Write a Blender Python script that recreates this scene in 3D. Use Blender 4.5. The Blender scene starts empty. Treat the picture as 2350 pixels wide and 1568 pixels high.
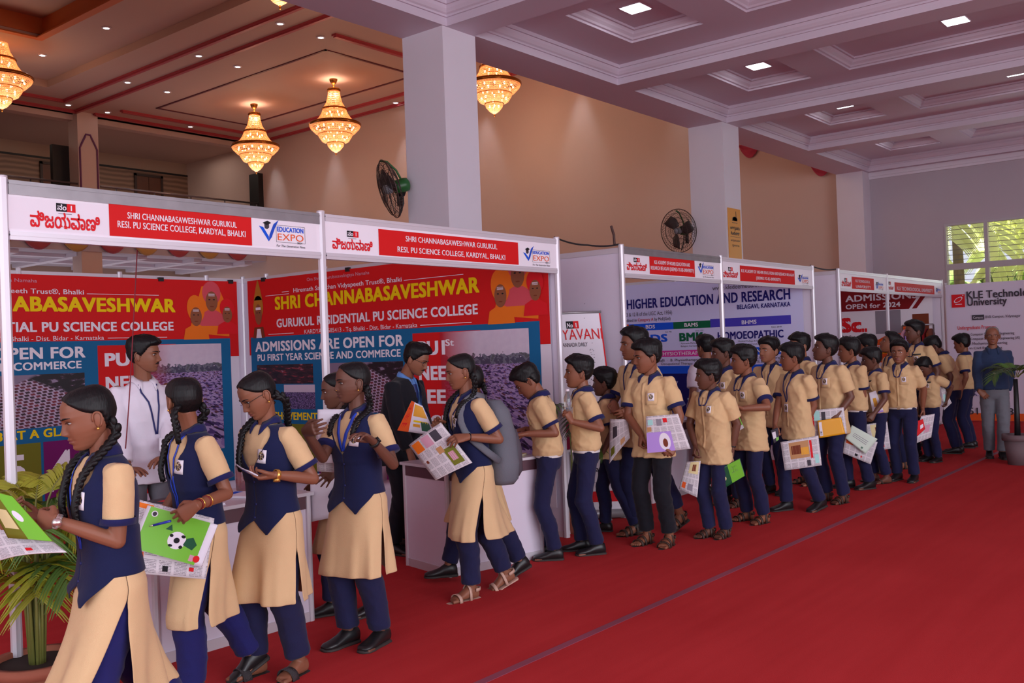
import bpy, bmesh, math, random
import numpy as np
from mathutils import Vector, Matrix, noise
from mathutils.bvhtree import BVHTree
random.seed(7)
C = bpy.context.scene.collection
SC = bpy.context.scene
V = Vector
# ---------------------------------------------------------------- camera (solved from the photo's vanishing points)
F_PX, YAW, PITCH, ROLL, CAM_H = 2200.8, 0.68601, 0.00655, -0.03627, 1.61
f_ = V((math.cos(YAW) * math.cos(PITCH), math.sin(YAW) * math.cos(PITCH), math.sin(PITCH)))
r0 = f_.cross(V((0, 0, 1))).normalized(); u0 = r0.cross(f_)
r_ = r0 * math.cos(ROLL) + u0 * math.sin(ROLL); u_ = -r0 * math.sin(ROLL) + u0 * math.cos(ROLL)
O_ = V((0, 0, CAM_H))
cam = bpy.data.cameras.new('camera'); camo = bpy.data.objects.new('camera', cam); C.objects.link(camo)
cam.sensor_width = 36.0; cam.lens = 36.0 * F_PX / 2350.0; cam.clip_end = 200
camo.matrix_world = Matrix(((r_.x, u_.x, -f_.x, 0), (r_.y, u_.y, -f_.y, 0), (r_.z, u_.z, -f_.z, CAM_H), (0, 0, 0, 1)))
SC.camera = camo

def ray(px, py):
    return f_ + r_ * ((px - 1175.0) / F_PX) - u_ * ((py - 784.0) / F_PX)
def at(px, py, axis, val):            # the point of a real plane (x, y or z = val) that a pixel of the photo shows
    d = ray(px, py); t = (val - O_[axis]) / d[axis]; return O_ + d * t
def atd(px, py, d):                   # the point at a known distance along the view axis
    return O_ + ray(px, py) * d
def floor_at(px, py): return at(px, py, 2, 0.0)

# ---------------------------------------------------------------- light
SC.view_settings.view_transform = 'Standard'; SC.view_settings.look = 'None'
SC.view_settings.gamma = 1.0; SC.view_settings.use_curve_mapping = False
SC.view_settings.exposure = -0.22
wd = bpy.data.worlds.new('daylight'); SC.world = wd; wd.use_nodes = True
bg = wd.node_tree.nodes['Background']
bg.inputs['Color'].default_value = (0.82, 0.86, 1.0, 1); bg.inputs['Strength'].default_value = 1.15

def area_light(name, loc, rot, sx, sy, power, col):
    l = bpy.data.lights.new(name, 'AREA'); l.shape = 'RECTANGLE'; l.size = sx; l.size_y = sy; l.energy = power; l.color = col
    o = bpy.data.objects.new(name, l); o.location = loc; o.rotation_euler = rot; C.objects.link(o); return o
# daylight through the hall's open long side (behind and right of the camera)
area_light('daylight_open_side', (1.5, -8.8, 2.7), (math.radians(90), 0, 0), 13, 4.6, 1250, (0.90, 0.93, 1.0))
# cool fill added from the left to lift the columns' left faces
area_light('fill_left', (-5.8, 1.0, 2.7), (0, math.radians(-90), 0), 4.4, 9, 420, (0.86, 0.91, 1.0))
# daylight through the far window
area_light('daylight_far_window', (23.8, 3.4, 3.4), (0, math.radians(90), 0), 1.4, 5.0, 60, (0.85, 0.95, 1.0))

# ---------------------------------------------------------------- materials
def lin(c):
    if isinstance(c, str): c = tuple(int(c[i:i + 2], 16) for i in (0, 2, 4))
    return tuple((x / 255 / 12.92) if x / 255 <= .04045 else ((x / 255 + .055) / 1.055) ** 2.4 for x in c[:3]) + (1.0,)
MATS = {}
def mat(name, col, rough=.6, metal=0.0, var=0.0, vscale=8.0, bump=0.0, bscale=60.0, emit=None, estr=0.0, spec=.5, sheen=0.0, alpha=None, trans=0.0, stretch=None, coat=0.0):
    if name in MATS: return MATS[name]
    m = bpy.data.materials.new(name); m.use_nodes = True; nt = m.node_tree; b = nt.nodes['Principled BSDF']
    c = lin(col); b.inputs['Base Color'].default_value = c; b.inputs['Roughness'].default_value = rough
    b.inputs['Metallic'].default_value = metal; b.inputs['Specular IOR Level'].default_value = spec
    if sheen: b.inputs['Sheen Weight'].default_value = sheen
    if coat: b.inputs['Coat Weight'].default_value = coat
    if trans: b.inputs['Transmission Weight'].default_value = trans
    if emit: b.inputs['Emission Color'].default_value = lin(emit); b.inputs['Emission Strength'].default_value = estr
    if var or bump:
        tc = nt.nodes.new('ShaderNodeTexCoord'); mp = nt.nodes.new('ShaderNodeMapping'); nt.links.new(tc.outputs['Object'], mp.inputs[0])
        if stretch: mp.inputs['Scale'].default_value = stretch
    if var:
        n = nt.nodes.new('ShaderNodeTexNoise'); n.inputs['Scale'].default_value = vscale; n.inputs['Detail'].default_value = 4
        nt.links.new(mp.outputs[0], n.inputs['Vector'])
        mx = nt.nodes.new('ShaderNodeMix'); mx.data_type = 'RGBA'
        mx.inputs[6].default_value = tuple(max(0, x * (1 - var)) for x in c[:3]) + (1,); mx.inputs[7].default_value = tuple(min(1, x * (1 + var)) for x in c[:3]) + (1,)
        nt.links.new(n.outputs[0], mx.inputs[0]); nt.links.new(mx.outputs[2], b.inputs['Base Color'])
    if bump:
        n2 = nt.nodes.new('ShaderNodeTexNoise'); n2.inputs['Scale'].default_value = bscale; n2.inputs['Detail'].default_value = 3
        nt.links.new(mp.outputs[0], n2.inputs['Vector'])
        bp = nt.nodes.new('ShaderNodeBump'); bp.inputs['Strength'].default_value = bump; bp.inputs['Distance'].default_value = .01
        nt.links.new(n2.outputs[0], bp.inputs['Height']); nt.links.new(bp.outputs[0], b.inputs['Normal'])
    MATS[name] = m; return m

# ---------------------------------------------------------------- mesh builder
class MB:
    def __init__(s): s.v = []; s.f = []; s.m = []; s.sm = []; s.uv = {}
    def add(s, vs, fs, mi=0, smooth=False, uvs=None):
        o = len(s.v); s.v += [tuple(p) for p in vs]
        for k, f in enumerate(fs):
            if uvs: s.uv[len(s.f)] = [uvs[i] for i in f]
            s.f.append([i + o for i in f]); s.m.append(mi); s.sm.append(smooth)
        return s
    def box(s, lo, hi, mi=0, M=None):
        x0, y0, z0 = lo; x1, y1, z1 = hi
        p = [V((x, y, z)) for z in (z0, z1) for y in (y0, y1) for x in (x0, x1)]
        if M: p = [M @ q for q in p]
        return s.add(p, [(0, 2, 3, 1), (4, 5, 7, 6), (0, 1, 5, 4), (2, 6, 7, 3), (0, 4, 6, 2), (1, 3, 7, 5)], mi)
    def quad(s, a, b, c, d, mi=0, uv=True):
        return s.add([a, b, c, d], [(0, 1, 2, 3)], mi, uvs=[(0, 0), (1, 0), (1, 1), (0, 1)] if uv else None)
    def loft(s, rings, mi=0, caps=True, smooth=True, closed=True):
        n = len(rings[0]); vs = [p for r in rings for p in r]; fs = []
        for i in range(len(rings) - 1):
            for j in range(n if closed else n - 1):
                a = i * n + j; b = i * n + (j + 1) % n
                fs.append((a, b, b + n, a + n))
        if caps and closed:
            fs.append(tuple(range(n))[::-1]); fs.append(tuple(range((len(rings) - 1) * n, len(rings) * n)))
        return s.add(vs, fs, mi, smooth)
    def tube(s, pts, rad, n=8, mi=0, caps=True, smooth=True, flat=1.0, up=None):
        pts = [V(p) for p in pts]; rings = []; L = len(pts); prev = None
        for i, p in enumerate(pts):
            t = (pts[min(i + 1, L - 1)] - pts[max(i - 1, 0)])
            t = t.normalized() if t.length > 1e-9 else V((0, 0, 1))
            if prev is None:
                a = up if up is not None else (V((0, 0, 1)) if abs(t.z) < .9 else V((1, 0, 0)))
                U = a - t * a.dot(t); U.normalize()
            else:
                U = prev - t * prev.dot(t)
                U = U.normalized() if U.length > 1e-6 else t.orthogonal().normalized()
            prev = U; W = t.cross(U); r = rad[i] if isinstance(rad, (list, tuple)) else rad
            rings.append([p + U * (math.cos(k * 2 * math.pi / n) * r * flat) + W * (math.sin(k * 2 * math.pi / n) * r) for k in range(n)])
        return s.loft(rings, mi, caps, smooth)
    def cyl(s, a, b, r, r2=None, n=16, mi=0, smooth=True): return s.tube([a, b], [r, r if r2 is None else r2], n, mi, True, smooth)
    def ell(s, c, rx, ry, rz, nu=14, nv=9, mi=0, M=None):
        c = V(c); vs = [V((0, 0, rz))]; fs = []
        for i in range(1, nv):
            a = math.pi * i / nv
            for j in range(nu):
                b = 2 * math.pi * j / nu; vs.append(V((rx * math.sin(a) * math.cos(b), ry * math.sin(a) * math.sin(b), rz * math.cos(a))))
        vs.append(V((0, 0, -rz))); N = len(vs) - 1
        for j in range(nu):
            fs.append((0, 1 + j, 1 + (j + 1) % nu)); fs.append((N, N - nu + (j + 1) % nu, N - nu + j))
        for i in range(nv - 2):
            for j in range(nu):
                a = 1 + i * nu + j; b = 1 + i * nu + (j + 1) % nu; fs.append((a, a + nu, b + nu, b))
        if M: vs = [M @ p for p in vs]
        return s.add([p + c for p in vs], fs, mi, True)
    def lathe(s, prof, c=(0, 0, 0), n=24, mi=0, caps=True, M=None):
        c = V(c); R = [[c + (M @ V((r * math.cos(2 * math.pi * k / n), r * math.sin(2 * math.pi * k / n), z)) if M else V((r * math.cos(2 * math.pi * k / n), r * math.sin(2 * math.pi * k / n), z))) for k in range(n)] for r, z in prof]
        return s.loft(R, mi, caps)
    def build(s, name, mats, parent=None, loc=None):
        me = bpy.data.meshes.new(name); me.from_pydata(s.v, [], s.f)
        for m in (mats if isinstance(mats, (list, tuple)) else [mats]): me.materials.append(m)
        me.polygons.foreach_set('material_index', s.m); me.polygons.foreach_set('use_smooth', s.sm)
        if s.uv:
            ul = me.uv_layers.new(name='UVMap')
            for pi, uvs in s.uv.items():
                for k, li in enumerate(me.polygons[pi].loop_indices): ul.data[li].uv = uvs[k]
        me.update()
        o = bpy.data.objects.new(name, me); C.objects.link(o)
        if parent: o.parent = parent
        if loc: o.location = loc
        return o
def recalc(o):
    bm = bmesh.new(); bm.from_mesh(o.data); bmesh.ops.recalc_face_normals(bm, faces=bm.faces); bm.to_mesh(o.data); bm.free(); return o
def empty(name, loc=(0, 0, 0), rz=0.0):
    o = bpy.data.objects.new(name, None); C.objects.link(o); o.location = loc; o.rotation_euler = (0, 0, rz); o.empty_display_size = .1
    o['_m'] = 1; del o['_m']; return o
def tag(o, label, cat, group=None):
    o['label'] = label; o['category'] = cat
    if group: o['group'] = group
    return o
def struct(o): o['kind'] = 'structure'; return o
def copy_tree(o, parent=None):
    c = o.copy(); C.objects.link(c)
    if parent: c.parent = parent
    for ch in [x for x in KIDS.get(o.name, [])]: copy_tree(ch, c)
    return c
KIDS = {}
def kids(root):
    KIDS.clear()
    for o in bpy.data.objects:
        if o.parent: KIDS.setdefault(o.parent.name, []).append(o)

# ---------------------------------------------------------------- lettering
def glyphs(s, bold=0.0, shear=0.0, res=3, gap=1.0):
    c = bpy.data.curves.new('lettering', 'FONT'); c.body = s; c.offset = bold; c.shear = shear; c.resolution_u = res; c.size = 1.0; c.space_character = gap
    o = bpy.data.objects.new('lettering', c); m = o.to_mesh()
    vs = [(v.co.x, v.co.y) for v in m.vertices]; fs = [tuple(p.vertices) for p in m.polygons]
    o.to_mesh_clear(); bpy.data.objects.remove(o); bpy.data.curves.remove(c)
    return vs, fs
class Sheet:
    """a flat printed face: origin, unit right, unit up, normal; sizes in metres"""
    def __init__(s, o, u, v, w, h, nrm=None):
        s.o = V(o); s.u = V(u).normalized(); s.v = V(v).normalized(); s.w = w; s.h = h; s.n = (nrm or s.u.cross(s.v)).normalized()
    def p(s, a, b, k=0.0): return s.o + s.u * a + s.v * b + s.n * k
    def rect(s, mb, x0, y0, x1, y1, mi, k=.002): mb.quad(s.p(x0, y0, k), s.p(x1, y0, k), s.p(x1, y1, k), s.p(x0, y1, k), mi)
    def poly(s, mb, pts, mi, k=.002): mb.add([s.p(a, b, k) for a, b in pts], [tuple(range(len(pts)))], mi)
    def ell(s, mb, cx, cy, rx, ry, mi, k=.002, n=24, rot=0):
        s.poly(mb, [(cx + rx * math.cos(t) * math.cos(rot) - ry * math.sin(t) * math.sin(rot), cy + rx * math.cos(t) * math.sin(rot) + ry * math.sin(t) * math.cos(rot)) for t in [2 * math.pi * i / n for i in range(n)]], mi, k)
    def text(s, mb, txt, x0, y0, x1, h, mi, bold=.012, k=.003, align='fit', shear=0):
        """text from x0 to x1 on baseline y0, capital height h; 'fit' stretches to the width"""
        vs, fs = glyphs(txt, 0.0, shear, 3, 1.0 + bold * 2.2)
        if not vs: return
        a = min(v[0] for v in vs); b = max(v[0] for v in vs); sy = h / .70
        if align == 'fit': sx = (x1 - x0) / (b - a); ox = x0 - a * sx
        else:
            sx = sy; wd_ = (b - a) * sx
            if x1 > x0 and wd_ > x1 - x0: sx *= (x1 - x0) / wd_; wd_ = x1 - x0
            ox = {'left': x0, 'center': (x0 + x1) / 2 - wd_ / 2, 'right': x1 - wd_}[align] - a * sx
        d = bold * 1.35      # heavier strokes: a few impressions side by side, each a hair higher than the last
        for q, (dx, dy) in enumerate([(0, 0)] if bold < .005 else [(-d, 0), (d, 0)] if bold < .015 else [(-d, -d * .6), (d, -d * .6), (-d, d * .6), (d, d * .6)]):
            mb.add([s.p(ox + v[0] * sx + dx * sx, y0 + (v[1] + dy) * sy, k + q * .00012) for v in vs], fs, mi)
# ================================================================ THE HALL
M_WHITE = mat('white_paint', (226, 216, 226), .55, var=.04, vscale=1.5)
M_PLASTER = mat('lavender_plaster', (186, 172, 181), .7, var=.05, vscale=.7)
M_BEIGE = mat('beige_wall_paint', (210, 184, 173), .75, var=.05, vscale=.35)
M_CEILHALL = mat('hall_ceiling_paint', (196, 164, 150), .7, var=.03, vscale=.4)
M_PINK = mat('pink_moulding', (176, 62, 72), .45)
M_MAROON = mat('maroon_line', (96, 28, 44), .5)
M_PURPLE = mat('purple_trim', (110, 52, 98), .5)
M_ORANGE = mat('orange_glow_recess', (206, 112, 58), .6)  # the recess's warm glow is put into this orange
M_DARK = mat('dark_wood', (54, 34, 30), .5, var=.2)
M_BLACK = mat('black_paint', (22, 20, 24), .5)
M_STEEL = mat('steel_tube', (150, 145, 150), .3, .9)

def carpet():
    m = bpy.data.materials.new('red_carpet'); m.use_nodes = True; nt = m.node_tree; b = nt.nodes['Principled BSDF']; N = nt.nodes.new; L = nt.links.new
    b.inputs['Roughness'].default_value = .95; b.inputs['Specular IOR Level'].default_value = .04
    tc = N('ShaderNodeTexCoord'); n1 = N('ShaderNodeTexNoise'); n1.inputs['Scale'].default_value = 1.1; n1.inputs['Detail'].default_value = 5
    n2 = N('ShaderNodeTexNoise'); n2.inputs['Scale'].default_value = 240; n2.inputs['Detail'].default_value = 2
    mp = N('ShaderNodeMapping'); mp.inputs['Scale'].default_value = (.6, 9, 1); L(tc.outputs['Object'], mp.inputs[0])
    n3 = N('ShaderNodeTexNoise'); n3.inputs['Scale'].default_value = .9; n3.inputs['Detail'].default_value = 4; L(mp.outputs[0], n3.inputs['Vector'])
    for n in (n1, n2): L(tc.outputs['Object'], n.inputs['Vector'])
    a = N('ShaderNodeMath'); a.operation = 'ADD'; L(n1.outputs[0], a.inputs[0]); L(n3.outputs[0], a.inputs[1])
    a2 = N('ShaderNodeMath'); a2.operation = 'MULTIPLY_ADD'; L(n2.outputs[0], a2.inputs[0]); a2.inputs[1].default_value = .7; L(a.outputs[0], a2.inputs[2])
    r = N('ShaderNodeValToRGB'); r.color_ramp.elements[0].position = .8; r.color_ramp.elements[1].position = 1.9
    mr = N('ShaderNodeMapRange'); mr.inputs[1].default_value = .9; mr.inputs[2].default_value = 1.8; L(a2.outputs[0], mr.inputs[0]); L(mr.outputs[0], r.inputs[0])
    r.color_ramp.elements[0].position = 0; r.color_ramp.elements[1].position = 1
    r.color_ramp.elements[0].color = lin((172, 46, 48)); r.color_ramp.elements[1].color = lin((192, 58, 60)); L(r.outputs[0], b.inputs['Base Color'])
    bp = N('ShaderNodeBump'); bp.inputs['Strength'].default_value = .35; bp.inputs['Distance'].default_value = .004; L(n2.outputs[0], bp.inputs['Height']); L(bp.outputs[0], b.inputs['Normal'])
    return m
b = MB(); b.box((-6, -9, -.1), (24.3, 33, 0)); struct(b.build('floor', carpet()))
b = MB(); b.box((.3, 3.075, .0005), (23.9, 3.125, .003)); struct(b.build('trim_1', mat('seam_tape', (138, 62, 84), .6, var=.45, vscale=.8)))
b = MB(); b.box((24.3, -20, -.3), (60, 45, -.1)); struct(b.build('ground', mat('outdoor_ground', (150, 150, 110), .9, var=.2)))

# ---- coffered ceiling of the near hall
ZB, ZP, ZT, YB0, YB1 = 5.6, 5.87, 6.03, 8.0, 8.7
BAYS = [(-2.1, 1.2), (1.65, 4.95), (5.4, 8.7), (9.22, 12.55), (13.03, 16.2), (16.7, 20.0), (20.42, 23.75)]
ROWS = [(.45, 7.98, [(6.04, 7.17), (1.8, 5.42)]), (-8.6, 0.0, [(-1.93, -.8), (-6.17, -2.55)])]
def rect_profile(mb, x0, x1, y0, y1, prof):
    rings = [[V((x0 + i, y0 + i, z)), V((x1 - i, y0 + i, z)), V((x1 - i, y1 - i, z)), V((x0 + i, y1 - i, z))] for i, z in prof]
    mb.loft(rings, 0, caps=False, smooth=False)
    i, z = prof[-1]; return (x0 + i, x1 - i, y0 + i, y1 - i)
def plate(mb, x0, x1, y0, y1, z, holes):      # flat panel with rectangular holes stacked along y (holes share x extents)
    hx0 = holes[0][0]; hx1 = holes[0][1]
    for a, c in ((x0, hx0), (hx1, x1)): mb.quad((a, y0, z), (c, y0, z), (c, y1, z), (a, y1, z), 0, False)
    ys = sorted([(h[2], h[3]) for h in holes]); cur = y0
    for h0, h1 in ys + [(y1, y1)]:
        if h0 > cur: mb.quad((hx0, cur, z), (hx1, cur, z), (hx1, h0, z), (hx0, h0, z), 0, False)
        cur = h1
cb = MB(); LIGHTS = []
for bx0, bx1 in BAYS:
    for ry0, ry1, recs in ROWS:
        x0, x1, y0, y1 = rect_profile(cb, bx0, bx1, ry0, ry1, [(0, ZB), (0, 5.70), (.025, 5.70), (.025, 5.725), (.05, 5.74), (.075, 5.78), (.085, 5.82), (.11, 5.82), (.11, ZP)])
        cx = (bx0 + bx1) / 2; holes = [(cx - .8, cx + .8, a, c) for a, c in recs]
        plate(cb, x0, x1, y0, y1, ZP, holes)
        for h in holes:
            ix0, ix1, iy0, iy1 = rect_profile(cb, h[0], h[1], h[2], h[3], [(0, ZP), (0, ZP + .03), (.03, ZP + .035), (.045, ZP + .06), (.08, ZP + .09), (.10, ZP + .13), (.13, ZP + .13), (.13, ZT)])
            cb.quad((ix0, iy0, ZT), (ix1, iy0, ZT), (ix1, iy1, ZT), (ix0, iy1, ZT), 0, False); LIGHTS.append(((ix0 + ix1) / 2, (iy0 + iy1) / 2))
# beam soffits between the bays
xs = [-6] + [x for bb in BAYS for x in bb] + [24.1]
for i in range(0, len(xs), 2): cb.quad((xs[i], -9, ZB), (xs[i + 1], -9, ZB), (xs[i + 1], YB1, ZB), (xs[i], YB1, ZB), 0, False)
for bx0, bx1 in BAYS:
    for a, c in ((-9, -8.6), (0, .45), (7.98, YB1)): cb.quad((bx0, a, ZB), (bx1, a, ZB), (bx1, c, ZB), (bx0, c, ZB), 0, False)
cb.box((-6, -9, 6.2), (24.1, YB1, 6.3)); cb.quad((-6, YB1, ZB), (24.1, YB1, ZB), (24.1, YB1, 6.3), (-6, YB1, 6.3), 0, False)
struct(cb.build('ceiling', mat('ceiling_paint', (212, 196, 210), .65, var=.03, vscale=1.2)))
b = MB(); b.box((-6, 8.2, 6.3), (24, 8.69, 10.6)); struct(b.build('wall_divider', M_BEIGE))
for i, x in enumerate((1.2, 8.64, 16.06)):
    b = MB(); b.box((x, YB0, 0), (x + .61 + .04 * (i == 2), YB1, ZB)); struct(b.build('column_%d' % (i + 1), M_WHITE))
b = MB(); b.box((23.5, 8.05, 0), (24, YB1, ZB)); struct(b.build('column_4', M_WHITE))
# panel lights
def panel_light(x, y):
    t = empty('ceiling_light', (x, y, ZT))
    k = MB(); k.box((-.165, -.165, -.012), (.165, .165, -.001)); k.build('frame', M_WHITE, t)
    k = MB(); k.box((-.15, -.15, -.017), (.15, .15, -.012)); k.build('diffuser', mat('led_diffuser', (255, 255, 255), .5, emit=(240, 246, 255), estr=7), t); return t
P0 = None; n = 0
side = ['above the orange column sign', '']
for x, y in LIGHTS:
    if x < 9 or y < -1: continue
    if P0 is None: t = P0 = panel_light(x, y); kids(P0)
    else: t = copy_tree(P0); t.location = (x, y, ZT)
    i = sum(x > q for q in (13, 16.6, 20.2)); far = y > 5
    lb = ('square white LED light in the small coffer ' if far else 'square white LED light in the long coffer ') + ('beside the big front column', 'left of the second column', 'right of the second column', 'nearest the far end wall')[i]
    tag(t, lb if y > 1 else lb.replace('square', 'small square').replace('in the', 'nearer the camera in the'), 'ceiling light', 'square LED lights in the coffers')
    area_light('led_panel', (x, y, ZT - .03), (0, 0, 0), .3, .3, 5, (.93, .96, 1))

# ---- end wall with the window
WY0, WY1, WZ0, WZ1, XW = 1.9, 6.36, 2.2, 4.15, 24.0
b = MB()
for y0, y1, z0, z1 in ((-9, WY0, 0, 6.3), (WY1, 8.4, 0, 6.3), (WY0, WY1, 0, WZ0), (WY0, WY1, WZ1, 6.3)): b.box((XW, y0, z0), (XW + .3, y1, z1))
struct(b.build('wall_right', M_PLASTER))
b = MB(); b.box((XW, 8.4, 0), (XW + .3, 33, 10.7)); struct(b.build('wall_end', M_BEIGE))
b = MB(); b.box((10, -9.2, 0), (24.3, -9, 6.3)); struct(b.build('wall_daylight_block', M_PLASTER))  # unseen wall added to keep daylight off the far end
b = MB(); b.box((-6.2, 6.5, 0), (-6, 8.9, 6.3)); struct(b.build('wall_left', M_PLASTER))
b = MB(); b.box((-6, 8.7, 0), (1.2, 8.9, 11.5)); struct(b.build('wall_sun_block', M_BEIGE))  # unseen wall added to stop sun leaking onto the left floor
b = MB(); b.box((1.0, 8.9, 0), (1.2, 38, 11.5)); struct(b.build('wall_hall', M_BEIGE))
b = MB(); rect = [(0, 5.58), (0, 5.5), (0.05, 5.47), (0.05, 5.45)]
b.box((XW - .06, -9, 5.5), (XW, 8.05, 5.6)); b.box((XW - .03, -9, 5.44), (XW, 8.05, 5.5)); struct(b.build('trim_2', M_WHITE))
win = empty('window_1', (XW, WY0, WZ0)); struct(win)
k = MB(); W = WY1 - WY0; H = WZ1 - WZ0
for i in range(6):
    y = W - i * .9 + (0 if i else 0)
    if y > -.01 or i == 5: k.box((-.028, max(y - .04, 0), .004), (.118, max(y - .04, 0) + .08 if i else W - .004, H - .004))
k.box((-.03, 0, H - .05), (.12, W, H)); k.box((-.03, 0, 0), (.12, W, .06)); k.box((-.026, .003, .86), (.116, W - .003, 1.0)); k.build('frame', mat('window_frame_paint', (188, 180, 186), .5), win)
k = MB()
for j in range(7): k.box((.05, 0, 1.09 + j * .118), (.062, W, 1.102 + j * .118))
for j in range(6): k.box((.05, 0, .14 + j * .118), (.062, W, .152 + j * .118))
k.build('grille', mat('grille_paint', (120, 112, 112), .5), win)
gl = bpy.data.materials.new('window_glass'); gl.use_nodes = True; nt = gl.node_tree
for nn in list(nt.nodes):
    if nn.type != 'OUTPUT_MATERIAL': nt.nodes.remove(nn)
g1 = nt.nodes.new('ShaderNodeBsdfTransparent'); g2 = nt.nodes.new('ShaderNodeBsdfGlossy'); g2.inputs['Roughness'].default_value = .05; g3 = nt.nodes.new('ShaderNodeMixShader'); g3.inputs[0].default_value = .06
nt.links.new(g1.outputs[0], g3.inputs[1]); nt.links.new(g2.outputs[0], g3.inputs[2]); nt.links.new(g3.outputs[0], [q for q in nt.nodes if q.type == 'OUTPUT_MATERIAL'][0].inputs[0])
k = MB(); k.box((.08, .02, .05), (.084, W - .02, H - .04)); k.build('pane', gl, win)

# ---- banquet hall beyond the columns
ZC, YW = 10.37, 32.8
b = MB()
b.box((14.3, 8.7, ZC), (24, YW + .1, ZC + .5)); b.box((1, 30.3, ZC), (14.3, YW + .1, ZC + .5))
b.box((12.4, 8.7, ZC + .22), (14.3, 30.3, ZC + .9)); b.box((1, 26.4, ZC + .22), (12.4, 30.3, ZC + .9)); b.box((1, 8.7, ZC + .75), (12.4, 26.4, ZC + 1))
struct(b.build('ceiling_hall', M_CEILHALL))
b = MB(); b.box((12.36, 8.7, ZC + .3), (12.4, 26.4, ZC + .75)); b.box((1, 26.36, ZC + .3), (12.36, 26.4, ZC + .75)); b.box((12.2, 8.7, ZC + .18), (12.42, 26.55, ZC + .22)); b.box((1, 26.36, ZC + .18), (12.2, 26.55, ZC + .22))
struct(b.build('trim_3', M_ORANGE))
b = MB()
for x0, x1, y0, y1 in ((15.28, 15.46, 8.7, 31.4), (16.2, 16.38, 8.7, 32.5), (3, 15.46, 31.32, 31.5), (3, 16.38, 32.4, 32.58), (17.35, 22.95, 31.3, 31.48), (16.9, 23.9, 32.3, 32.5), (22.85, 23.03, 20.1, 31.48), (23.72, 23.9, 8.7, 32.5), (17.35, 22.95, 20.02, 20.2)):
    b.box((x0, y0, ZC - .05), (x1, y1, ZC)); b.box((x0 + .04, y0 + .03, ZC - .09), (x1 - .04, y1 - .03, ZC - .05))
struct(b.build('trim_4', M_PINK))
b = MB()
for x0, x1, y0, y1 in ((18.05, 18.12, 21.3, 30.35), (21.72, 21.8, 21.3, 30.35), (18.05, 21.8, 21.3, 21.38), (18.05, 21.8, 30.28, 30.35)): b.box((x0, y0, ZC - .025), (x1, y1, ZC))
struct(b.build('trim_5', M_MAROON))
# balcony level
ZF = 6.55
b = MB(); b.box((1, YW, 10.11), (24.3, YW + .4, 10.9)); struct(b.build('beam_balcony', M_BEIGE))
b = MB(); b.box((1, YW - .35, 5.5), (24.3, 38.2, ZF)); struct(b.build('floor_balcony', M_PLASTER))
b = MB(); b.box((1, 38, 0), (24.3, 38.3, 10.9)); struct(b.build('wall_back', mat('balcony_wall_paint', (176, 146, 128), .8)))
b = MB(); b.box((1, YW, 10.3), (24.3, 38.2, 10.9)); struct(b.build('ceiling_balcony', M_CEILHALL))
b = MB(); b.box((24, 33.0, 0), (24.3, 38.3, 10.9)); struct(b.build('wall_side', M_BEIGE))
wv = bpy.data.materials.new('wavy_wainscot'); wv.use_nodes = True; nt = wv.node_tree
tcn = nt.nodes.new('ShaderNodeTexCoord'); wt = nt.nodes.new('ShaderNodeTexWave'); wt.bands_direction = 'Z'; wt.inputs['Scale'].default_value = 1.6; wt.inputs['Distortion'].default_value = 3.0; wt.inputs['Detail Scale'].default_value = .6
rp = nt.nodes.new('ShaderNodeValToRGB'); rp.color_ramp.elements[0].color = lin((112, 82, 66)); rp.color_ramp.elements[1].color = lin((150, 114, 94)); nt.links.new(tcn.outputs['Object'], wt.inputs[0]); nt.links.new(wt.outputs[0], rp.inputs[0]); nt.links.new(rp.outputs[0], nt.nodes['Principled BSDF'].inputs['Base Color'])
b = MB(); b.box((1, 37.95, ZF), (24, 38, 9.72)); struct(b.build('wall_wainscot', wv))
b = MB(); b.box((1, 37.93, 9.72), (24, 38, 9.80)); struct(b.build('trim_6', M_BLACK))
for i, (pxa, pxb) in enumerate(((92, 152), (308, 373))):
    xa = at(pxa, 400, 1, 37.9).x; xb = at(pxb, 400, 1, 37.9).x
    d = empty('door_%d' % (i + 1), ((xa + xb) / 2, 37.93, 7.3)); struct(d); w = (xb - xa) / 2
    k = MB(); k.box((-w, -.06, 0), (-w + .1, 0, 2.3)); k.box((w - .1, -.06, 0), (w, 0, 2.3)); k.box((-w, -.06, 2.2), (w, 0, 2.3)); k.build('frame', M_DARK, d)
    k = MB(); k.box((-w + .1, -.03, 0), (-.01, 0, 2.2)); k.box((.01, -.03, 0), (w - .1, 0, 2.2)); k.build('leaf', mat('door_brown', (96, 52, 34), .45, var=.2), d)
for i, (xa, xb) in enumerate(((16.33, 17.07),)):
    c = empty('column_%d' % (i + 5), (0, 0, 0)); struct(c)
    k = MB(); k.box((xa, YW - .3, 0), (xb, YW + .35, 10.37)); k.build('shaft', M_BEIGE, c)
    w = xb - xa; xm = (xa + xb) / 2; y = YW - .31
    path = [(xa + .06, y, 6.4), (xa + .06, y, 9.1), (xa + .14, y, 9.28), (xm - .12, y, 9.5), (xm - .08, y, 9.6), (xm + .08, y, 9.6), (xm + .12, y, 9.5), (xb - .14, y, 9.28), (xb - .06, y, 9.1), (xb - .06, y, 6.4)]
    k = MB(); k.tube(path, .035, 6); k.build('outline_moulding', M_PURPLE, c)
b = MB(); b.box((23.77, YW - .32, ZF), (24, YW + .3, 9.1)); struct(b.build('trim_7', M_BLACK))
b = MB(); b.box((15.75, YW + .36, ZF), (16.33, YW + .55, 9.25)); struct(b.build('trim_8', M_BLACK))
rail = empty('balcony_railing', (17, YW - .25, ZF))
tag(rail, 'steel balcony railing with dark panels high at the back of the banquet hall', 'railing')
k = MB(); k.tube([(-10, 0, 1.3), (-.7, 0, 1.3)], .035, 8); k.tube([(.1, 0, 1.3), (6.75, 0, 1.3)], .035, 8); k.build('handrail', M_STEEL, rail)
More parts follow.
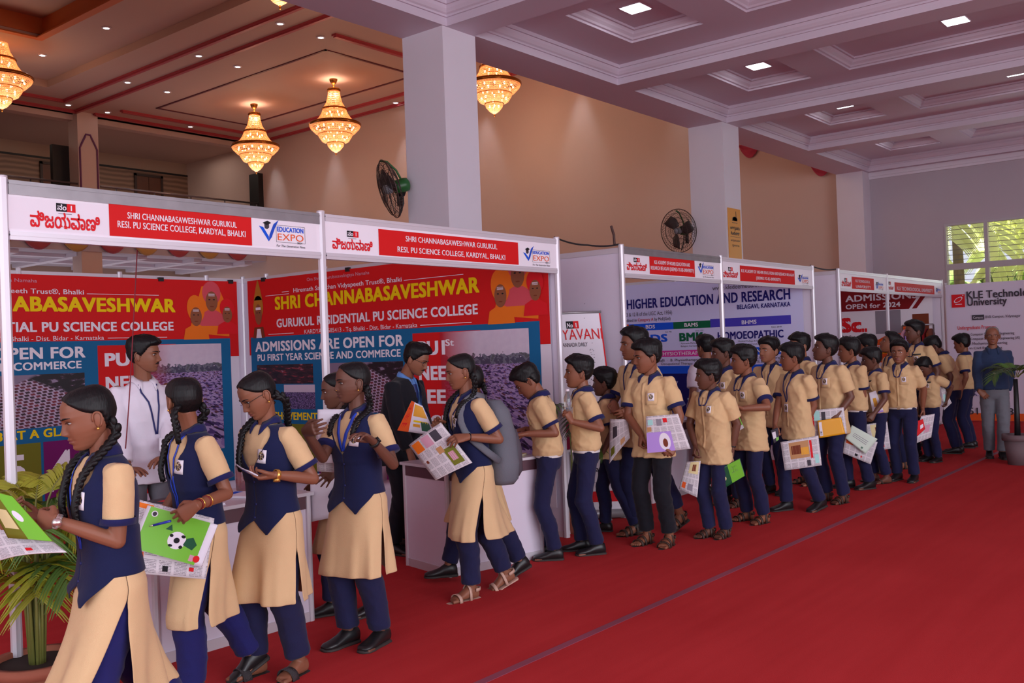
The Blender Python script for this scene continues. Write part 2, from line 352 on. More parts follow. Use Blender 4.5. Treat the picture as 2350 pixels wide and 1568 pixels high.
for i in range(12):
    x = -9.8 + i * 1.5
    if -.9 < x < .2: continue
    k = MB(); k.cyl((x, 0, 0), (x, 0, 1.3), .025); k.build('baluster', M_STEEL, rail)
k = MB(); k.box((-10, -.01, .05), (-.7, .01, 1.15)); k.box((.1, -.01, .05), (6.75, .01, 1.15)); k.build('infill_panel', mat('dark_infill', (70, 52, 46), .3), rail)
b = MB()
for i in range(10): b.box((2.5 + i * 2.3, YW, 5.36), (2.85 + i * 2.3, 37.9, 5.5))
for y in (33.6, 35.6): b.box((1.3, y, 5.38), (23.9, y + .3, 5.5))
struct(b.build('trim_9', M_WHITE))
b = MB(); b.box((1.2, 36.2, ZF), (24, 37.95, 7.3)); struct(b.build('floor_tier', M_PLASTER))
area_light('balcony_fill', (19, 35.2, 10.2), (0, 0, 0), 9, 2, 70, (1, .86, .74))  # fill added to brighten the balcony, no fitting behind it
# cloth swags along the balcony edge
M_SWR = mat('rose_cloth', (176, 74, 84), .8, bump=.2, bscale=20); M_SWY = mat('mustard_cloth', (192, 148, 84), .8, bump=.2, bscale=20)
def swag(x, y, z, w, dr, m, label, ydir=0):
    k = MB(); rows = []
    for i in range(7):
        t = i / 6; row = []
        for j in range(13):
            s = j / 12 * 2 - 1; row.append(V((x + s * w / 2 * (1 - .1 * t) if not ydir else x + .05 * math.sin(t * 9), y - .05 - .04 * math.sin(t * 18) if not ydir else y + s * w / 2 * (1 - .1 * t), z - dr * t * (1 - s * s * .9))))
        rows.append(row)
    k.loft(rows, 0, False, True, False); o = k.build('cloth_swag', m); sd = o.modifiers.new('thickness', 'SOLIDIFY'); sd.thickness = .015
    tag(o, label, 'cloth swag', 'cloth swags along the balcony edge'); return o
xc = at(40, 560, 1, 32.4).x
for i in range(8):
    x = 13.5 + i * 1.3
    swag(x, 32.40, 5.98, 1.27, .52, (M_SWY, M_SWR)[i % 2], ('mustard' if i % 2 == 0 else 'rose') + ' cloth swag on the balcony edge, ' + ('first', 'second', 'third', 'fourth', 'fifth', 'sixth', 'seventh', 'last')[i] + ' from the left')
for i in (0, 1):
    q = at((1884, 1719)[i], (384, 336)[i], 0, 23.9)
    swag(23.9, q.y, q.z + (.14, .06)[i], .62, .36, mat('pink_paper', (190, 60, 90), .7), 'pink cloth swag high on the end wall ' + ('beside the corner column' if i == 0 else 'right of the second column'), 1)
# ---- chandeliers
M_GOLD = mat('brass', (170, 110, 50), .25, .9)
M_CRY = mat('glowing_crystal_strands', (255, 214, 170), .15, emit=(255, 150, 78), estr=.8, spec=.8)  # strands emit a little, standing in for bulb light caught in the crystal
M_BULB = mat('lit_bulb', (255, 240, 220), .3, emit=(255, 214, 160), estr=22)
def chandelier(loc):
    t = empty('chandelier', loc)
    k = MB(); k.lathe([(.0, 0), (.13, 0), (.13, -.03), (.09, -.12), (.05, -.16), (.02, -.18), (.02, -.3), (.0, -.3)], n=16); k.build('canopy', M_GOLD, t)
    def ring(r, z, h, rr, nm='ring'):
        q = MB(); q.lathe([(r, z), (r + rr, z - h * .3), (r + rr, z - h * .7), (r, z - h), (r - rr, z - h * .5), (r, z)], n=40, caps=False); q.build(nm, M_GOLD, t)
    ring(.19, -.30, .1, .025); ring(.375, -.92, .07, .03); ring(.78, -1.40, .13, .05)
    def tier(name, prof, n):
        q = MB(); q2 = []
        for i in range(n):
            a = 2 * math.pi * i / n; pts = []
            for r, z in prof: pts.append(V((r * math.cos(a), r * math.sin(a), z)))
            q.tube(pts, .0085, 4, 0, False)
        for (ra, za), (rb, zb) in zip(prof, prof[1:]):
            for s in range(3):
                f = (s + .5) / 3; r = ra + (rb - ra) * f; z = za + (zb - za) * f
                q.lathe([(r - .012, z), (r, z + .012), (r + .012, z), (r, z - .012), (r - .012, z)], n=36, caps=False)
        q.build(name, M_CRY, t)
    tier('upper_crystal_tier', [(.18, -.40), (.2, -.55), (.25, -.75), (.35, -.92)], 36)
    tier('middle_crystal_tier', [(.37, -.99), (.42, -1.12), (.52, -1.27), (.68, -1.40)], 48)
    tier('lower_crystal_tier', [(.80, -1.50), (.76, -1.58), (.62, -1.72), (.53, -1.76)], 60)
    tier('basket_crystal_tier', [(.54, -1.78), (.50, -1.86), (.42, -1.98), (.28, -2.03)], 48)
    tier('drop_crystal_tier', [(.26, -2.06), (.24, -2.14), (.14, -2.26), (.02, -2.34)], 30)
    for r, z in ((.53, -1.76), (.27, -2.04)): ring(r, z + .01, .03, .015)
    for r, z, n in ((.1, -.5, 3), (.24, -1.08, 6), (.58, -1.56, 12), (.34, -1.6, 6), (.36, -1.88, 8), (.13, -2.12, 4)):
        for i in range(n):
            a = 2 * math.pi * (i + .37 * n) / n; k = MB(); k.ell((r * math.cos(a), r * math.sin(a), z), .026, .026, .045, 8, 6); k.build('bulb', M_BULB, t)
    k = MB(); k.cyl((0, 0, -.3), (0, 0, -2.36), .015); k.ell((0, 0, -2.39), .025, .025, .035, 8, 6); k.build('stem', M_GOLD, t)
    return t
CH = [((20.2, 27.7, ZC), 'lit crystal chandelier hanging lowest, left of the two whole ones by the end wall'), ((20.2, 23.5, ZC), 'lit crystal chandelier hanging right of its twin, seen whole in front of the end wall'),
      (None, 'lit crystal chandelier half hidden by the big front column'), ((11.75, 27.6, ZC + .72), 'lit crystal chandelier cut by the left edge of the photo'), (None, 'lit chandelier of which only the tip hangs in at the top of the photo')]
q = at(1135, 268, 0, 21.6); CH[2] = ((21.6, q.y, q.z + 2.42), CH[2][1])
q = at(643, 22, 2, 8.2); CH[4] = ((q.x, q.y, 8.2 + 2.42), CH[4][1])
c0 = None
for loc, lb in CH:
    if c0 is None: c0 = t = chandelier(loc); kids(c0)
    else: t = copy_tree(c0); t.location = loc
    tag(t, lb, 'chandelier', 'crystal chandeliers of the banquet hall')
    pl = bpy.data.lights.new('chandelier_or_fill', 'POINT'); pl.energy = 62; pl.color = (1, .76, .57); pl.shadow_soft_size = .5
    po = bpy.data.objects.new('chandelier_or_fill', pl); po.location = (loc[0], loc[1], loc[2] - 2.75); C.objects.link(po)
    pl2 = pl.copy(); pl2.energy = 34; pl2.shadow_soft_size = .12; po = bpy.data.objects.new('chandelier_or_fill', pl2); po.location = (loc[0], loc[1], loc[2] - .42); C.objects.link(po)
for q in ((19.5, 14.5, 7.4), (15, 18, 7.6), (18, 11, 7.4)):      # unseen warm fill points added to even out the end wall
    po = bpy.data.objects.new('chandelier_or_fill', pl); po.location = q; C.objects.link(po)
M_LENS = mat('downlight_lens', (255, 255, 255), .4, emit=(245, 248, 255), estr=14)
def downlight(x, y, z):
    t = empty('downlight', (x, y, z)); k = MB(); k.lathe([(.075, 0), (.125, 0), (.125, -.02), (.08, -.03), (.075, 0)], n=20, caps=False); k.build('rim', M_WHITE, t)
    k = MB(); k.lathe([(0, -.012), (.08, -.012), (.08, -.02), (0, -.02)], n=20); k.build('lens', M_LENS, t); return t
DL = [(13.03, 27.85, 'over the outer tray, nearest the left edge'), (13.16, 24.43, 'over the outer tray, second from the left edge'), (13.19, 21.02, 'over the outer tray, highest in the photo'), (15.72, 31.86, 'between the pink mouldings, lowest of its row'), (15.76, 28.07, 'between the pink mouldings, second of its row'), (15.83, 24.24, 'between the pink mouldings, third of its row'), (15.81, 20.43, 'between the pink mouldings, highest of its row'),
      (17.14, 31.93, 'above the balcony column'), (17.22, 28.23, 'left of the maroon rectangle corner'), (17.23, 24.37, 'above the maroon rectangle line'), (17.28, 20.56, 'left of the big column, over the maroon corner'), (20.38, 31.92, 'above the balcony opening, left of the chandeliers'), (23.61, 24.21, 'by the end wall beside the big column')]
d0 = None
for x, y, lb in DL:
    z = ZC + (.22 if x < 14.3 else 0)
    if d0 is None: d0 = t = downlight(x, y, z); kids(d0)
    else: t = copy_tree(d0); t.location = (x, y, z)
    tag(t, 'small round recessed downlight ' + lb, 'downlight', 'round downlights in the hall ceiling')
for y in (31.6, 28.0, 24.2, 20.4, 16.6, 12.8):
    sp = bpy.data.lights.new('wall_spot', 'SPOT'); sp.energy = 170; sp.spot_size = math.radians(44); sp.spot_blend = .9; sp.color = (.86, .93, 1); sp.shadow_soft_size = .08
    so = bpy.data.objects.new('wall_spot', sp); so.location = (23.45, y, ZC - .05); so.rotation_euler = (0, math.radians(-5), 0); C.objects.link(so)
area_light('under_balcony_lamps', (18, 35.3, 5.3), (0, 0, 0), 10, 2, 120, (.9, .92, 1))
# outdoor sun, only on the garden beyond the window
sn = bpy.data.lights.new('sun', 'SUN'); sn.energy = 60; sn.color = (1, .96, .86); sn.angle = .01
so = bpy.data.objects.new('sun', sn); C.objects.link(so); so.rotation_euler = V((.5, -.5, -.7)).to_track_quat('-Z', 'Y').to_euler()

b = MB(); b.box((-20, -9, 5.6), (-6, 20, 5.8)); struct(b.build('ceiling_sun_block', M_PLASTER))  # unseen roof added to keep the sun out of the left end
# ---- fans on the columns
M_FANG = mat('fan_green', (28, 92, 38), .4); M_FANC = mat('fan_cage_wire', (74, 58, 54), .4, .4); M_FANB = mat('fan_blade', (70, 60, 60), .4)
def wall_fan(cpos, heading, tilt, wall_pt, label, R=.37):
    t = empty('wall_fan', cpos); tag(t, label, 'fan', 'green wall fans on the columns')
    d = V((math.cos(heading) * math.cos(tilt), math.sin(heading) * math.cos(tilt), math.sin(tilt))); Q = d.to_track_quat('Z', 'Y').to_matrix()
    k = MB()
    prof = [(.06, .085), (.16, .082), (.25, .07), (.33, .04), (R, 0), (.33, -.05), (.25, -.085), (.15, -.1)]
    for r, z in prof:
        k.tube([Q @ V((r * math.cos(a), r * math.sin(a), z)) for a in [2 * math.pi * i / 36 for i in range(37)]], .004 if r < R else .008, 5, caps=False)
    for i in range(44):
        a = 2 * math.pi * i / 44; k.tube([Q @ V((r * math.cos(a + .9 * (1 - r / R) * (1 if z > 0 else -1)), r * math.sin(a + .9 * (1 - r / R) * (1 if z > 0 else -1)), z)) for r, z in prof], .0026, 4, caps=False)
    k.build('cage', M_FANC, t)
    for i in range(3):
        k = MB(); rows = []
        for j in range(6):
            r = .07 + .25 * j / 5; w = .05 + .055 * math.sin(j / 5 * 2.4); a0 = 2 * math.pi * i / 3 + .25 * j / 5
            rows.append([Q @ (Matrix.Rotation(a0, 3, 'Z') @ V((r, s * w, s * .03))) for s in (-1, -.4, .3, 1)])
        k.loft(rows, 0, False, True, False); o = k.build('blade', M_FANB, t); o.modifiers.new('thickness', 'SOLIDIFY').thickness = .003
    k = MB(); k.lathe([(0, .075), (.055, .07), (.06, .02), (.06, -.03), (0, -.03)], n=16, M=Q); k.build('hub_cap', mat('fan_hub', (150, 150, 156), .35), t)
    k = MB(); k.lathe([(0, -.06), (.07, -.06), (.085, -.1), (.09, -.2), (.08, -.25), (.04, -.27), (0, -.27)], n=18, M=Q); k.build('motor_housing', M_FANG, t)
    up = Q @ V((0, 1, 0)); up = up if up.z > 0 else -up
    k = MB(); k.tube([Q @ V((0, 0, -.2)), d * -.16 + up * .2, d * -.08 + up * .33, d * -.0 + up * .37], .014, 8); k.build('support_arm', M_FANG, t)
    k = MB(); k.tube([d * -.16 - up * .06, d * -.12 - up * .22, d * -.02 - up * .36], .012, 8); k.build('lower_stay', M_BLACK, t)
    wp = V(wall_pt) - V(cpos); k = MB(); k.tube([d * -.24, d * -.24 + (wp - d * -.24) * .5 + V((0, 0, -.06)), wp], .022, 8); k.tube([wp + V((0, 0, .12)), wp + V((0, 0, -.12))], .035, 8); k.build('wall_bracket', M_BLACK, t)
    return t
c = at(893, 434, 1, 8.28); c = atd(893, 434, (at(930, 434, 0, 8.6) - O_).dot(f_) - .15); wall_fan(c, math.radians(148), math.radians(-16), (8.64, c.y + .1, c.z - .05), 'green wall fan on the big front column, cage seen edge-on')
c = atd(1557, 530, (at(1592, 530, 0, 16.06) - O_).dot(f_) - .25); wall_fan(c, math.radians(172), math.radians(-8), (16.06, c.y + .05, c.z - .08), 'green wall fan on the second column, cage seen face-on', .4)
# orange notice on the second column
s = Sheet(at(1671, 590, 1, 7.99), (1, 0, 0), (0, 0, 1), .52, .95)
s = Sheet((16.13, 7.992, at(1690, 597, 1, 8).z), (1, 0, 0), (0, 0, 1), .5, .9)
t = empty('notice_board', (16.36, 8, s.o.z)); tag(t, 'orange notice with black lettering on the second column', 'notice')
mo = mat('notice_orange', (226, 150, 44), .5); k = MB(); k.box(tuple(V((16.13, 7.985, s.o.z)) - t.location), tuple(V((16.63, 7.999, s.o.z + .95)) - t.location)); k.build('board', mo, t)
k = MB(); s.o.y = 7.984; s.poly(k, [(.14, .72), (.36, .72), (.36, .76), (.24, .80), (.20, .78)], 0); s.ell(k, .26, .76, .1, .04, 0); s.rect(k, .3, .78, .32, .9, 0); s.rect(k, .14, .68, .36, .69, 0)
s.text(k, 'ಇಲ್ಲಿ ಕೈಯನ್ನು', .06, .56, .44, .05, 0, .02); s.text(k, 'ತೊಳೆಯಿರಿ', .08, .46, .42, .05, 0, .02); s.rect(k, .05, .42, .45, .425, 0); s.text(k, 'ಇಲ್ಲಿ ಕೈಯನ್ನು ಇಡಬೇಡಿ', .06, .34, .44, .03, 0); s.text(k, 'ಕೈಯನ್ನು', .12, .25, .4, .03, 0)
o = k.build('lettering', M_BLACK, t); o.location = -t.location
# ================================================================ EXHIBITION STALLS
M_ALU = mat('stall_aluminium', (214, 208, 216), .35, .25)
M_GREYALU = mat('grey_aluminium', (150, 146, 150), .4, .5, var=.2, vscale=12)
M_PANEL = mat('stall_panel', (222, 212, 228), .45, var=.02)
M_BOARD = mat('fascia_board', (236, 230, 240), .4)
INK = dict(white=mat('print_white', (232, 226, 236), .6, spec=.2), red=mat('print_red', (206, 26, 28), .6, spec=.2), black=mat('print_black', (28, 26, 32), .6, spec=.2), blue=mat('print_blue', (36, 76, 190), .6, spec=.2), kred=mat('print_crimson', (214, 28, 38), .6, spec=.2),
           sky=mat('print_skyblue', (30, 110, 180), .6, spec=.2), orange=mat('print_orange', (228, 92, 36), .6, spec=.2), yellow=mat('print_yellow', (238, 204, 8), .6, spec=.2), teal=mat('print_teal', (24, 98, 146), .6, spec=.2), pinkish=mat('print_rose', (206, 150, 170), .6, spec=.2),
           olive=mat('print_olive', (112, 112, 30), .6, spec=.2), plum=mat('print_plum', (112, 20, 96), .6, spec=.2), skin=mat('print_skin', (140, 84, 58), .6, spec=.2), saff=mat('print_saffron', (232, 116, 30), .6, spec=.2), rose=mat('print_turban_rose', (206, 78, 90), .6, spec=.2), gold=mat('print_gold', (178, 118, 42), .6, spec=.2),
           navy=mat('print_navy', (30, 26, 110), .6, spec=.2), royal=mat('print_royal', (20, 84, 214), .6, spec=.2), green=mat('print_green', (10, 96, 62), .6, spec=.2), indigo=mat('print_indigo', (72, 62, 180), .6, spec=.2), mag=mat('print_magenta', (214, 54, 156), .6, spec=.2), lav=mat('print_lavender', (206, 204, 240), .6, spec=.2), deep=mat('print_deep_blue', (20, 16, 96), .6, spec=.2),
           maroon=mat('print_maroon', (132, 20, 28), .6, spec=.2), grey=mat('print_grey', (140, 132, 144), .6, spec=.2), dgrey=mat('print_darkgrey', (66, 60, 70), .6, spec=.2), brown=mat('print_brown', (120, 56, 34), .6, spec=.2))
INKS = list(INK); INKM = list(INK.values())
def ink(n): return INKS.index(n)

def photo_mat(name, kind):
    if name in MATS: return MATS[name]
    m = bpy.data.materials.new(name); m.use_nodes = True; nt = m.node_tree; b = nt.nodes['Principled BSDF']; N = nt.nodes.new; L = nt.links.new; b.inputs['Roughness'].default_value = .45
    uv = N('ShaderNodeUVMap'); mp = N('ShaderNodeMapping'); L(uv.outputs[0], mp.inputs[0]); sep = N('ShaderNodeSeparateXYZ'); L(uv.outputs[0], sep.inputs[0])
    def ramp(src, stops, interp='CONSTANT'):
        r = N('ShaderNodeValToRGB'); r.color_ramp.interpolation = interp
        e = r.color_ramp.elements
        while len(e) < len(stops): e.new(.5)
        for i, (p, c) in enumerate(stops): e[i].position = p; e[i].color = lin(c)
        L(src, r.inputs[0]); return r.outputs[0]
    def mix(f, a, c):
        x = N('ShaderNodeMix'); x.data_type = 'RGBA'; L(f, x.inputs[0]); L(a, x.inputs[6]); L(c, x.inputs[7]); return x.outputs[2]
    def mapr(src, a, c):
        q = N('ShaderNodeMapRange'); q.inputs[1].default_value = a; q.inputs[2].default_value = c; L(src, q.inputs[0]); return q.outputs[0]
    vo = N('ShaderNodeTexVoronoi'); L(mp.outputs[0], vo.inputs['Vector']); no = N('ShaderNodeTexNoise'); no.inputs['Detail'].default_value = 6; L(mp.outputs[0], no.inputs['Vector'])
    if kind == 'crowd':
        mp.inputs['Scale'].default_value = (1, 1.2, 1)
        pers = N('ShaderNodeMath'); pers.operation = 'POWER'; L(sep.outputs[1], pers.inputs[0]); pers.inputs[1].default_value = 1.6
        sc = N('ShaderNodeMath'); sc.operation = 'MULTIPLY_ADD'; L(pers.outputs[0], sc.inputs[0]); sc.inputs[1].default_value = 70; sc.inputs[2].default_value = 16; L(sc.outputs[0], vo.inputs['Scale']); no.inputs['Scale'].default_value = 16
        sp2 = N('ShaderNodeSeparateColor'); L(vo.outputs['Color'], sp2.inputs[0]); hd = ramp(vo.outputs['Distance'], [(0, (34, 24, 36)), (.16, (206, 190, 216))])
        body = ramp(sp2.outputs[0], [(0, (206, 190, 216)), (.4, (170, 150, 196)), (.6, (96, 74, 130)), (.78, (52, 38, 74)), (.92, (120, 70, 76))]); mm = N('ShaderNodeMix'); mm.data_type = 'RGBA'; mm.blend_type = 'MULTIPLY'; mm.inputs[0].default_value = 1; L(body, mm.inputs[6]); L(hd, mm.inputs[7]); cr = mm.outputs[2]
        tr = ramp(no.outputs[0], [(0, (70, 66, 88)), (.5, (110, 108, 124)), (.6, (84, 84, 90))])
        sky = ramp(no.outputs[0], [(0, (196, 178, 200)), (1, (214, 200, 214))], 'LINEAR')
        st = N('ShaderNodeMath'); st.operation = 'GREATER_THAN'; L(sep.outputs[1], st.inputs[0]); st.inputs[1].default_value = .74
        s2 = N('ShaderNodeMath'); s2.operation = 'MULTIPLY_ADD'; L(no.outputs[0], s2.inputs[0]); s2.inputs[1].default_value = .16; s2.inputs[2].default_value = .73
        s3 = N('ShaderNodeMath'); s3.operation = 'GREATER_THAN'; L(sep.outputs[1], s3.inputs[0]); L(s2.outputs[0], s3.inputs[1])
        c = mix(s3.outputs[0], mix(st.outputs[0], cr, tr), sky)
        red = N('ShaderNodeRGB'); red.outputs[0].default_value = lin((176, 22, 40)); f = mapr(sep.outputs[0], .42, .02); c = mix(f, c, red.outputs[0])
    elif kind == 'seats':
        mp.inputs['Scale'].default_value = (30, 12, 1); vo.inputs['Scale'].default_value = 1.5; no.inputs['Scale'].default_value = .3
        cr = ramp(vo.outputs['Distance'], [(0, (150, 130, 170)), (.3, (96, 80, 130)), (.6, (44, 34, 70))]); sky = ramp(no.outputs[0], [(0, (200, 186, 206)), (1, (180, 166, 190))]); c = mix(mapr(sep.outputs[1], .68, .7), cr, sky)
    elif kind == 'building':
        w = N('ShaderNodeTexBrick'); w.inputs['Scale'].default_value = 5; w.inputs['Brick Width'].default_value = .32; w.inputs['Row Height'].default_value = .34; w.inputs['Mortar Size'].default_value = .05; w.inputs['Bias'].default_value = -.3
        w.inputs['Color1'].default_value = lin((52, 26, 40)); w.inputs['Color2'].default_value = lin((138, 42, 60)); w.inputs['Mortar'].default_value = lin((176, 158, 184))
        mp.inputs['Rotation'].default_value = (0, 0, math.radians(-20)); mp.inputs['Scale'].default_value = (1.3, 1.3, 1); L(mp.outputs[0], w.inputs['Vector']); no.inputs['Scale'].default_value = 9; c1 = w.outputs[0]
        c2 = ramp(no.outputs[0], [(0, (24, 18, 26)), (.55, (60, 44, 60)), (.62, (140, 124, 150))]); u2 = N('ShaderNodeMath'); u2.operation = 'ADD'; L(sep.outputs[0], u2.inputs[0]); L(sep.outputs[1], u2.inputs[1])
        c = mix(mapr(u2.outputs[0], 1.45, 1.5), c1, c2); u3 = N('ShaderNodeMath'); u3.operation = 'SUBTRACT'; L(sep.outputs[1], u3.inputs[0]); L(sep.outputs[0], u3.inputs[1]); c = mix(mapr(u3.outputs[0], .35, .4), c, ramp(no.outputs[0], [(0, (128, 112, 136)), (1, (176, 160, 184))]))
    else:
        no.inputs['Scale'].default_value = 7; c = ramp(no.outputs[0], [(0, (20, 16, 24)), (.45, (50, 26, 34)), (.58, (120, 40, 50)), (.66, (160, 140, 160))])
    L(c, b.inputs['Base Color']); MATS[name] = m; return m

FRONT = Sheet((0, 4.772, 0), (1, 0, 0), (0, 0, 1), 20, 3)
def fr(px, py, y=4.772): q = at(px, py, 1, y); return q.x, q.z
def logo_set(mb, s, badge, kan, vlogo, edu, local, small=True):
    """press badge + Kannada masthead + tick-shaped expo logo; args are photo pixels turned into metres by 'local'"""
    (x0, z0), (x1, z1) = local(*badge[0]), local(*badge[1]); zb = min(z0, z1); h = abs(z1 - z0); xm = x0 + (x1 - x0) * .55
    s.rect(mb, x0, zb, xm, zb + h, ink('black')); s.rect(mb, xm, zb, x1, zb + h, ink('kred'))
    s.text(mb, 'ನಂ', x0 + .006, zb + h * .2, xm - .004, h * .6, ink('white'), .02); s.text(mb, '1', xm, zb + h * .2, x1, h * .6, ink('white'), .03, align='center')
    s.rect(mb, x0 + .01, zb - h * .28, x1 - .02, zb - h * .2, ink('grey'))
    (a, za), (c, zc) = local(*kan[0]), local(*kan[1]); s.text(mb, 'ವಿಜಯವಾಣಿ', a, za, c, kan[2] * .82, ink('kred'), .02)
    if vlogo:
        (lx, lz), (bx, bz), (rx, rz) = [local(*q) for q in vlogo]
        s.poly(mb, [(lx, lz), (lx + (bx - lx) * .45, lz - .006), (bx + .002, bz + (rz - bz) * .22), (bx, bz)], ink('royal')); s.poly(mb, [(bx, bz), (bx + (rx - bx) * .08, bz + (rz - bz) * .3), (bx + (rx - bx) * .5, bz + (rz - bz) * .8), (rx, rz), (bx + (rx - bx) * .62, bz + (rz - bz) * .62), (bx + (rx - bx) * .3, bz + (rz - bz) * .2)], ink('blue'))
        w = rx - lx; cx = lx + w * .38; cz = lz + (rz - lz) * .45
        s.poly(mb, [(cx - w * .2, cz), (cx, cz - w * .09), (cx + w * .24, cz + w * .02), (cx + w * .04, cz + w * .1)], ink('black'), .003); s.poly(mb, [(cx - w * .12, cz - w * .03), (cx - w * .1, cz - w * .22), (cx + w * .02, cz - w * .26), (cx + w * .12, cz - w * .18), (cx + w * .12, cz - w * .02)], ink('dgrey'), .0025)
    if edu:
        (x0, z0), (x1, z1), (x2, z2) = local(*edu[0]), local(*edu[1]), local(*edu[2])   # baseline EDUCATION left/right, baseline EXPO left
        h1 = edu[3]; s.text(mb, 'EDUCATION', x0, z0, x1, h1 * .9, ink('royal'), .02); h2 = (z0 - z2) * .78; s.text(mb, 'EXPO', x2, z2, x1, h2, ink('orange'), .0)
        p = .008; X0, X1, Z0, Z1 = x0 - p, x1 + p * 1.5, z2 - p * 1.6, z0 + h1 * 1.15
        for r in ((X0, Z0, X1, Z0 + .002), (X0, Z1, X1, Z1 + .002), (X0, Z0, X0 + .002, Z1), (X1, Z0, X1 + .002, Z1)): s.rect(mb, *r, ink('dgrey'))
        if small: s.text(mb, '2024', x1 - .05, Z0 - .004, x1 - .012, .012, ink('black'), .01); s.text(mb, 'For The Generation Next', X0, Z0 - .028, X1, .014, ink('black'), .0, shear=.2)
def plate_red(mb, s, corners, lines, local, tone='red'):
    q = [local(*c) for c in corners]; x0 = (q[0][0] + q[3][0]) / 2; x1 = (q[1][0] + q[2][0]) / 2; z1 = (q[0][1] + q[1][1]) / 2; z0 = (q[2][1] + q[3][1]) / 2
    s.rect(mb, x0, z0, x1, z1, ink(tone))
    for txt, l, r, hp in lines:
        (a, za), (c, zc) = local(*l), local(*r); s.text(mb, txt, a, (za + zc) / 2, c, (z1 - z0) * hp, ink('white'), .014, .004)

def post(p, root, h=2.52, name='post'):
    k = MB(); x, y = p; r = .024; pr = [(r, r * .45), (r * .45, r), (-r * .45, r), (-r, r * .45), (-r, -r * .45), (-r * .45, -r), (r * .45, -r), (r, -r * .45)]
    k.loft([[V((x + a, y + c, z)) for a, c in pr] for z in (0, h)], smooth=False); k.cyl((x, y, h), (x, y, h + .008), .026); return k.build(name, M_ALU, root)
def wall_run(root, a, c, h=2.5, step=1.0):
    a, c = V((*a, 0)), V((*c, 0)); L = (c - a).length; d = (c - a) / L; n = V((-d.y, d.x, 0)); k = 0; x = 0
    while x < L - .05:
        e = min(x + step, L); p0 = a + d * (x + .024); p1 = a + d * (e - .024)
        if x > 0: post((a + d * x)[:2], root)
        for z0, z1, m, nm, th in ((.05, h - .05, M_PANEL, 'wall_panel', .004), (h - .05, h, M_ALU, 'top_rail', .014), (0.0, .05, M_ALU, 'bottom_rail', .014)):
            b = MB(); b.add([q + n * s + V((0, 0, z)) for z in (z0, z1) for q in (p0, p1) for s in (-th, th)], [(0, 1, 3, 2), (4, 6, 7, 5), (0, 4, 5, 1), (2, 3, 7, 6), (0, 2, 6, 4), (1, 5, 7, 3)]); b.build(nm, m, root)
        x = e
def fascia(root, x0, x1, y=4.8, z0=2.22, z1=2.51, top_grey=False):
    b = MB(); b.box((x0 + .024, y - .012, z0 + .04), (x1 - .024, y + .004, z1 - .045)); fb = b.build('fascia_board', M_BOARD, root)
    b = MB(); b.box((x0 + .024, y - .018, z1 - (.07 if top_grey else .045)), (x1 - .024, y + .018, z1)); b.box((x0 + .024, y - .021, z1 - .02), (x1 - .024, y + .021, z1 - .012)); b.build('top_rail', M_GREYALU if top_grey else M_ALU, root)
    b = MB(); b.box((x0 + .024, y - .018, z0), (x1 - .024, y + .018, z0 + .042)); b.box((x0 + .024, y - .021, z0 + .02), (x1 - .024, y + .021, z0 + .028)); b.build('lower_rail', M_ALU, root); return fb
YF = 4.8
def sign(fb, draw):
    k = MB(); s = Sheet((0, YF - .012, 0), (1, 0, 0), (0, 0, 1), 20, 3); draw(k, s, lambda px, py: fr(px, py, YF - .012)); k.build('sign_print', INKM, fb)

# ---- stall A: the college's double stall
A = empty('exhibition_stall', (0, 0, 0)); tag(A, 'white two-bay exhibition stall with the college name on red, nearest the camera', 'exhibition stall', 'white exhibition stalls in the row')
for p in ((2.03, YF), (3.98, YF), (6.5, YF), (6.5, 9.24), (2.03, 9.24)): post(p, A)
wall_run(A, (2.03, 9.24), (6.5, 9.24)); wall_run(A, (6.5, YF), (6.5, 9.24))
fb = fascia(A, 2.03, 3.98, top_grey=True)
def dr(k, s, lo):
    s.rect(k, lo(70, 500)[0] - .12, 2.275, 3.93, 2.43, ink('white'), .0005)
    plate_red(k, s, [(249, 464.6), (576, 494.5), (578, 562.6), (251, 542.6)], [('SHRI CHANNABASAWESHWAR GURUKUL', (292, 503.5), (542.5, 521.5), .19), ('RESI. PU SCIENCE COLLEGE, KARDYAL, BHALKI', (269.5, 523.5), (562.5, 543), .20)], lo)
    logo_set(k, s, [(128.8, 485), (172.6, 470)], [(69.7, 519), (228.5, 525), .085], [(594, 518), (616.5, 554), (639, 505.5)], [(635.6, 531), (695.4, 534), (637, 551), .032], lo)
sign(fb, dr)
fb = fascia(A, 3.98, 6.5)
def dr(k, s, lo):
    plate_red(k, s, [(867.6, 526.4), (1188.3, 556.3), (1189.9, 607), (869.9, 586.8)], [('SHRI CHANNABASAWESHWAR GURUKUL', (930.6, 554.6), (1140.2, 572.2), .22), ('RESI. PU SCIENCE COLLEGE, KARDYAL, BHALKI', (912, 581), (1158.4, 594.4), .22)], lo)
    logo_set(k, s, [(796, 543.5), (822, 532)], [(763, 570), (854.3, 573), .075], [(1200, 579), (1212.5, 599), (1224.7, 564.6)], [(1222.5, 582.5), (1259, 585.5), (1223.7, 598), .027], lo)
sign(fb, dr)
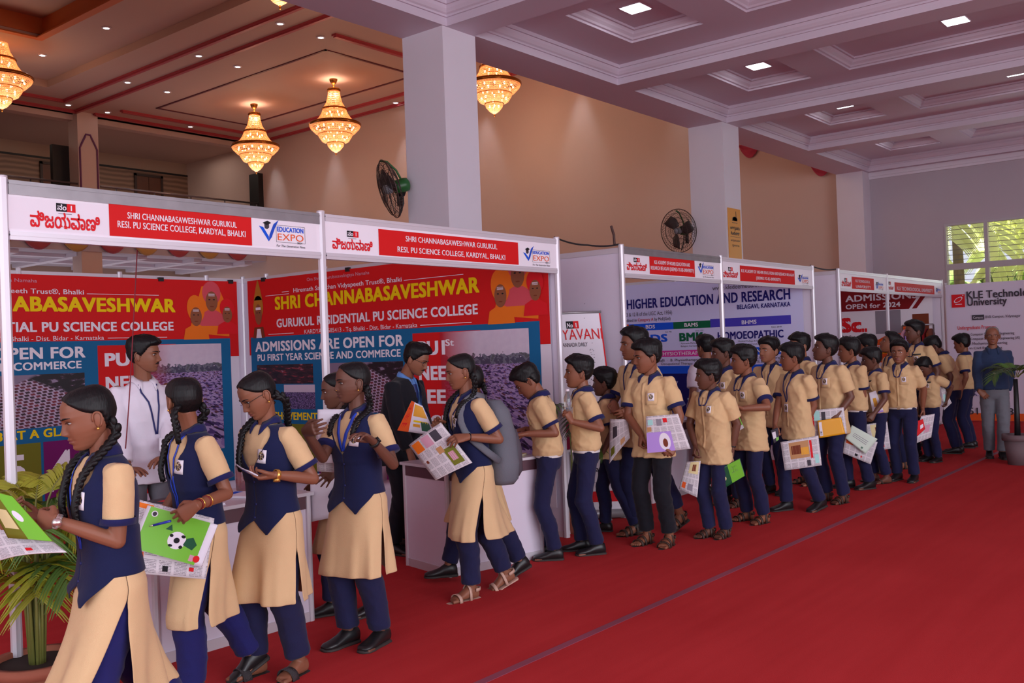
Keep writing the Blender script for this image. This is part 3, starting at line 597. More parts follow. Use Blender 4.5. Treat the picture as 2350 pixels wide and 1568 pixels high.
# ---- stall B
B = empty('exhibition_stall', (0, 0, 0)); tag(B, 'white two-bay exhibition stall of the academy of higher education, second in the row', 'exhibition stall', 'white exhibition stalls in the row')
for p in ((7.5, YF), (9.46, YF), (12.0, YF), (12.0, 7.85), (7.5, 7.85)): post(p, B)
wall_run(B, (7.5, 7.85), (12.0, 7.85)); wall_run(B, (12.0, YF), (12.0, 7.85)); wall_run(B, (7.5, YF), (7.5, 7.85))
fb = fascia(B, 7.5, 9.46, top_grey=True)
def dr(k, s, lo):
    plate_red(k, s, [(1489.3, 587.7), (1593.6, 595.8), (1594.4, 635.3), (1491.5, 629.9)], [('KLE ACADEMY OF HIGHER EDUCATION AND', (1501, 607), (1582.7, 611.5), .2), ('RESEARCH BELAGAVI (DEEMED-TO-BE-UNIVERSITY)', (1493, 619.5), (1591.7, 625), .2)], lo)
    logo_set(k, s, [(1454, 601), (1467.5, 592.5)], [(1438.6, 619), (1484, 621), .08], [(1601, 611), (1608.5, 628), (1615, 602)], [(1613, 616), (1636, 617.5), (1613.5, 628), .03], lo)
sign(fb, dr)
fb = fascia(B, 9.46, 12.0)
def dr(k, s, lo):
    plate_red(k, s, [(1697, 608.6), (1823.2, 621.7), (1823.7, 653.6), (1699, 644.9)], [('KLE ACADEMY OF HIGHER EDUCATION AND RESEARCH BELAGAVI', (1700.6, 626), (1821, 634), .2), ('(DEEMED-TO-BE-UNIVERSITY)', (1735, 641.5), (1791, 645.7), .2)], lo)
    logo_set(k, s, [(1671, 621.5), (1680.8, 614)], [(1660, 635.5), (1693.2, 637), .075], [(1830, 637), (1836, 648), (1842, 629)], [(1841, 640), (1854, 641), (1841.5, 648.5), .025], lo)
sign(fb, dr)
# ---- stall C
D = empty('exhibition_stall', (0, 0, 0)); tag(D, 'white two-bay exhibition stall farthest down the row, with a maroon admissions banner', 'exhibition stall', 'white exhibition stalls in the row')
for p in ((12.9, YF), (14.89, YF), (17.8, YF), (17.8, 7.85), (12.9, 7.85)): post(p, D)
wall_run(D, (12.9, 7.85), (17.8, 7.85)); wall_run(D, (17.8, YF), (17.8, 7.85)); wall_run(D, (12.9, YF), (12.9, 7.85))
fb = fascia(D, 12.9, 14.89)
def dr(k, s, lo):
    plate_red(k, s, [(1954.6, 637), (2004.8, 638), (2006, 667.3), (1955, 666)], [('KLE TECHNOLOGICAL', (1963, 648), (1996, 650), .2), ('UNIVERSITY', (1964, 661), (1998, 662), .2)], lo)
    logo_set(k, s, [(1938, 647), (1944, 639)], [(1931.5, 656), (1953, 656.5), .08], [(2009, 652), (2012.5, 664), (2017, 646)], [(2016, 655), (2026, 656), (2016.5, 663), .03], lo)
sign(fb, dr)
fb = fascia(D, 14.89, 17.8)
def dr(k, s, lo):
    plate_red(k, s, [(2053, 647), (2144, 657), (2144, 678), (2053, 673)], [('KLE TECHNOLOGICAL UNIVERSITY', (2058, 666.5), (2140, 671), .34)], lo)
    logo_set(k, s, [(2039, 653), (2044, 647)], [(2036.5, 664), (2050, 665), .06], [(2147, 665), (2150, 672), (2153, 660)], [(2152, 667), (2158, 668), (2152.5, 673), .025], lo)
sign(fb, dr)

# ---- the college banner (side wall and back wall carry the same print)
M_CROWD = photo_mat('crowd_photo', 'crowd'); M_SEATS = photo_mat('seats_photo', 'seats'); M_BLDG = photo_mat('building_photo', 'building'); M_STAGE = photo_mat('stage_photo', 'stage')
def college_banner(s, label):
    W = s.w; t = empty('banner', s.o); tag(t, label, 'banner', 'college banners in the nearest stall')
    b = MB(); nx = 42; nz = 10       # a hung sheet with a few soft folds
    def pt(i, j): a = W * i / nx; z = .25 + (2.465 - .25) * j / nz; return s.p(a, z, .004 + .0 * math.sin(a * 7)) - t.location
    vs = [pt(i, j) for j in range(nz + 1) for i in range(nx + 1)]; fs = [(j * (nx + 1) + i, j * (nx + 1) + i + 1, (j + 1) * (nx + 1) + i + 1, (j + 1) * (nx + 1) + i) for j in range(nz) for i in range(nx)]
    b.add(vs, fs); o = b.build('sheet', mat('banner_vinyl', (222, 212, 224), .35), t); o.modifiers.new('thickness', 'SOLIDIFY').thickness = .002
    k = MB(); K = .007
    s.rect(k, 0, 1.63, W, 2.465, ink('red'), K); s.rect(k, .03, .25, W - .11, 1.83, ink('teal'), K + .001)
    s.rect(k, 2.59, .25, 3.45, 1.78, ink('red'), K + .002); k2 = K + .003
    T = lambda *a, **kw: s.text(k, *a, k=K + .0035, **kw)
    T('Om Shree Gurubasavalingaya Namaha', 1.05, 2.39, 2.02, .034, ink('pinkish'), bold=.0)
    T('Hiremath Samsthan Vidyapeeth Trust®, Bhalki', .82, 2.285, 2.47, .047, ink('white'), bold=.008)
    s.rect(k, .0 + .72 - .1, 2.30, .72 + .02, 2.305, ink('white'), k2); s.rect(k, .33, 2.275, .74, 2.28, ink('white'), k2); s.rect(k, 2.5, 2.29, 3.27, 2.295, ink('white'), k2)
    T('SHRI CHANNABASAVESHWAR', .50, 2.12, 3.45, .135, ink('yellow'), bold=.03); T('GURUKUL RESIDENTIAL PU SCIENCE COLLEGE', .515, 1.925, 3.425, .09, ink('white'), bold=.025)
    T('KARDYAL - 585413 - Tq. Bhalki - Dist. Bidar - Karnataka', .98, 1.86 - .022, 2.66, .044, ink('white'), bold=.0); s.rect(k, .36, 1.85, .8, 1.856, ink('white'), k2); s.rect(k, 2.7, 1.85, 3.35, 1.856, ink('white'), k2)
    T('ADMISSIONS ARE OPEN FOR', .12, 1.67, 2.46, .105, ink('white'), bold=.025); T('PU FIRST YEAR SCIENCE AND COMMERCE', .15, 1.565, 2.42, .072, ink('white'), bold=.02)
    for q, z in (('PU1', 1.575), ('NEET', 1.34), ('JEE', 1.12), ('KCET', .88)): T(q, 2.67, z, {'PU1': 3.0, 'NEET': 3.12, 'JEE': 2.99, 'KCET': 3.15}[q], .125, ink('white'), bold=.035)
    T('St', 3.02, 1.65, 3.12, .06, ink('white'), bold=.02)
    T('ACHIEVEMENTS 2022-23 AT A GLANCE', .3, .925, 2.52, .078, ink('yellow'), bold=.025)
    for i, (c, d) in enumerate((('plum', ''), ('olive', ''), ('plum', ''), ('olive', '5'), ('plum', '4'))):
        x = .25 + i * .445; s.rect(k, x, .3, x + .42, .88, ink(c), k2)
        if d: T(d, x + .1, .52, x + .26, .26, ink('white'), bold=.03); T('PU', x + .06, .4, x + .3, .06, ink('white'), bold=.01)
    # plain portrait prints
    def portrait(cx, cz, q, cloth, turban, up=1.0, lf=0.0):
        k2 = K + .003 + lf
        s.poly(k, [(cx - q * 1.3, cz - q * 2.3), (cx - q * 1.1, cz - q * 1.35), (cx - q * .4, cz - q * 1.0), (cx + q * .4, cz - q * 1.0), (cx + q * 1.15, cz - q * 1.4), (cx + q * 1.3, cz - q * 2.3)], ink(cloth), k2); s.ell(k, cx, cz + q * .45, q * .88, q * 1.0 * up, ink(turban), k2 + .0005, rot=.15); s.ell(k, cx, cz - q * .25, q * .58, q * .85, ink('skin'), k2 + .001)
        for e in (-.22, .22): s.ell(k, cx + q * e, cz - q * .1, q * .1, q * .05, ink('black'), k2 + .0015, 10)
        s.ell(k, cx, cz - q * .68, q * .2, q * .05, ink('brown'), k2 + .0015, 10)
        for e in (.2, .28, .36): s.rect(k, cx - q * .3, cz + q * e, cx + q * .3, cz + q * (e + .035), ink('white'), k2 + .0015)
    s.poly(k, [(W - .62, 1.9), (W - .45, 2.4), (W - .25, 2.42), (W - .1, 2.1), (W - .12, 1.85)], ink('saff'), K + .0025); portrait(W - .33, 2.27, .13, 'rose', 'rose'); portrait(W - .53, 2.1, .12, 'saff', 'saff', 1.25, .002); portrait(W - .14, 2.12, .105, 'kred', 'kred', 1.0, .004)
    s.ell(k, .19, 2.16, .09, .13, ink('gold'), k2); s.poly(k, [(.11, 2.24), (.15, 2.36), (.185, 2.46), (.2, 2.46), (.235, 2.36), (.27, 2.24)], ink('gold'), k2); s.ell(k, .19, 2.08, .062, .115, ink('skin'), k2 + .001); s.rect(k, .145, 2.13, .235, 2.16, ink('white'), k2 + .0015); s.poly(k, [(.08, 1.82), (.11, 1.94), (.27, 1.94), (.3, 1.82)], ink('brown'), k2); s.poly(k, [(.14, 1.82), (.16, 1.92), (.22, 1.92), (.24, 1.82)], ink('white'), k2 + .001)
    for e in (-.022, .022): s.ell(k, .19 + e, 2.1, .012, .006, ink('black'), k2 + .002, 8)
    o = k.build('print', INKM, t); o.location = -t.location
    for nm, m, x0, z0, x1, z1 in (('photo_print', M_CROWD, 2.95, .62, 4.0, 1.775), ('photo_print', M_STAGE, .13, 1.31, 1.1, 1.52), ('photo_print', M_SEATS, .6, 1.04, 1.12, 1.3), ('photo_print', M_BLDG, 1.25, 1.02, 2.45, 1.52)):
        k = MB(); s.rect(k, x0, z0, x1, z1, 0, k2 + .0004 if m is M_CROWD else k2); o = k.build(nm, m, t); o.location = -t.location
    for a in (.3, 1.7, 3.3, W - .08):
        q = s.p(a, 2.47, .008) - t.location; k = MB(); k.box((-.028, -.014, -.03), (.028, .014, .012), M=Matrix.Translation(q) @ Matrix(((s.u.x, s.n.x, 0, 0), (s.u.y, s.n.y, 0, 0), (0, 0, 1, 0), (0, 0, 0, 1)))); k.build('binder_clip', M_BLACK, t)
    return t
college_banner(Sheet((6.470, 9.1, 0), (0, -1, 0), (0, 0, 1), 4.23, 2.3), 'large red and blue college banner on the right wall of the nearest stall')
college_banner(Sheet((2.16, 9.205, 0), (1, 0, 0), (0, 0, 1), 4.23, 2.3), 'red and blue college banner on the stall back wall, behind the man in white')

# ---- the academy banner in stall B (right-hand wall)
s = Sheet((11.966, 0, 0), (0, -1, 0), (0, 0, 1), 3, 2.3); lo = lambda px, py: (-at(px, py, 0, 11.96).y, at(px, py, 0, 11.96).z)
t = empty('banner', (11.961, 6.4, .2)); tag(t, 'pale lavender banner listing courses in dark blue, on the wall of the second stall', 'banner')
k = MB(); s.rect(k, -7.8, .2, -4.92, 2.46, ink('lav'), .004); s.rect(k, -7.8, .2, -4.92, 1.16, ink('deep'), .006); s.rect(k, -7.8, 1.16, -4.92, 1.27, ink('royal'), .006)
def band(x0, x1, z0, z1, c): s.rect(k, x0, z0, x1, z1, ink(c), .006)
T = lambda *a, **kw: s.text(k, *a, k=.009, **kw)
T('KLE ACADEMY OF HIGHER EDUCATION AND RESEARCH', -10.0 + .62, 2.115, -5.09, .155, ink('navy'), bold=.025) if False else T('OF HIGHER EDUCATION AND RESEARCH', -7.82, 2.115, -5.09, .135, ink('navy'), bold=.025)
T('BELAGAVI, KARNATAKA', -5.84, 2.02, -5.09, .06, ink('navy'), bold=.02); T('www.kledeemeduniversity.edu.in', -6.2, 2.3, -5.1, .06, ink('dgrey'), bold=.0)
T('(3 & 12 B of the UGC Act, 1956)', -7.62, 2.005, -6.84, .055, ink('dgrey'), bold=.0); T('Accredited in', -7.75, 1.925, -7.43, .045, ink('dgrey'), bold=.01); T('Category A', -7.41, 1.925, -7.15, .045, ink('red'), bold=.01); T('by MoE(GoI)', -7.13, 1.925, -6.87, .045, ink('dgrey'), bold=.01)
band(-7.8, -7.57, 1.79, 1.89, 'orange'); band(-7.57, -6.83, 1.79, 1.89, 'royal'); band(-6.83, -6.25, 1.79, 1.89, 'green'); band(-6.25, -5.09, 1.79, 1.905, 'indigo')
for q, x0, x1 in (('BDS', -7.28, -7.13), ('BAMS', -6.65, -6.44), ('BHMS', -5.78, -5.57)): T(q, x0, 1.815, x1, .052, ink('white'), bold=.015)
T('KIDS', -7.42, 1.62, -6.94, .105, ink('royal'), bold=.03); T('BMK', -6.73, 1.62, -6.36, .11, ink('green'), bold=.035); T('HOMOEOPATHIC', -6.14, 1.62, -5.2, .1, ink('navy'), bold=.025)
for q, x0, x1, z in (('Ayurveda Mahavidyalaya,', -6.72, -6.36, 1.575), ('Belagavi, Karnataka, India', -6.72, -6.35, 1.535), ('Medical College & Hospital,', -5.84, -5.46, 1.575), ('Belagavi, Karnataka, India', -5.83, -5.46, 1.535), ('Estd. 1985', -6.96, -6.86, 1.745), ('Estd. 1933', -6.48, -6.36, 1.745), ('Estd. 2018', -5.36, -5.22, 1.75)): T(q, x0, z, x1, .022, ink('dgrey'), bold=.0)
band(-7.2, -6.3, 1.4, 1.49, 'mag'); band(-5.62, -4.98, 1.4, 1.5, 'royal'); T('PHYSIOTHERAPY', -7.06, 1.42, -6.4, .05, ink('white'), bold=.01); T('NURSING', -5.58, 1.42, -5.2, .055, ink('white'), bold=.02)
T('Hubballi  ·  B. Physiotherapy', -7.2, 1.335, -6.46, .036, ink('dgrey'), bold=.008); T('Occupational Therapy  ·  E', -7.05, 1.285, -6.44, .036, ink('dgrey'), bold=.0); T('B.Sc. Nursing', -5.6, 1.34, -5.25, .036, ink('dgrey'), bold=.0); T('P.B.B.Sc. Nursing', -5.62, 1.29, -5.2, .036, ink('dgrey'), bold=.0)
for i in range(6): T(('Dentistry', 'Nursing', 'Pharmacy', 'Dietetics', 'Optometry', 'Ayurveda')[i], -7.0 + .0 * i, 1.03 - i * .09, -6.7, .04, ink('lav'), bold=.0, align='left')
o = k.build('print', INKM, t); o.location = -t.location
k = MB(); k.box((.006, -1.48, 0), (.010, 1.4, 2.26)); k.build('sheet', mat('banner_vinyl', (222, 212, 224), .35), t)
# ---- stall C banner
s = Sheet((17.764, 0, 0), (0, -1, 0), (0, 0, 1), 3, 2.3)
t = empty('banner', (17.759, 6.2, .3)); tag(t, 'white banner with a maroon admissions heading, on the wall of the farthest stall', 'banner')
k = MB(); s.rect(k, -7.6, .3, -4.95, 2.46, ink('white'), .004); s.poly(k, [(-7.6, 2.06), (-5.35, 2.05), (-5.05, 2.46), (-7.6, 2.46)], ink('maroon'), .006); s.poly(k, [(-5.3, 2.05), (-5.22, 2.05), (-4.95, 2.4), (-4.95, 2.46), (-5.0, 2.46)], ink('maroon'), .006)
T('ADMISSIONS', -6.48, 2.235, -5.2, .115, ink('white'), bold=.02); T('OPEN for 2024', -6.48, 2.1, -5.5, .085, ink('white'), bold=.02); T('B.Sc.', -6.9, 1.68, -6.13, .25, ink('kred'), bold=.05)
T('FASHION &', -6.95, 1.54, -6.38, .075, ink('dgrey'), bold=.0); T('IN DESIGN', -6.62, 1.42, -6.22, .075, ink('dgrey'), bold=.0)
s.poly(k, [(-6.1, 1.42), (-5.25, 1.85), (-5.25, 1.1), (-6.0, 1.1)], ink('orange'), .006); s.rect(k, -5.95, 1.62, -5.5, 2.04, ink('grey'), .0065); s.rect(k, -5.3, 1.2, -5.02, 1.95, ink('brown'), .0065); T('FUTURE', -6.0, 1.36, -5.75, .055, ink('white'), bold=.02); T('TODAY', -5.95, 1.26, -5.72, .055, ink('yellow'), bold=.02)
o = k.build('print', INKM, t); o.location = -t.location
k = MB(); k.box((.006, -1.24, 0), (.010, 1.4, 2.16)); k.build('sheet', mat('banner_vinyl', (222, 212, 224), .35), t)
# ---- technological university board
s = Sheet((18.4, 0, 0), (0, -1, 0), (0, 0, 1), 3, 2.3); XB = 18.4
t = empty('display_board', (18.42, 3.6, 0)); tag(t, 'tall lavender university display board behind the man in the blue shirt', 'display board')
k = MB(); k.box((.0, -1.9, .02), (.06, 1.3, 2.46)); k.build('board', mat('board_lavender', (214, 202, 222), .45), t)
for yy in (-1.9, -.3, 1.3): k = MB(); k.cyl((.03, yy, 0), (.03, yy, 2.5), .022); k.build('post', M_ALU, t)
k = MB(); lo = lambda px, py: (-at(px, py, 0, XB).y, at(px, py, 0, XB).z)
s.rect(k, -4.88, .02, -1.75, .15, ink('orange'), .004); (a, z1), (c, z0) = lo(2183.5, 677), lo(2215, 705); s.rect(k, a, z0, c, z1, ink('kred'), .004)
m1 = (a + c) / 2; mz = (z0 + z1) / 2 + .02
for i in range(14): th0, th1 = 2 * math.pi * i / 14, 2 * math.pi * (i + 1) / 14; f = lambda th, r: (m1 + .07 * r * math.cos(th) + .02 * r * math.sin(th), mz + .05 * r * math.sin(th) + .02 * r * math.cos(th)); s.poly(k, [f(th0, 1), f(th1, 1), f(th1, .8), f(th0, .8)], ink('white'), .006)
s.ell(k, c - .03, z1 - .02, .01, .008, ink('white'), .006, 10); s.rect(k, m1 - .05, z0 + .05, m1 + .06, z0 + .06, ink('white'), .006)
T('KLE Technological', lo(2219, 686)[0], lo(2219, 686)[1], lo(2219, 686)[0] + 1.28, .13, ink('dgrey'), bold=.02); T('University', *lo(2220.5, 702), lo(2311, 701)[0], .125, ink('dgrey'), bold=.02)
a, z = lo(2231, 735); s.rect(k, a, z, lo(2259, 735)[0], z + .09, ink('dgrey'), .004); T('Campus:', a + .02, z + .025, lo(2257, 735)[0], .04, ink('white'), bold=.0); T('BVB Campus, Vidyanagar', lo(2262, 733)[0], z + .025, lo(2343, 728)[0], .045, ink('dgrey'), bold=.01)
T('Undergraduate Programs', *lo(2198, 757), lo(2286, 752)[0], .065, ink('kred'), bold=.01)
for i, (q, e) in enumerate((('B.E. in Computer Science and Engineering', 2328), ('B.E. in Computer Science and Engineering (AI)', 2341), ('B.E. in Mechanical Engineering', 2312), ('B.E. in Civil Engineering', 2300))):
    a, z = lo(2209, 771 + i * 10.5); T(q, a, z, lo(e, 765 + i * 10.5)[0], .045, ink('dgrey'), bold=.01); s.ell(k, a - .07, z + .02, .012, .012, ink('dgrey'), .004, 8)
a, z = lo(2298, 952); T('95137 3781', a - .62, z, lo(2336, 951)[0], .12, ink('dgrey'), bold=.012); s.rect(k, lo(2306, 846)[0], lo(2306, 846)[1], -2.2, lo(2306, 846)[1] + .012, ink('grey'), .004)
for i in range(4): a, z = lo(2205, 882 + i * 9); T(('B.B.A.', 'B.C.A.', 'B.Com.', 'M.C.A.')[i], a, z, a + .3, .045, ink('navy'), bold=.01)
o = k.build('print', INKM, t); o.location = -t.location
# ---- roll-up banner in the gap
P0 = V((7.5, 4.86, 0)); P1 = V((6.95, 5.47, 0)); U = (P0 - P1).normalized(); Nn = V((U.y, -U.x, 0)); Nn = Nn if Nn.dot(-P0) > 0 else -Nn
t = empty('roll_up_banner', P1); tag(t, 'white roll-up newspaper banner standing in the gap between the first and second stalls', 'roll-up banner')
Wd = (P0 - P1).length; top = 1.86; sh = -.17; Vv = (V((0, 0, top)) + U * sh).normalized(); s = Sheet(P1 + V((0, 0, .06)) + Nn * .02, U, Vv, Wd, 1.9, Nn)
k = MB(); k.tube([P1 - U * .01 - t.location + V((0, 0, .05)), P0 + U * .01 - t.location + V((0, 0, .05))], .045, 12); k.build('base_cassette', M_GREYALU, t)
k = MB()
for q in (P1 + U * .15, P0 - U * .15): k.box((-.1, -.012, 0), (.1, .012, .012), M=Matrix.Translation(q - t.location) @ Matrix(((Nn.x, U.x, 0, 0), (Nn.y, U.y, 0, 0), (0, 0, 1, 0), (0, 0, 0, 1))))
k.build('foot', M_GREYALU, t)
k = MB(); s.rect(k, 0, 0, Wd, top, ink('white'), 0); o = k.build('sheet', INKM, t); o.location = -t.location; o.modifiers.new('thickness', 'SOLIDIFY').thickness = .003
k = MB(); k.tube([s.p(-.01, top) - t.location, s.p(Wd + .01, top) - t.location], .012, 8); k.build('top_rail', M_GREYALU, t)
k = MB(); k.tube([P1 + U * .4 - Nn * .03 - t.location + V((0, 0, .05)), s.p(Wd / 2, top - .02, -.02) - t.location], .01, 8); k.build('support_pole', M_GREYALU, t)
def lo(px, py):
    d = ray(px, py); tt = (s.o - O_).dot(s.n) / d.dot(s.n); q = O_ + d * tt - s.o; b_ = q.z / s.v.z; return (q - s.v * b_).dot(s.u), b_
k = MB(); T = lambda *a, **kw: s.text(k, *a, k=.004, **kw)
(x0, z1), (x1, z0) = lo(1298, 738), lo(1329, 754); xm = x0 + (x1 - x0) * .57; s.rect(k, x0, z0, xm, z1, ink('black')); s.rect(k, xm, z0, x1, z1, ink('kred')); T('No', x0 + .01, z0 + .012, xm - .006, .04, ink('white'), bold=.02); T('1', xm, z0 + .012, x1, .04, ink('white'), bold=.02, align='center')
a, z = lo(1287, 781); e = lo(1383, 777)[0]; T('VIJAYAVANI', a - (e - a) * .44, z, e, .1, ink('kred'), bold=.0); a, z = lo(1287, 797); T('KANNADA DAILY', a, z, lo(1349, 795)[0], .038, ink('dgrey'), bold=.0)
s.rect(k, Wd - .012, .0, Wd, top, ink('kred')); s.rect(k, 0, .1, Wd, .2, ink('kred'))
T("Karnataka's", Wd - .4, .82, Wd - .12, .05, ink('dgrey'), bold=.01); T('NEWSPAPER', Wd - .42, .68, Wd - .04, .07, ink('kred'), bold=.02); s.rect(k, Wd - .45, .64, Wd - .03, .643, ink('grey')); T('vijayavani', Wd - .36, .38, Wd - .08, .055, ink('dgrey'), bold=.0); s.rect(k, .05, .28, Wd - .05, .284, ink('grey'))
rnd = random.Random(3)
for i in range(60): s.ell(k, Wd - .1 - abs(rnd.gauss(0, .1)), 1.35 + rnd.gauss(0, .18), .003 + rnd.random() * .003, .003, ink('dgrey'), .003, 6)
o = k.build('print', INKM, t); o.location = -t.location

# ---- counters
M_CTOP = mat('counter_top', (206, 200, 208), .3); M_CBAND = mat('counter_band', (92, 62, 72), .4)
def counter(p0, p1, depth, label, h=.76, kick=False):
    p0, p1 = V((*p0, 0)), V((*p1, 0)); U = (p1 - p0).normalized(); Nb = V((-U.y, U.x, 0)); L = (p1 - p0).length
    M = Matrix(((U.x, Nb.x, 0, 0), (U.y, Nb.y, 0, 0), (0, 0, 1, 0), (0, 0, 0, 1))); t = empty('counter', p0); t.rotation_euler = (0, 0, math.atan2(U.y, U.x)); tag(t, label, 'counter', 'white display counters in front of the stalls')
    for x, y in ((0, 0), (L, 0), (0, depth), (L, depth)):
        k = MB(); r = .02; k.tube([(x, y, 0), (x, y, h)], r, 8, smooth=False); k.build('post', M_ALU, t)
    for nm, lo_, hi in (('front_panel', (.02, -.006, .06), (L - .02, .006, h - .05)), ('side_panel', (-.006, .02, .06), (.006, depth - .02, h - .05)), ('side_panel', (L - .006, .02, .06), (L + .006, depth - .02, h - .05))):
        k = MB(); k.box(lo_, hi); k.build(nm, M_PANEL, t)
    k = MB()
    for lo_, hi in (((.02, -.012, h - .08), (L - .02, .012, h)), ((-.012, .02, h - .08), (.012, depth - .02, h)), ((L - .012, .02, h - .08), (L + .012, depth - .02, h))): k.box(lo_, hi)
    k.build('top_band', M_CBAND, t); k = MB()
    for lo_, hi in (((.02, -.012, .0), (L - .02, .012, .06)), ((-.012, .02, 0), (.012, depth - .02, .06)), ((L - .012, .02, 0), (L + .012, depth - .02, .06))): k.box(lo_, hi)
    k.build('bottom_rail', M_CBAND if kick else M_ALU, t)
    k = MB(); k.box((-.03, -.03, h), (L + .03, depth + .03, h + .02)); k.build('top_board', M_CTOP, t); return t
counter((2.70, 4.70), (3.70, 4.68), .55, 'white counter in front of the man in the white shirt, leaflets on top')
counter((4.955, 4.70), (5.79, 4.52), .55, 'white counter with a brown band, in front of the man in the black suit')
counter((8.3, 5.05), (9.5, 5.05), .5, 'white counter with water bottles in the second stall')
counter((6.5, 4.98), (6.58, 4.9), .1, 'x') if False else None
# ================================================================ PEOPLE
def clamp(x, a=0.0, b=1.0): return max(a, min(b, x))
def sm(a, b, x): t = clamp((x - a) / (b - a)); return t * t * (3 - 2 * t)
RX = lambda a: Matrix.Rotation(a, 3, 'X'); RY = lambda a: Matrix.Rotation(a, 3, 'Y'); RZ = lambda a: Matrix.Rotation(a, 3, 'Z')
SKINS = [mat('skin_%s' % n, c, .5, var=.06, vscale=6, spec=.4) for n, c in (('brown', (134, 84, 62)), ('deep', (104, 66, 52)), ('light', (160, 108, 82)))]
LIPS = [mat('lips_%s' % n, c, .45) for n, c in (('brown', (122, 66, 58)), ('deep', (92, 52, 46)), ('light', (146, 82, 74)))]
M_HAIR = mat('black_hair', (13, 11, 13), .5, spec=.3, bump=.35, bscale=90, stretch=(1, 1, .18)); M_GREYHAIR = mat('grey_hair', (120, 112, 112), .6, bump=.5, bscale=90)
M_EYEW = mat('eye_white', (214, 204, 202), .3); M_IRIS = mat('iris', (26, 16, 14), .2)
def cloth(name, c, **k): return mat(name, c, .85, bump=.25, bscale=420, var=.05, vscale=10, spec=.2, sheen=.1, **k)
M_BEIGE_S = cloth('beige_shirt_cloth', (214, 180, 134)); M_NAVY = cloth('navy_cloth', (30, 32, 82)); M_NAVYT = cloth('navy_trouser_cloth', (30, 31, 66)); M_BLUET = cloth('blue_salwar_cloth', (32, 32, 92)); M_NAVYV = cloth('navy_vest_cloth', (22, 28, 66))
M_BLACKT = cloth('black_cloth', (24, 24, 32)); M_WHITEC = cloth('white_cloth', (226, 218, 230)); M_GREYT = cloth('grey_trouser_cloth', (112, 112, 120)); M_BLUES = cloth('blue_shirt_cloth', (42, 56, 86)); M_SKYC = cloth('sky_blue_cloth', (96, 140, 206))
M_LEATHER = mat('black_leather', (26, 24, 26), .4); M_SOLE = mat('shoe_sole', (50, 44, 42), .7); M_SANDAL = mat('brown_sandal', (62, 46, 38), .6); M_PINKSAND = mat('pale_sandal', (196, 158, 140), .6); M_STUD = mat('studded_strap', (70, 66, 68), .5, .3, bump=.8, bscale=300)
M_LAN = mat('lanyard_navy', (28, 34, 96), .6); M_LANB = mat('lanyard_blue', (28, 66, 190), .5); M_SILVER = mat('silver', (220, 214, 206), .25, .9); M_GOLDJ = mat('gold_jewel', (224, 176, 90), .25, .8); M_RUBBER = mat('black_rubber', (20, 20, 22), .5); M_BELTW = mat('pale_belt', (210, 204, 204), .5)
M_KURTA = cloth('checked_kurta_cloth', (214, 180, 136))
M_CARD = mat('white_card', (226, 224, 234), .35)
def badge_mat():
    m = bpy.data.materials.new('printed_badge'); m.use_nodes = True; nt = m.node_tree; b = nt.nodes['Principled BSDF']; b.inputs['Roughness'].default_value = .4; N = nt.nodes.new; L = nt.links.new
    uv = N('ShaderNodeUVMap'); mp = N('ShaderNodeMapping'); mp.inputs['Location'].default_value = (-.5, -.56, 0); L(uv.outputs[0], mp.inputs[0]); ln = N('ShaderNodeVectorMath'); ln.operation = 'LENGTH'; L(mp.outputs[0], ln.inputs[0])
    no = N('ShaderNodeTexNoise'); no.inputs['Scale'].default_value = 7; L(uv.outputs[0], no.inputs['Vector']); r = N('ShaderNodeValToRGB'); r.color_ramp.interpolation = 'CONSTANT'; e = r.color_ramp.elements
    e[0].color = lin((30, 24, 40)); e[1].position = .52; e[1].color = lin((196, 170, 60)); q = e.new(.6); q.color = lin((190, 180, 200)); q = e.new(.44); q.color = lin((70, 50, 80)); L(no.outputs[0], r.inputs[0])
    lt = N('ShaderNodeMath'); lt.operation = 'LESS_THAN'; lt.inputs[1].default_value = .34; L(ln.outputs['Value'], lt.inputs[0]); mx = N('ShaderNodeMix'); mx.data_type = 'RGBA'; L(lt.outputs[0], mx.inputs[0]); mx.inputs[6].default_value = lin((228, 222, 230)); L(r.outputs[0], mx.inputs[7]); L(mx.outputs[2], b.inputs['Base Color']); return m
M_BADGE = badge_mat()

# ---- head: rows of (z, half width, front y, back y, widest y)
HP = [(.108, .004, .006, .024, .015), (.1055, .026, -.018, .044, .015), (.099, .043, -.042, .062, .015), (.087, .057, -.064, .078, .015), (.068, .067, -.081, .090, .015), (.045, .072, -.089, .096, .015), (.02, .0735, -.091, .096, .014), (0, .072, -.089, .093, .012), (-.02, .070, -.088, .084, .010), (-.04, .066, -.088, .068, .006), (-.06, .060, -.087, .046, .0), (-.08, .050, -.084, .022, -.012), (-.095, .039, -.079, .0, -.025), (-.105, .026, -.070, -.016, -.034), (-.111, .008, -.054, -.034, -.044)]
HZ = np.array([p[0] for p in HP][::-1])
def hprof(z): return [float(np.interp(z, HZ, np.array([p[i] for p in HP][::-1]))) for i in (1, 2, 3, 4)]
def head_grid(NZ, NA, fem=False):
    zs = [.108 - .219 * (.5 - .5 * math.cos(math.pi * (.03 + .94 * i / (NZ - 1)))) for i in range(NZ)]
    if NZ > 40: zs = [.1078 - .2185 * i / (NZ - 1) for i in range(NZ)]
    ts = [-1 + 2 * (j + .5) / NA for j in range(NA)]; an = [math.pi * math.copysign(abs(t) ** 1.5, t) for t in ts]
    return zs, an
def base_pt(a, z, fem):
    w, f, b, yw = hprof(z); sa, ca = math.sin(a), math.cos(a)
    if fem and z < -.03: w *= 1 - .10 * sm(-.03, -.09, z)
    x = w * math.copysign(abs(sa) ** .92, sa)
    y = yw - (yw - f) * abs(ca) ** .8 if ca > 0 else yw + (b - yw) * abs(ca) ** .92
    return x, y
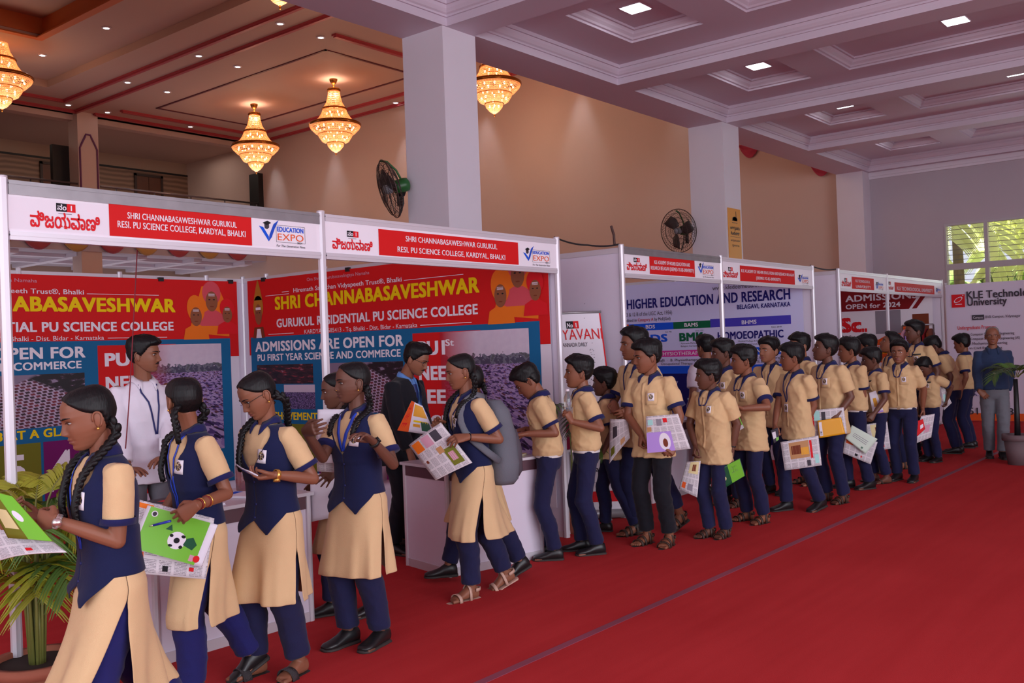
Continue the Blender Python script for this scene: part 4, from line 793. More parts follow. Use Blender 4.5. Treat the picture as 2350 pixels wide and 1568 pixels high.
def G(x, s): return math.exp(-.5 * (x / s) ** 2)
def face_dy(x, z, fem, nose=1.0):
    d = 0.0
    pn = np.interp(z, [-.046, -.041, -.034, -.028, -.01, .008, .022], [0, .35, 1, .93, .55, .22, 0]); d -= .021 * nose * pn * G(x, .0075 + .003 * clamp((-z - .005) / .03))
    for sx in (-1, 1):
        d -= .008 * nose * G(x - sx * .0135, .006) * G(z + .037, .006)
        d += .0095 * G(x - sx * .030, .0135) * G(z - .003, .0085)
        d -= (.003 if fem else .0045) * G(x - sx * .027, .017) * G(z - .021, .006)
        d -= .0035 * G(x - sx * .042, .014) * G(z + .026, .014)
        d += .003 * G(x - sx * .026, .006) * G(z + .062, .008)
    d -= .0065 * G(x, .015) * G(z + .0575, .0042); d -= .007 * G(x, .014) * G(z + .0695, .0048); d += .0045 * G(x, .019) * G(z + .0637, .0016)
    d += .003 * G(x, .02) * G(z + .081, .005); d -= .006 * G(x, .015) * G(z + .098, .010); d += .002 * G(x, .004) * G(z + .049, .004)
    return d
def head_pt(a, z, fem, nose=1.0):
    x, y = base_pt(a, z, fem)
    if math.cos(a) > .2: y += face_dy(x, z, fem, nose) * sm(.2, .45, math.cos(a))
    return V((x, y, z))
_HC = {}
def head_mesh(fem, lod, nose):
    key = (fem, lod, round(nose, 1))
    if key not in _HC:
        NZ, NA = ((76, 84), (52, 60))[lod]; zs, an = head_grid(NZ, NA)
        _HC[key] = (zs, an, [[head_pt(a, z, fem, nose) for a in an] for z in zs])
    return _HC[key]
def face_y(x, z, fem):         # front surface y of the face at (x, z)
    lo, hi = 0.0, 1.45; sx = 1 if x >= 0 else -1
    for _ in range(30):
        m = (lo + hi) / 2
        if base_pt(m, z, fem)[0] < abs(x): lo = m
        else: hi = m
    y = base_pt(lo, z, fem)[1]; return y + face_dy(x, z, fem) * sm(.2, .45, math.cos(lo))
def hair_mesh(fem, seed, lod, style):
    rnd = random.Random(seed); zs, an = head_grid(50 if lod == 0 else 34, 64 if lod == 0 else 44); off = [rnd.uniform(0, 9) for _ in range(3)]
    fr_ = rnd.uniform(-.006, .006); rings = []
    if style == 'bald': fr_ = .03
    pts_a = np.radians([0, 30, 48, 62, 74, 86, 100, 112, 130, 180])
    if fem: zl = np.array([.082, .074, .060, .044, .026, .012, .004, -.03, -.058, -.07])
    elif style == 'bald': zl = np.array([.1, .095, .08, .05, .03, .0, .004, -.02, -.045, -.05])
    else: zl = np.array([.064 + fr_, .062 + fr_, .058 + fr_ * .5, .040, .010, -.012, .012, -.026, -.052, -.062])
    for z in [.1079] + zs:
        ring = []
        for a in an:
            p = head_pt(a, z, fem) if z < .1078 else V((*base_pt(a, .1078, fem), .1078)); c = V((0, .012, min(z, .03))); n = (p - c).normalized(); 
            L = float(np.interp(abs(a), pts_a, zl)); cov = sm(-.004, .012, z - L); q = p * 34 + V(off)
            nz = noise.noise(V((q.x, q.y, q.z * .4))) * .5 + noise.noise(V((q.x * 2.6, q.y * 2.6, q.z))) * .35
            if fem: th = .009 + .0012 * nz; top = sm(.06, .1, z); th -= .005 * top * G(p.x, .004) if p.y < .05 else 0
            elif style == 'bald': th = .006 + .002 * nz
            else: th = (.012 + .016 * sm(.02, .09, z)) * (1 + .55 * nz) + (.009 * sm(.2, 1, math.cos(a)) * sm(.04, .075, z)) + .003 * noise.noise(V((q.x * 6, q.y * 6, q.z * 1.5)))
            ring.append(p + n * (th * cov - .010 * (1 - cov)))
        rings.append(ring)
    k = MB(); k.loft(rings, 0); return k

def two_bone(S, T, l1, l2, pole):
    d = T - S; L = d.length
    if L > (l1 + l2) * .995: T = S + d * ((l1 + l2) * .995 / L); d = T - S; L = d.length
    L = max(L, abs(l1 - l2) + .02); u = d.normalized(); a = (l1 * l1 - l2 * l2 + L * L) / (2 * L); h = math.sqrt(max(l1 * l1 - a * a, 0)); p = pole - u * pole.dot(u)
    p = p.normalized() if p.length > 1e-5 else u.orthogonal().normalized(); return S + u * a + p * h, T
def arm_rad(mb, A, B, r0_, r1, bulge=0, n=12):
    pts = [A.lerp(B, t) for t in (0, .25, .5, .75, 1)]; mb.tube(pts, [r0_ + (r1 - r0_) * t + bulge * math.sin(math.pi * t) for t in (0, .25, .5, .75, 1)], n)
    mb.ell(A, r0_, r0_, r0_, 10, 7); mb.ell(B, r1, r1, r1, 10, 7)
def hand(mb, W, fd, pn, sc, curl, side, spread=.10):
    fd = fd.normalized(); pn = (pn - fd * pn.dot(fd)).normalized(); sd = fd.cross(pn)     # sd: across the palm
    th_s = 1.0
    def P(a, b, c): return W + (fd * a + sd * b * side + pn * c) * sc
    rings = []
    for a, w, t in ((-.012, .026, .020), (.015, .031, .0195), (.045, .038, .018), (.072, .041, .0155), (.088, .038, .012)):
        rings.append([P(a, w * math.cos(k * math.pi / 7), t * math.sin(k * math.pi / 7)) for k in range(14)])
    mb.loft(rings, 0)
    for i, (b, l, r) in enumerate(((-.030, .068, .0082), (-.0105, .078, .0086), (.0095, .072, .0083), (.0285, .056, .0073))):
        p = P(.080 - abs(i - 1.2) * .004, b, 0); ang = .1; cur = curl * (1 + .12 * i); pts = [P(.06, b * .95, 0), p]; d0_ = (i - 1.4) * spread
        for j, seg in enumerate((.45, .31, .24)):
            ang += cur * (.75, .95, .6)[j]; d = fd * math.cos(ang) + pn * math.sin(ang) + sd * side * d0_ * math.cos(ang); p = p + d.normalized() * l * seg * sc * 1.06; pts.append(p)
        mb.tube(pts, [r * sc * 1.05, r * sc * 1.05, r * sc, r * .94 * sc, r * .8 * sc], 9); mb.ell(pts[-1], *(r * .82 * sc,) * 3, 8, 6)
    a0 = P(.012, -.022, .006); a1 = P(.042, -.045, .016 + .012 * curl); a2 = P(.068, -.048 + .012 * curl, .026 + .018 * curl); a3 = P(.088, -.042 + .022 * curl, .030 + .024 * curl)
    mb.tube([a0, a1, a2, a3], [.0135 * sc, .0115 * sc, .0098 * sc, .008 * sc], 9); mb.ell(a3, *(.0082 * sc,) * 3, 8, 6)
    return P(.075, 0, .02), P(.1, 0, .015)

def remesh(mb, name, mats, parent, voxel, smooth, wrinkle=0.0, seed=0, damp=()):
    o = mb.build(name, mats, None); m = o.modifiers.new('r', 'REMESH'); m.mode = 'VOXEL'; m.voxel_size = voxel; m.use_smooth_shade = True
    if smooth: q = o.modifiers.new('s', 'SMOOTH'); q.factor = .5; q.iterations = smooth
    dg = bpy.context.evaluated_depsgraph_get(); me = bpy.data.meshes.new_from_object(o.evaluated_get(dg)); old = o.data; o.modifiers.clear(); o.data = me; me.name = name; bpy.data.meshes.remove(old)
    if wrinkle:
        n = len(me.vertices); co = np.empty(n * 3); me.vertices.foreach_get('co', co); co = co.reshape(-1, 3); no = np.empty(n * 3); me.vertices.foreach_get('normal', no); no = no.reshape(-1, 3); rs = np.random.RandomState(seed); d = np.zeros(n)
        for f, am in ((9, 1.1), (15, 1), (24, .8), (40, .4)):
            for _ in range(3):
                kv = rs.normal(size=3); kv[2] *= 1.2; kv /= np.linalg.norm(kv); w = co @ kv * f + rs.uniform(0, 6.3) + 1.2 * np.sin(co @ rs.normal(size=3) * 9); d += am * (1 - np.abs(np.sin(w))) ** 2.2
        d = (d - np.percentile(d, 12)) / 3
        for c, rr in damp: d *= .1 + .9 * np.clip((np.linalg.norm(co - np.array(c), axis=1) - rr * .65) / (rr * .6), 0, 1)
        co += no * (d * wrinkle)[:, None]; me.vertices.foreach_set('co', co.ravel()); me.update()
    if parent: o.parent = parent
    return o
def bvh_of(*objs):
    vs, fs = [], []
    for o in objs:
        b0 = len(vs); vs += [v.co.copy() for v in o.data.vertices]; fs += [[i + b0 for i in p.vertices] for p in o.data.polygons]
    return BVHTree.FromPolygons(vs, fs)

class Person:
    def __init__(s, label, H, pos, face, **o):
        s.H = H; s.s = S_ = H / 1.6; s.o = o; s.hs = S_ ** .55 * o.get('hk', 1.0); s.fem = o.get('fem', False); s.lod = o.get('lod', 0); s.seed = o.get('seed', int(pos[0] * 977 + pos[1] * 131) % 10007); s.rnd = random.Random(s.seed)
        s.root = empty('person', pos, face + math.pi / 2); tag(s.root, label, 'person', o.get('group')); s.inv = Matrix.Translation(V(pos)) @ Matrix.Rotation(face + math.pi / 2, 4, 'Z'); s.Mw = s.inv.copy(); s.inv = s.inv.inverted()
        s.lean = math.radians(o.get('lean', 2)); s.tw = math.radians(o.get('twist', 0)); s.slean = math.radians(o.get('side', 0)); s.P = V((0, 0, (.84 - o.get('drop', .005)) * S_)); s.wk = o.get('width', 1.0)
        s.N = s.tor(.5 * S_, 0, .008 * S_); nk = math.radians(o.get('neck', 6)); hl = 1.6 * S_ - .108 * s.hs - 1.34 * S_
        s.Rt = RZ(s.tw) @ RY(-s.slean) @ RX(s.lean); s.Hc = s.N + s.Rt @ RX(nk) @ V((0, -.012 * S_, hl))
        hy, hp, hr = [math.radians(q) for q in o.get('head', (0, 0, 0))]; s.Rh = RZ(hy) @ RX(hp) @ RY(hr)
        s.skin = SKINS[o.get('tone', 0)]; s.lipm = LIPS[o.get('tone', 0)]; s.arms = {}; s.legs = {}
    def W2L(s, p): return s.inv @ V(p)
    def L2W(s, p): return s.Mw @ V(p)
    def tor(s, h, x=0.0, y=0.0):
        S_ = s.s; h1 = .16 * S_; L = s.lean; R = RZ(s.tw * sm(-.05 * S_, .3 * S_, h))
        if h <= 0 or abs(L) < 1e-4: yy, zz, A = 0.0, h, (0.0 if h <= 0 else L)
        elif h < h1: A = L * h / h1; yy = -(h1 / L) * (1 - math.cos(A)); zz = (h1 / L) * math.sin(A)
        else: A = L; yy = -(h1 / L) * (1 - math.cos(L)) - (h - h1) * math.sin(L); zz = (h1 / L) * math.sin(L) + (h - h1) * math.cos(L)
        v = V((0, yy, zz)) + RX(A) @ (R @ V((x, y, 0)))
        if s.slean and h > 0: v = RY(-s.slean * clamp(h / (.1 * S_))) @ v
        return s.P + v
    def ring(s, h, rx, ry, cy=0.0, n=32, e=2.3, cx=0.0):
        S_ = s.s; out = []
        for k in range(n):
            a = 2 * math.pi * k / n; c, q = math.cos(a), math.sin(a); out.append(s.tor(h * S_, (cx + rx * math.copysign(abs(c) ** (2 / e), c)) * S_ * s.wk, (cy + ry * math.copysign(abs(q) ** (2 / e), q)) * S_ * (s.wk * .5 + .5)))
        return out
    def solve(s):
        S_, o = s.s, s.o
        for sd, nm in ((1, 'L'), (-1, 'R')):
            Sj = s.tor(.428 * S_, sd * (.146 if s.fem else .154) * S_ * s.wk, .008 * S_); a = o.get('arm' + nm) or {}
            T = a.get('w'); T = V(T) if T is not None else s.tor(-.035 * S_, sd * .205 * S_ * s.wk, -.03 * S_)
            pole = V(a.get('pole', (sd * .45, .8, -.55))); l1, l2 = .262 * S_, .232 * S_; E_, T = two_bone(Sj, T, l1, l2, pole); fa = (T - E_).normalized()
            fd = V(a['fd']) if 'fd' in a else fa; pn = V(a['pn']) if 'pn' in a else V((-sd, -.25, .0)); s.arms[nm] = dict(S=Sj, E=E_, W=T, fd=fd, pn=pn, curl=a.get('curl', .35), sd=sd, spread=a.get('spread', .08))
            l = o.get('leg' + nm) or {}; Hj = s.P + RZ(s.tw * .3) @ V((sd * .078 * S_, 0, -.02 * S_)); yaw = math.radians(l.get('yaw', -sd * 8)); A = V((l['x'] * S_ if 'x' in l else sd * .085 * S_, l.get('y', 0) * S_ + .03 * S_, (.072 + l.get('z', 0)) * S_))
            if 'w' in l: A = V(l['w']); A.z = (.072 + l.get('z', 0)) * S_
            fdir = RZ(-yaw * 1.0) @ V((0, -1, 0)); K, A2 = two_bone(Hj, A, .388 * S_, .372 * S_, fdir + V((0, 0, .2))); s.legs[nm] = dict(H=Hj, K=K, A=A2, f=fdir, pitch=math.radians(l.get('pitch', 0)), sd=sd)
    def foot_frame(s, lg):
        f = lg['f']; p = lg['pitch']; F = f * math.cos(p) - V((0, 0, 1)) * math.sin(p); Z = V((0, 0, 1)) * math.cos(p) + f * math.sin(p); X = F.cross(Z); return F, Z, X
    def foot_loft(s, mb, lg, prof, mi=0, toe=0):
        F, Z, X = s.foot_frame(lg); A = lg['A']; S_ = s.s * s.o.get('fk', 1.0); rings = []
        for y, w, z0, z1, cx in prof:
            c = A + (F * y + X * (cx * lg['sd']) ) * S_ - Z * .072 * S_; r = []
            for k in range(14):
                a = 2 * math.pi * k / 14; r.append(c + (X * (w * math.cos(a)) + Z * ((z0 + z1) / 2 + (z1 - z0) / 2 * math.copysign(abs(math.sin(a)) ** .8, math.sin(a)))) * S_)
            rings.append(r)
        mb.loft(rings, mi)
    def body(s):
        S_, mb = s.s, MB()
        R = [s.ring(h, rx * .86, ry * .84) for h, rx, ry in ((-.1, .13, .09), (.1, .12, .085), (.3, .135, .09), (.42, .12, .075), (.49, .055, .05))]; mb.loft(R)
        nr = (.044 if s.fem else .049) * S_ ** .8 * s.o.get('neckr', 1); top = s.Hc + s.Rh @ V((0, .018, -.045)) * s.hs; mb.tube([s.tor(.44 * S_, 0, .01 * S_), s.N, s.N.lerp(top, .5), top], [nr * 1.5, nr * 1.08, nr, nr * .98], 14)
        for a in s.arms.values():
            k = s.o.get('armk', 1.0) * (.9 if s.fem else 1.0); arm_rad(mb, a['S'], a['E'], .041 * S_ * k, .034 * S_ * k, .003 * S_); arm_rad(mb, a['E'], a['W'], .035 * S_ * k, .0225 * S_ * k, .004 * S_); hand(mb, a['W'], a['fd'], a['pn'], S_ * .98, a['curl'], a['sd'], a['spread'])
        for lg in s.legs.values():
            arm_rad(mb, lg['H'], lg['K'], .055 * S_, .043 * S_); arm_rad(mb, lg['K'], lg['A'], .043 * S_, .033 * S_, .003 * S_)
            s.foot_loft(mb, lg, [(-.052, .016, .012, .05, 0), (-.045, .027, .003, .075, 0), (-.01, .031, .0, .1, 0), (.03, .033, .004, .085, 0), (.075, .037, .006, .058, .002), (.115, .042, .002, .04, .004), (.14, .038, .004, .03, .004)])
            F, Z, X = s.foot_frame(lg); sd = lg['sd']
            for i in range(5):
                b = (-.030 + .0155 * i) * sd; q = lg['A'] - Z * (.060 * S_) + (F * .13 + X * b) * S_; L = (.038, .036, .031, .025, .017)[i]; r = (.0125, .009, .0085, .008, .0075)[i] * S_; mb.tube([q - F * .02 * S_, q, q + F * L * .6 * S_, q + F * L * S_ - Z * .003 * S_], [r, r, r, r * .8], 8)
        vox = (.0042, .0055)[s.lod]; b = remesh(mb, 'body', [s.skin, s.lipm], None, vox, 2)
        # the head, with face, joined into the same mesh
        zs, an, g = head_mesh(s.fem, s.lod, s.o.get('nose', 1.0)); k = MB(); tr = lambda p: s.Hc + s.Rh @ (p * s.hs)
        k.loft([[tr(p) for p in r] for r in g], 0)
        n = len(an); ct = 0
        for i in range(len(zs) - 1):
            for j in range(n):
                z = (zs[i] + zs[i + 1]) / 2; x = g[i][j].x
                if abs(an[j]) < 1.0 and abs(x) < .021 - abs(z + .0637) * .8 and -.0765 < z < -.0525: k.m[ct] = 1
                ct += 1
        for sd in (-1, 1):
            Re = RZ(sd * -.35) @ RX(-.16); c = V((sd * .0745, .016, -.012)); k.ell((0, 0, 0), .0065, .017, .030, 12, 9); m0 = len(k.v) - 12 * 8 - 2
            for i in range(m0, len(k.v)):
                p = V(k.v[i]); p.z += 0 if p.z > 0 else 0; p.y *= 1 + .3 * (p.z / .03); k.v[i] = tuple(tr(c + Re @ p))
            rim = [V((sd * .006, .016 * math.cos(t) * (1 + .25 * math.sin(t)), .029 * math.sin(t))) for t in [math.radians(q) for q in range(-60, 215, 25)]]; k.tube([tr(c + Re @ p) for p in rim], .0038 * s.hs, 6)
        bm = bmesh.new(); bm.from_mesh(b.data); tmp = k.build('tmp', [s.skin, s.lipm]); bm.from_mesh(tmp.data); bm.to_mesh(b.data); bm.free(); m_ = tmp.data; bpy.data.objects.remove(tmp); bpy.data.meshes.remove(m_)
        b.data.polygons.foreach_set('use_smooth', [True] * len(b.data.polygons)); b.parent = s.root; s.bodyo = b
        # eyes, brows
        for sd in (-1, 1):
            x = sd * .0305; y = face_y(x, .003, s.fem); k = MB(); op = s.o.get('open', .78); k.ell((0, 0, 0), .0145, .0095, .0072 * op, 12, 8, 0); gz = s.o.get('gaze', 0) * .004
            k.ell((gz, -.0068, -.0008 * (2 - op)), .0056, .0036, min(.0056, .0066 * op), 10, 7, 1); k.v = [tuple(tr(V((x, y + .0038, .003)) + RZ(sd * .22) @ V(p))) for p in k.v]; k.build('eye', [M_EYEW, M_IRIS], s.root)
            k = MB(); pts = []
            for q in range(8):
                t = q / 7; xx = sd * (.012 + .040 * t); zz = .0195 + .006 * math.sin(t * 2.3) - .003 * t; pts.append(tr(V((xx, face_y(xx, zz, s.fem) - .0006, zz))))
            k.tube(pts, [r * s.hs for r in (.0022, .0034, .0036, .0034, .003, .0024, .0018, .001)], 6); k.build('eyebrow', M_HAIR if not s.o.get('grey') else M_GREYHAIR, s.root)
            if s.lod == 0:
                k = MB(); pts = []
                for q in range(7):
                    t = q / 6; xx = x + (t - .5) * .03; zz = .003 + .0072 * op * math.sin(math.pi * t) + .0012 - .001 * abs(t - .5); pts.append(tr(V((xx, face_y(xx, zz, s.fem) - .0022 - .0035 * math.sin(math.pi * t), zz))))
                k.tube(pts, [.0008 * s.hs, .0013 * s.hs, .0016 * s.hs, .0016 * s.hs, .0016 * s.hs, .0013 * s.hs, .0008 * s.hs], 5); k.build('eyelid_line', M_IRIS, s.root)
        k = hair_mesh(s.fem, s.seed, s.lod, s.o.get('hair', '')); k.v = [tuple(tr(V(p))) for p in k.v]; k.build('hair', M_GREYHAIR if s.o.get('grey') else M_HAIR, s.root)
        s.tr = tr
        if s.o.get('glasses'):
            k = MB()
            for sd in (-1, 1):
                y = face_y(sd * .031, -.002, s.fem) - .012; pts = [tr(V((sd * .033 + .024 * math.cos(t), y + .006 * abs(sd * .033 + .024 * math.cos(t)) / .05, -.002 + .017 * math.sin(t)))) for t in [2 * math.pi * q / 16 for q in range(17)]]; k.tube(pts, .0014 * s.hs, 5)
                k.tube([tr(V((sd * .057, y + .007, .004))), tr(V((sd * .074, -.02, .006))), tr(V((sd * .078, .018, .002)))], .0014 * s.hs, 5)
            y = face_y(0, .003, s.fem) - .004; k.tube([tr(V((-.010, y - .004, .002))), tr(V((0, y - .006, .004))), tr(V((.010, y - .004, .002)))], .0013 * s.hs, 5); k.build('glasses', M_BLACK, s.root)
        if s.o.get('moustache'):
            k = MB(); pts = [];
            for q in range(11):
                t = q / 10 * 2 - 1; xx = t * .027; zz = -.0505 - .007 * t * t; pts.append(tr(V((xx, face_y(xx, zz, False) - .001, zz))))
            k.tube(pts, [.0015 * s.hs + .0042 * s.hs * math.sin(math.pi * q / 10) for q in range(11)], 7); k.build('moustache', M_HAIR, s.root)
        if s.fem:
            for sd in (-1, 1):
                q = tr(V((sd * .0815, .006, -.043))); k = MB(); k.ell(q, .006 * s.hs, .006 * s.hs, .006 * s.hs, 8, 6); k.build('earring', M_GOLDJ, s.root)
            if s.o.get('nosepin'): k = MB(); k.ell(tr(V((.0175, face_y(.0165, -.034, True) - .002, -.034))), .0035, .0035, .0035, 8, 6); k.build('nose_pin', M_GOLDJ, s.root)
    def braid(s, sd, path, r=.017, end=.01):
        S_ = s.s; pts = [V(p) for p in path]; 
        dense = []
        for i in range(len(pts) - 1):
            p0, p1, p2, p3 = pts[max(i - 1, 0)], pts[i], pts[i + 1], pts[min(i + 2, len(pts) - 1)]
            for q in range(12):
                t = q / 12; dense.append(.5 * ((2 * p1) + (p2 - p0) * t + (2 * p0 - 5 * p1 + 4 * p2 - p3) * t * t + (3 * p1 - p0 - 3 * p2 + p3) * t ** 3))
        dense.append(pts[-1]); k = MB(); acc = 0; nxt = 0; i = 0; tot = sum((b - a).length for a, b in zip(dense, dense[1:])); run = 0; U = None
        k.tube(dense[::4] + [dense[-1]], [r * .75] * (len(dense[::4])) + [end], 8)
        for a, b in zip(dense, dense[1:]):
            seg = (b - a).length
            while nxt <= run + seg:
                t = (b - a).normalized(); f = nxt / tot; rr = r + (end - r) * f; p = a.lerp(b, (nxt - run) / max(seg, 1e-6)); side = t.cross(V((.3, -.9, .2)) if U is None else U); side.normalize()
                for q in (-1, 1):
                    if (i % 2 == 0) == (q > 0): Q = (t + side * q * -.75).normalized().to_track_quat('Z', 'X').to_matrix(); k.ell(p + side * (q * rr * .52), rr * .72, rr * .8, rr * 1.25, 9, 7, 0, Q)
                i += 1; nxt += rr * .78
            run += seg
        k.build('braid', M_HAIR, s.root)
    # ---- clothing
    def shirt(s, m=None, tucked=True, cuffs=True, sleeve=.74, long=False, hem=-.13, name='shirt', wr=.016, collar=None, fit=1.0):
        S_, mb = s.s, MB(); m = m or M_BEIGE_S
        T = [(.0 if tucked else hem, .142 if tucked else .172, .100 if tucked else .134), (-.06 if not tucked else .012, .163 if not tucked else .154, .122 if not tucked else .112), (.05, .158, .114), (.14, .154, .112), (.25, .156, .112), (.35, .160, .112), (.41, .150, .100), (.445, .124, .082), (.470, .096, .068), (.492, .062, .057)]
        if s.fem: T = [(-.10, .152, .112), (0, .148, .108), (.1, .132, .098), (.2, .130, .1), (.3, .142, .112), (.37, .146, .110), (.43, .134, .09), (.46, .1, .072), (.485, .062, .056)]
        mb.loft([s.ring(h, rx * fit, ry * fit, -.006 if .2 < h < .4 else 0) for h, rx, ry in sorted(T)])
        for a in s.arms.values():
            d = (a['E'] - a['S']); c = s.tor(.415 * S_, a['sd'] * .085 * S_ * s.wk, .006 * S_); k = .94 if s.fem else 1.0
            if long: pts = [c, a['S'], a['S'].lerp(a['E'], .5), a['E'], a['E'].lerp(a['W'], .5), a['E'].lerp(a['W'], sleeve)]; rad = [.048, .056, .055, .053, .048, .043]
            else: pts = [c, a['S'], a['S'].lerp(a['E'], .3), a['S'].lerp(a['E'], .55), a['S'].lerp(a['E'], sleeve)]; rad = [.050, .0605, .064, .064, .063]
            mb.tube(pts, [r * S_ * k * fit for r in rad], 16)
        o = remesh(mb, name, m, s.root, (.0085, .011)[s.lod] * S_, 3, wr, s.seed, [] if long else [(a['S'].lerp(a['E'], sleeve - .03), .10 * S_) for a in s.arms.values()]); s.shirto = o; s.cast = [o]
        if cuffs and not long:
            for a in s.arms.values():
                k = MB(); d = (a['E'] - a['S']); R0 = (.072 if not s.fem else .067) * S_; e0, e1 = a['S'].lerp(a['E'], sleeve - .085), a['S'].lerp(a['E'], sleeve + .012); k.tube([e0, e1, e1 - d * .002, e0], [R0 * .97, R0, R0 * .8, R0 * .8], 20, caps=False); k.build('sleeve_cuff', cuffs if cuffs is not True else M_NAVY, s.root)
        if collar: s.collar(collar)
    def collar(s, m, open_=24, wide=1.0):
        S_ = s.s; k = MB(); rows = [[], [], []]; M_ = 25; nr = .056 * S_ ** .8 * (.92 if s.fem else 1) * s.o.get('neckr', 1)
        for j in range(M_):
            a = math.radians(open_ + (360 - 2 * open_) * j / (M_ - 1)); fx, fy = math.sin(a), -math.cos(a); fr2 = math.exp(-((min(a, 2 * math.pi - a) - math.radians(open_)) / .5) ** 2)
            rows[0].append(s.tor((.49 - .012 * max(0, math.cos(a))) * S_, fx * nr * .98, fy * nr * .98 + .006 * S_)); rows[1].append(s.tor((.528 - .030 * max(0, math.cos(a))) * S_, fx * nr * 1.06, fy * nr * 1.06 + .010 * S_)); ro = nr * (1.5 + .42 * fr2) * wide
            rows[2].append(s.tor((.480 - .022 * max(0, math.cos(a)) - .046 * fr2) * S_, fx * ro, fy * ro * 1.06 + .006 * S_))
        mid = [a.lerp(b, .5) + (a - b).normalized() * 0 + V((0, 0, .008 * S_)) for a, b in zip(rows[1], rows[2])]; bv = bvh_of(*s.cast); up = s.Rt @ V((0, 0, 1))
        for row in (mid, rows[2]):
            for i, p in enumerate(row):
                h = bv.ray_cast(p + up * .12, -up)
                if h[0] is not None and (h[0] - p).dot(up) > -.004: row[i] = h[0] + up * .005 + h[1] * .003
        k.loft([rows[0], rows[1], mid, rows[2]], 0, False, True, False); o = k.build('collar', m, s.root); q = o.modifiers.new('thickness', 'SOLIDIFY'); q.thickness = .004; q.offset = 0
    def surf(s, h, x, off=.003, back=False):       # a point on the garment, seen from the front at torso height h (x, h in body units)
        S_ = s.s
        if not hasattr(s, 'bv'): s.bv = bvh_of(*s.cast)
        p = s.tor(h * S_, x * S_, 0); q = s.tor(h * S_, x * S_, -1.0 if not back else 1.0); d = (p - q).normalized(); hit = s.bv.ray_cast(q + (p - q) * .55, d)
        if hit[0] is None: return p + (q - p).normalized() * .1 * S_, -d
        n = hit[1] if hit[1].dot(d) < 0 else -hit[1]; return hit[0] + n * off, n
    def decal(s, name, h, x, w, hh, m, off=.003, rot=0.0, thick=.0):
        k = MB(); N = 5; vs, uv = [], []; flat = name == 'name_card'
        if flat: c0, n0 = s.surf(h, x, off); n0 = (n0 + s.Rt @ V((0, -1, 0))).normalized(); ux = V((0, 0, 1)).cross(n0).normalized(); uy = n0.cross(ux)
        for j in range(N):
            for i in range(N):
                u, v = i / (N - 1) - .5, j / (N - 1) - .5; a, b = u * w, v * hh; a, b = a * math.cos(rot) - b * math.sin(rot), a * math.sin(rot) + b * math.cos(rot); vs.append(s.surf(h + b, x + a, off)[0] if not flat else c0 + (ux * a + uy * b) * s.s + n0 * .004); uv.append((u + .5, v + .5))
        k.add(vs, [(j * N + i, j * N + i + 1, (j + 1) * N + i + 1, (j + 1) * N + i) for j in range(N - 1) for i in range(N - 1)], 0, True, uv); o = k.build(name, m, s.root); q = o.modifiers.new('thickness', 'SOLIDIFY'); q.thickness = .0015; q.offset = 1; return o
    def strip(s, name, path, w, m, off=.004):
        P_ = []
        for (h0, x0), (h1, x1) in zip(path, path[1:]):
            for q in range(8): t = q / 8; P_.append((h0 + (h1 - h0) * t, x0 + (x1 - x0) * t))
        P_.append(path[-1]); pn = [s.surf(h, x, off) for h, x in P_]; rows = [[], []]
        for i, (p, n) in enumerate(pn):
            t = pn[min(i + 1, len(pn) - 1)][0] - pn[max(i - 1, 0)][0]; sd = t.cross(n); sd = sd.normalized() if sd.length > 1e-7 else V((1, 0, 0)); rows[0].append(p - sd * w / 2); rows[1].append(p + sd * w / 2)
        k = MB(); k.loft(rows, 0, False, True, False); o = k.build(name, m, s.root); q = o.modifiers.new('thickness', 'SOLIDIFY'); q.thickness = .002; q.offset = 0; return o
    def badge(s, h=.33, x=.075, w=.042, hh=.055, rot=.0): s.decal('badge', h, x, w, hh, M_BADGE, .005, rot)
    def lanyard(s, low=.30, m=None, card=True, x=0.0, w=.011, cm=None):
        m = m or M_LAN; s.strip('lanyard', [(.475, .052), (.43, .05), (.37, .03 + x * .5), (low, x + .004)], w, m, .005); s.strip('lanyard', [(.475, -.052), (.43, -.05), (.37, -.03 + x * .5), (low, x - .004)], w, m, .005)
        if card: s.decal('name_card', low - .055, x, .052, .078, cm or M_BADGE, .008)
    def trousers(s, m=None, wide=1.0, top=.10, wr=.009, name='trousers', ankle=.93):
        S_, mb = s.s, MB(); m = m or M_NAVYT; sh = -.02
        mb.loft([s.ring(h, rx, ry) for h, rx, ry in ((-.11, .112, .084), (-.08, .132, .096), (-.02, .140, .101), (top * .5, .134, .096), (top, .128, .092))])
        for lg in s.legs.values():
            H0, K, A = lg['H'], lg['K'], lg['A']; e = K.lerp(A, ankle); mid = K.lerp(A, .5); fw = lg['f'] * (-.012 * S_)
            mb.tube([H0 + V((0, 0, .02 * S_)), H0.lerp(K, .2), H0.lerp(K, .6), K, K.lerp(A, .35) + fw, K.lerp(A, .7) + fw * .6, e], [r * S_ * wide for r in ((.078, .080, .073, .066, .064, .060, .060) if not s.fem else (.066, .070, .072, .070, .066, .060, .058))], 16)
        return remesh(mb, name, m, s.root, (.0095, .012)[s.lod] * S_, 3, wr, s.seed + 5)
    def belt(s, m=None, h=.0):
        R = [s.ring(h + dh, .152, .110, 0, 40) for dh in (-.010, .008)]; R2 = [s.ring(h + dh, .140, .098, 0, 40) for dh in (.008, -.010)]; k = MB(); k.loft(R + R2, 0, False); k.build('belt', m or M_BELTW, s.root); q, n = s.tor(h * s.s, 0, -.1085 * s.s - .004), 0
        k = MB(); k.box((-.014, -.004, -.012), (.014, .004, .012), M=Matrix.Translation(q)); k.build('belt_buckle', M_SILVER, s.root)
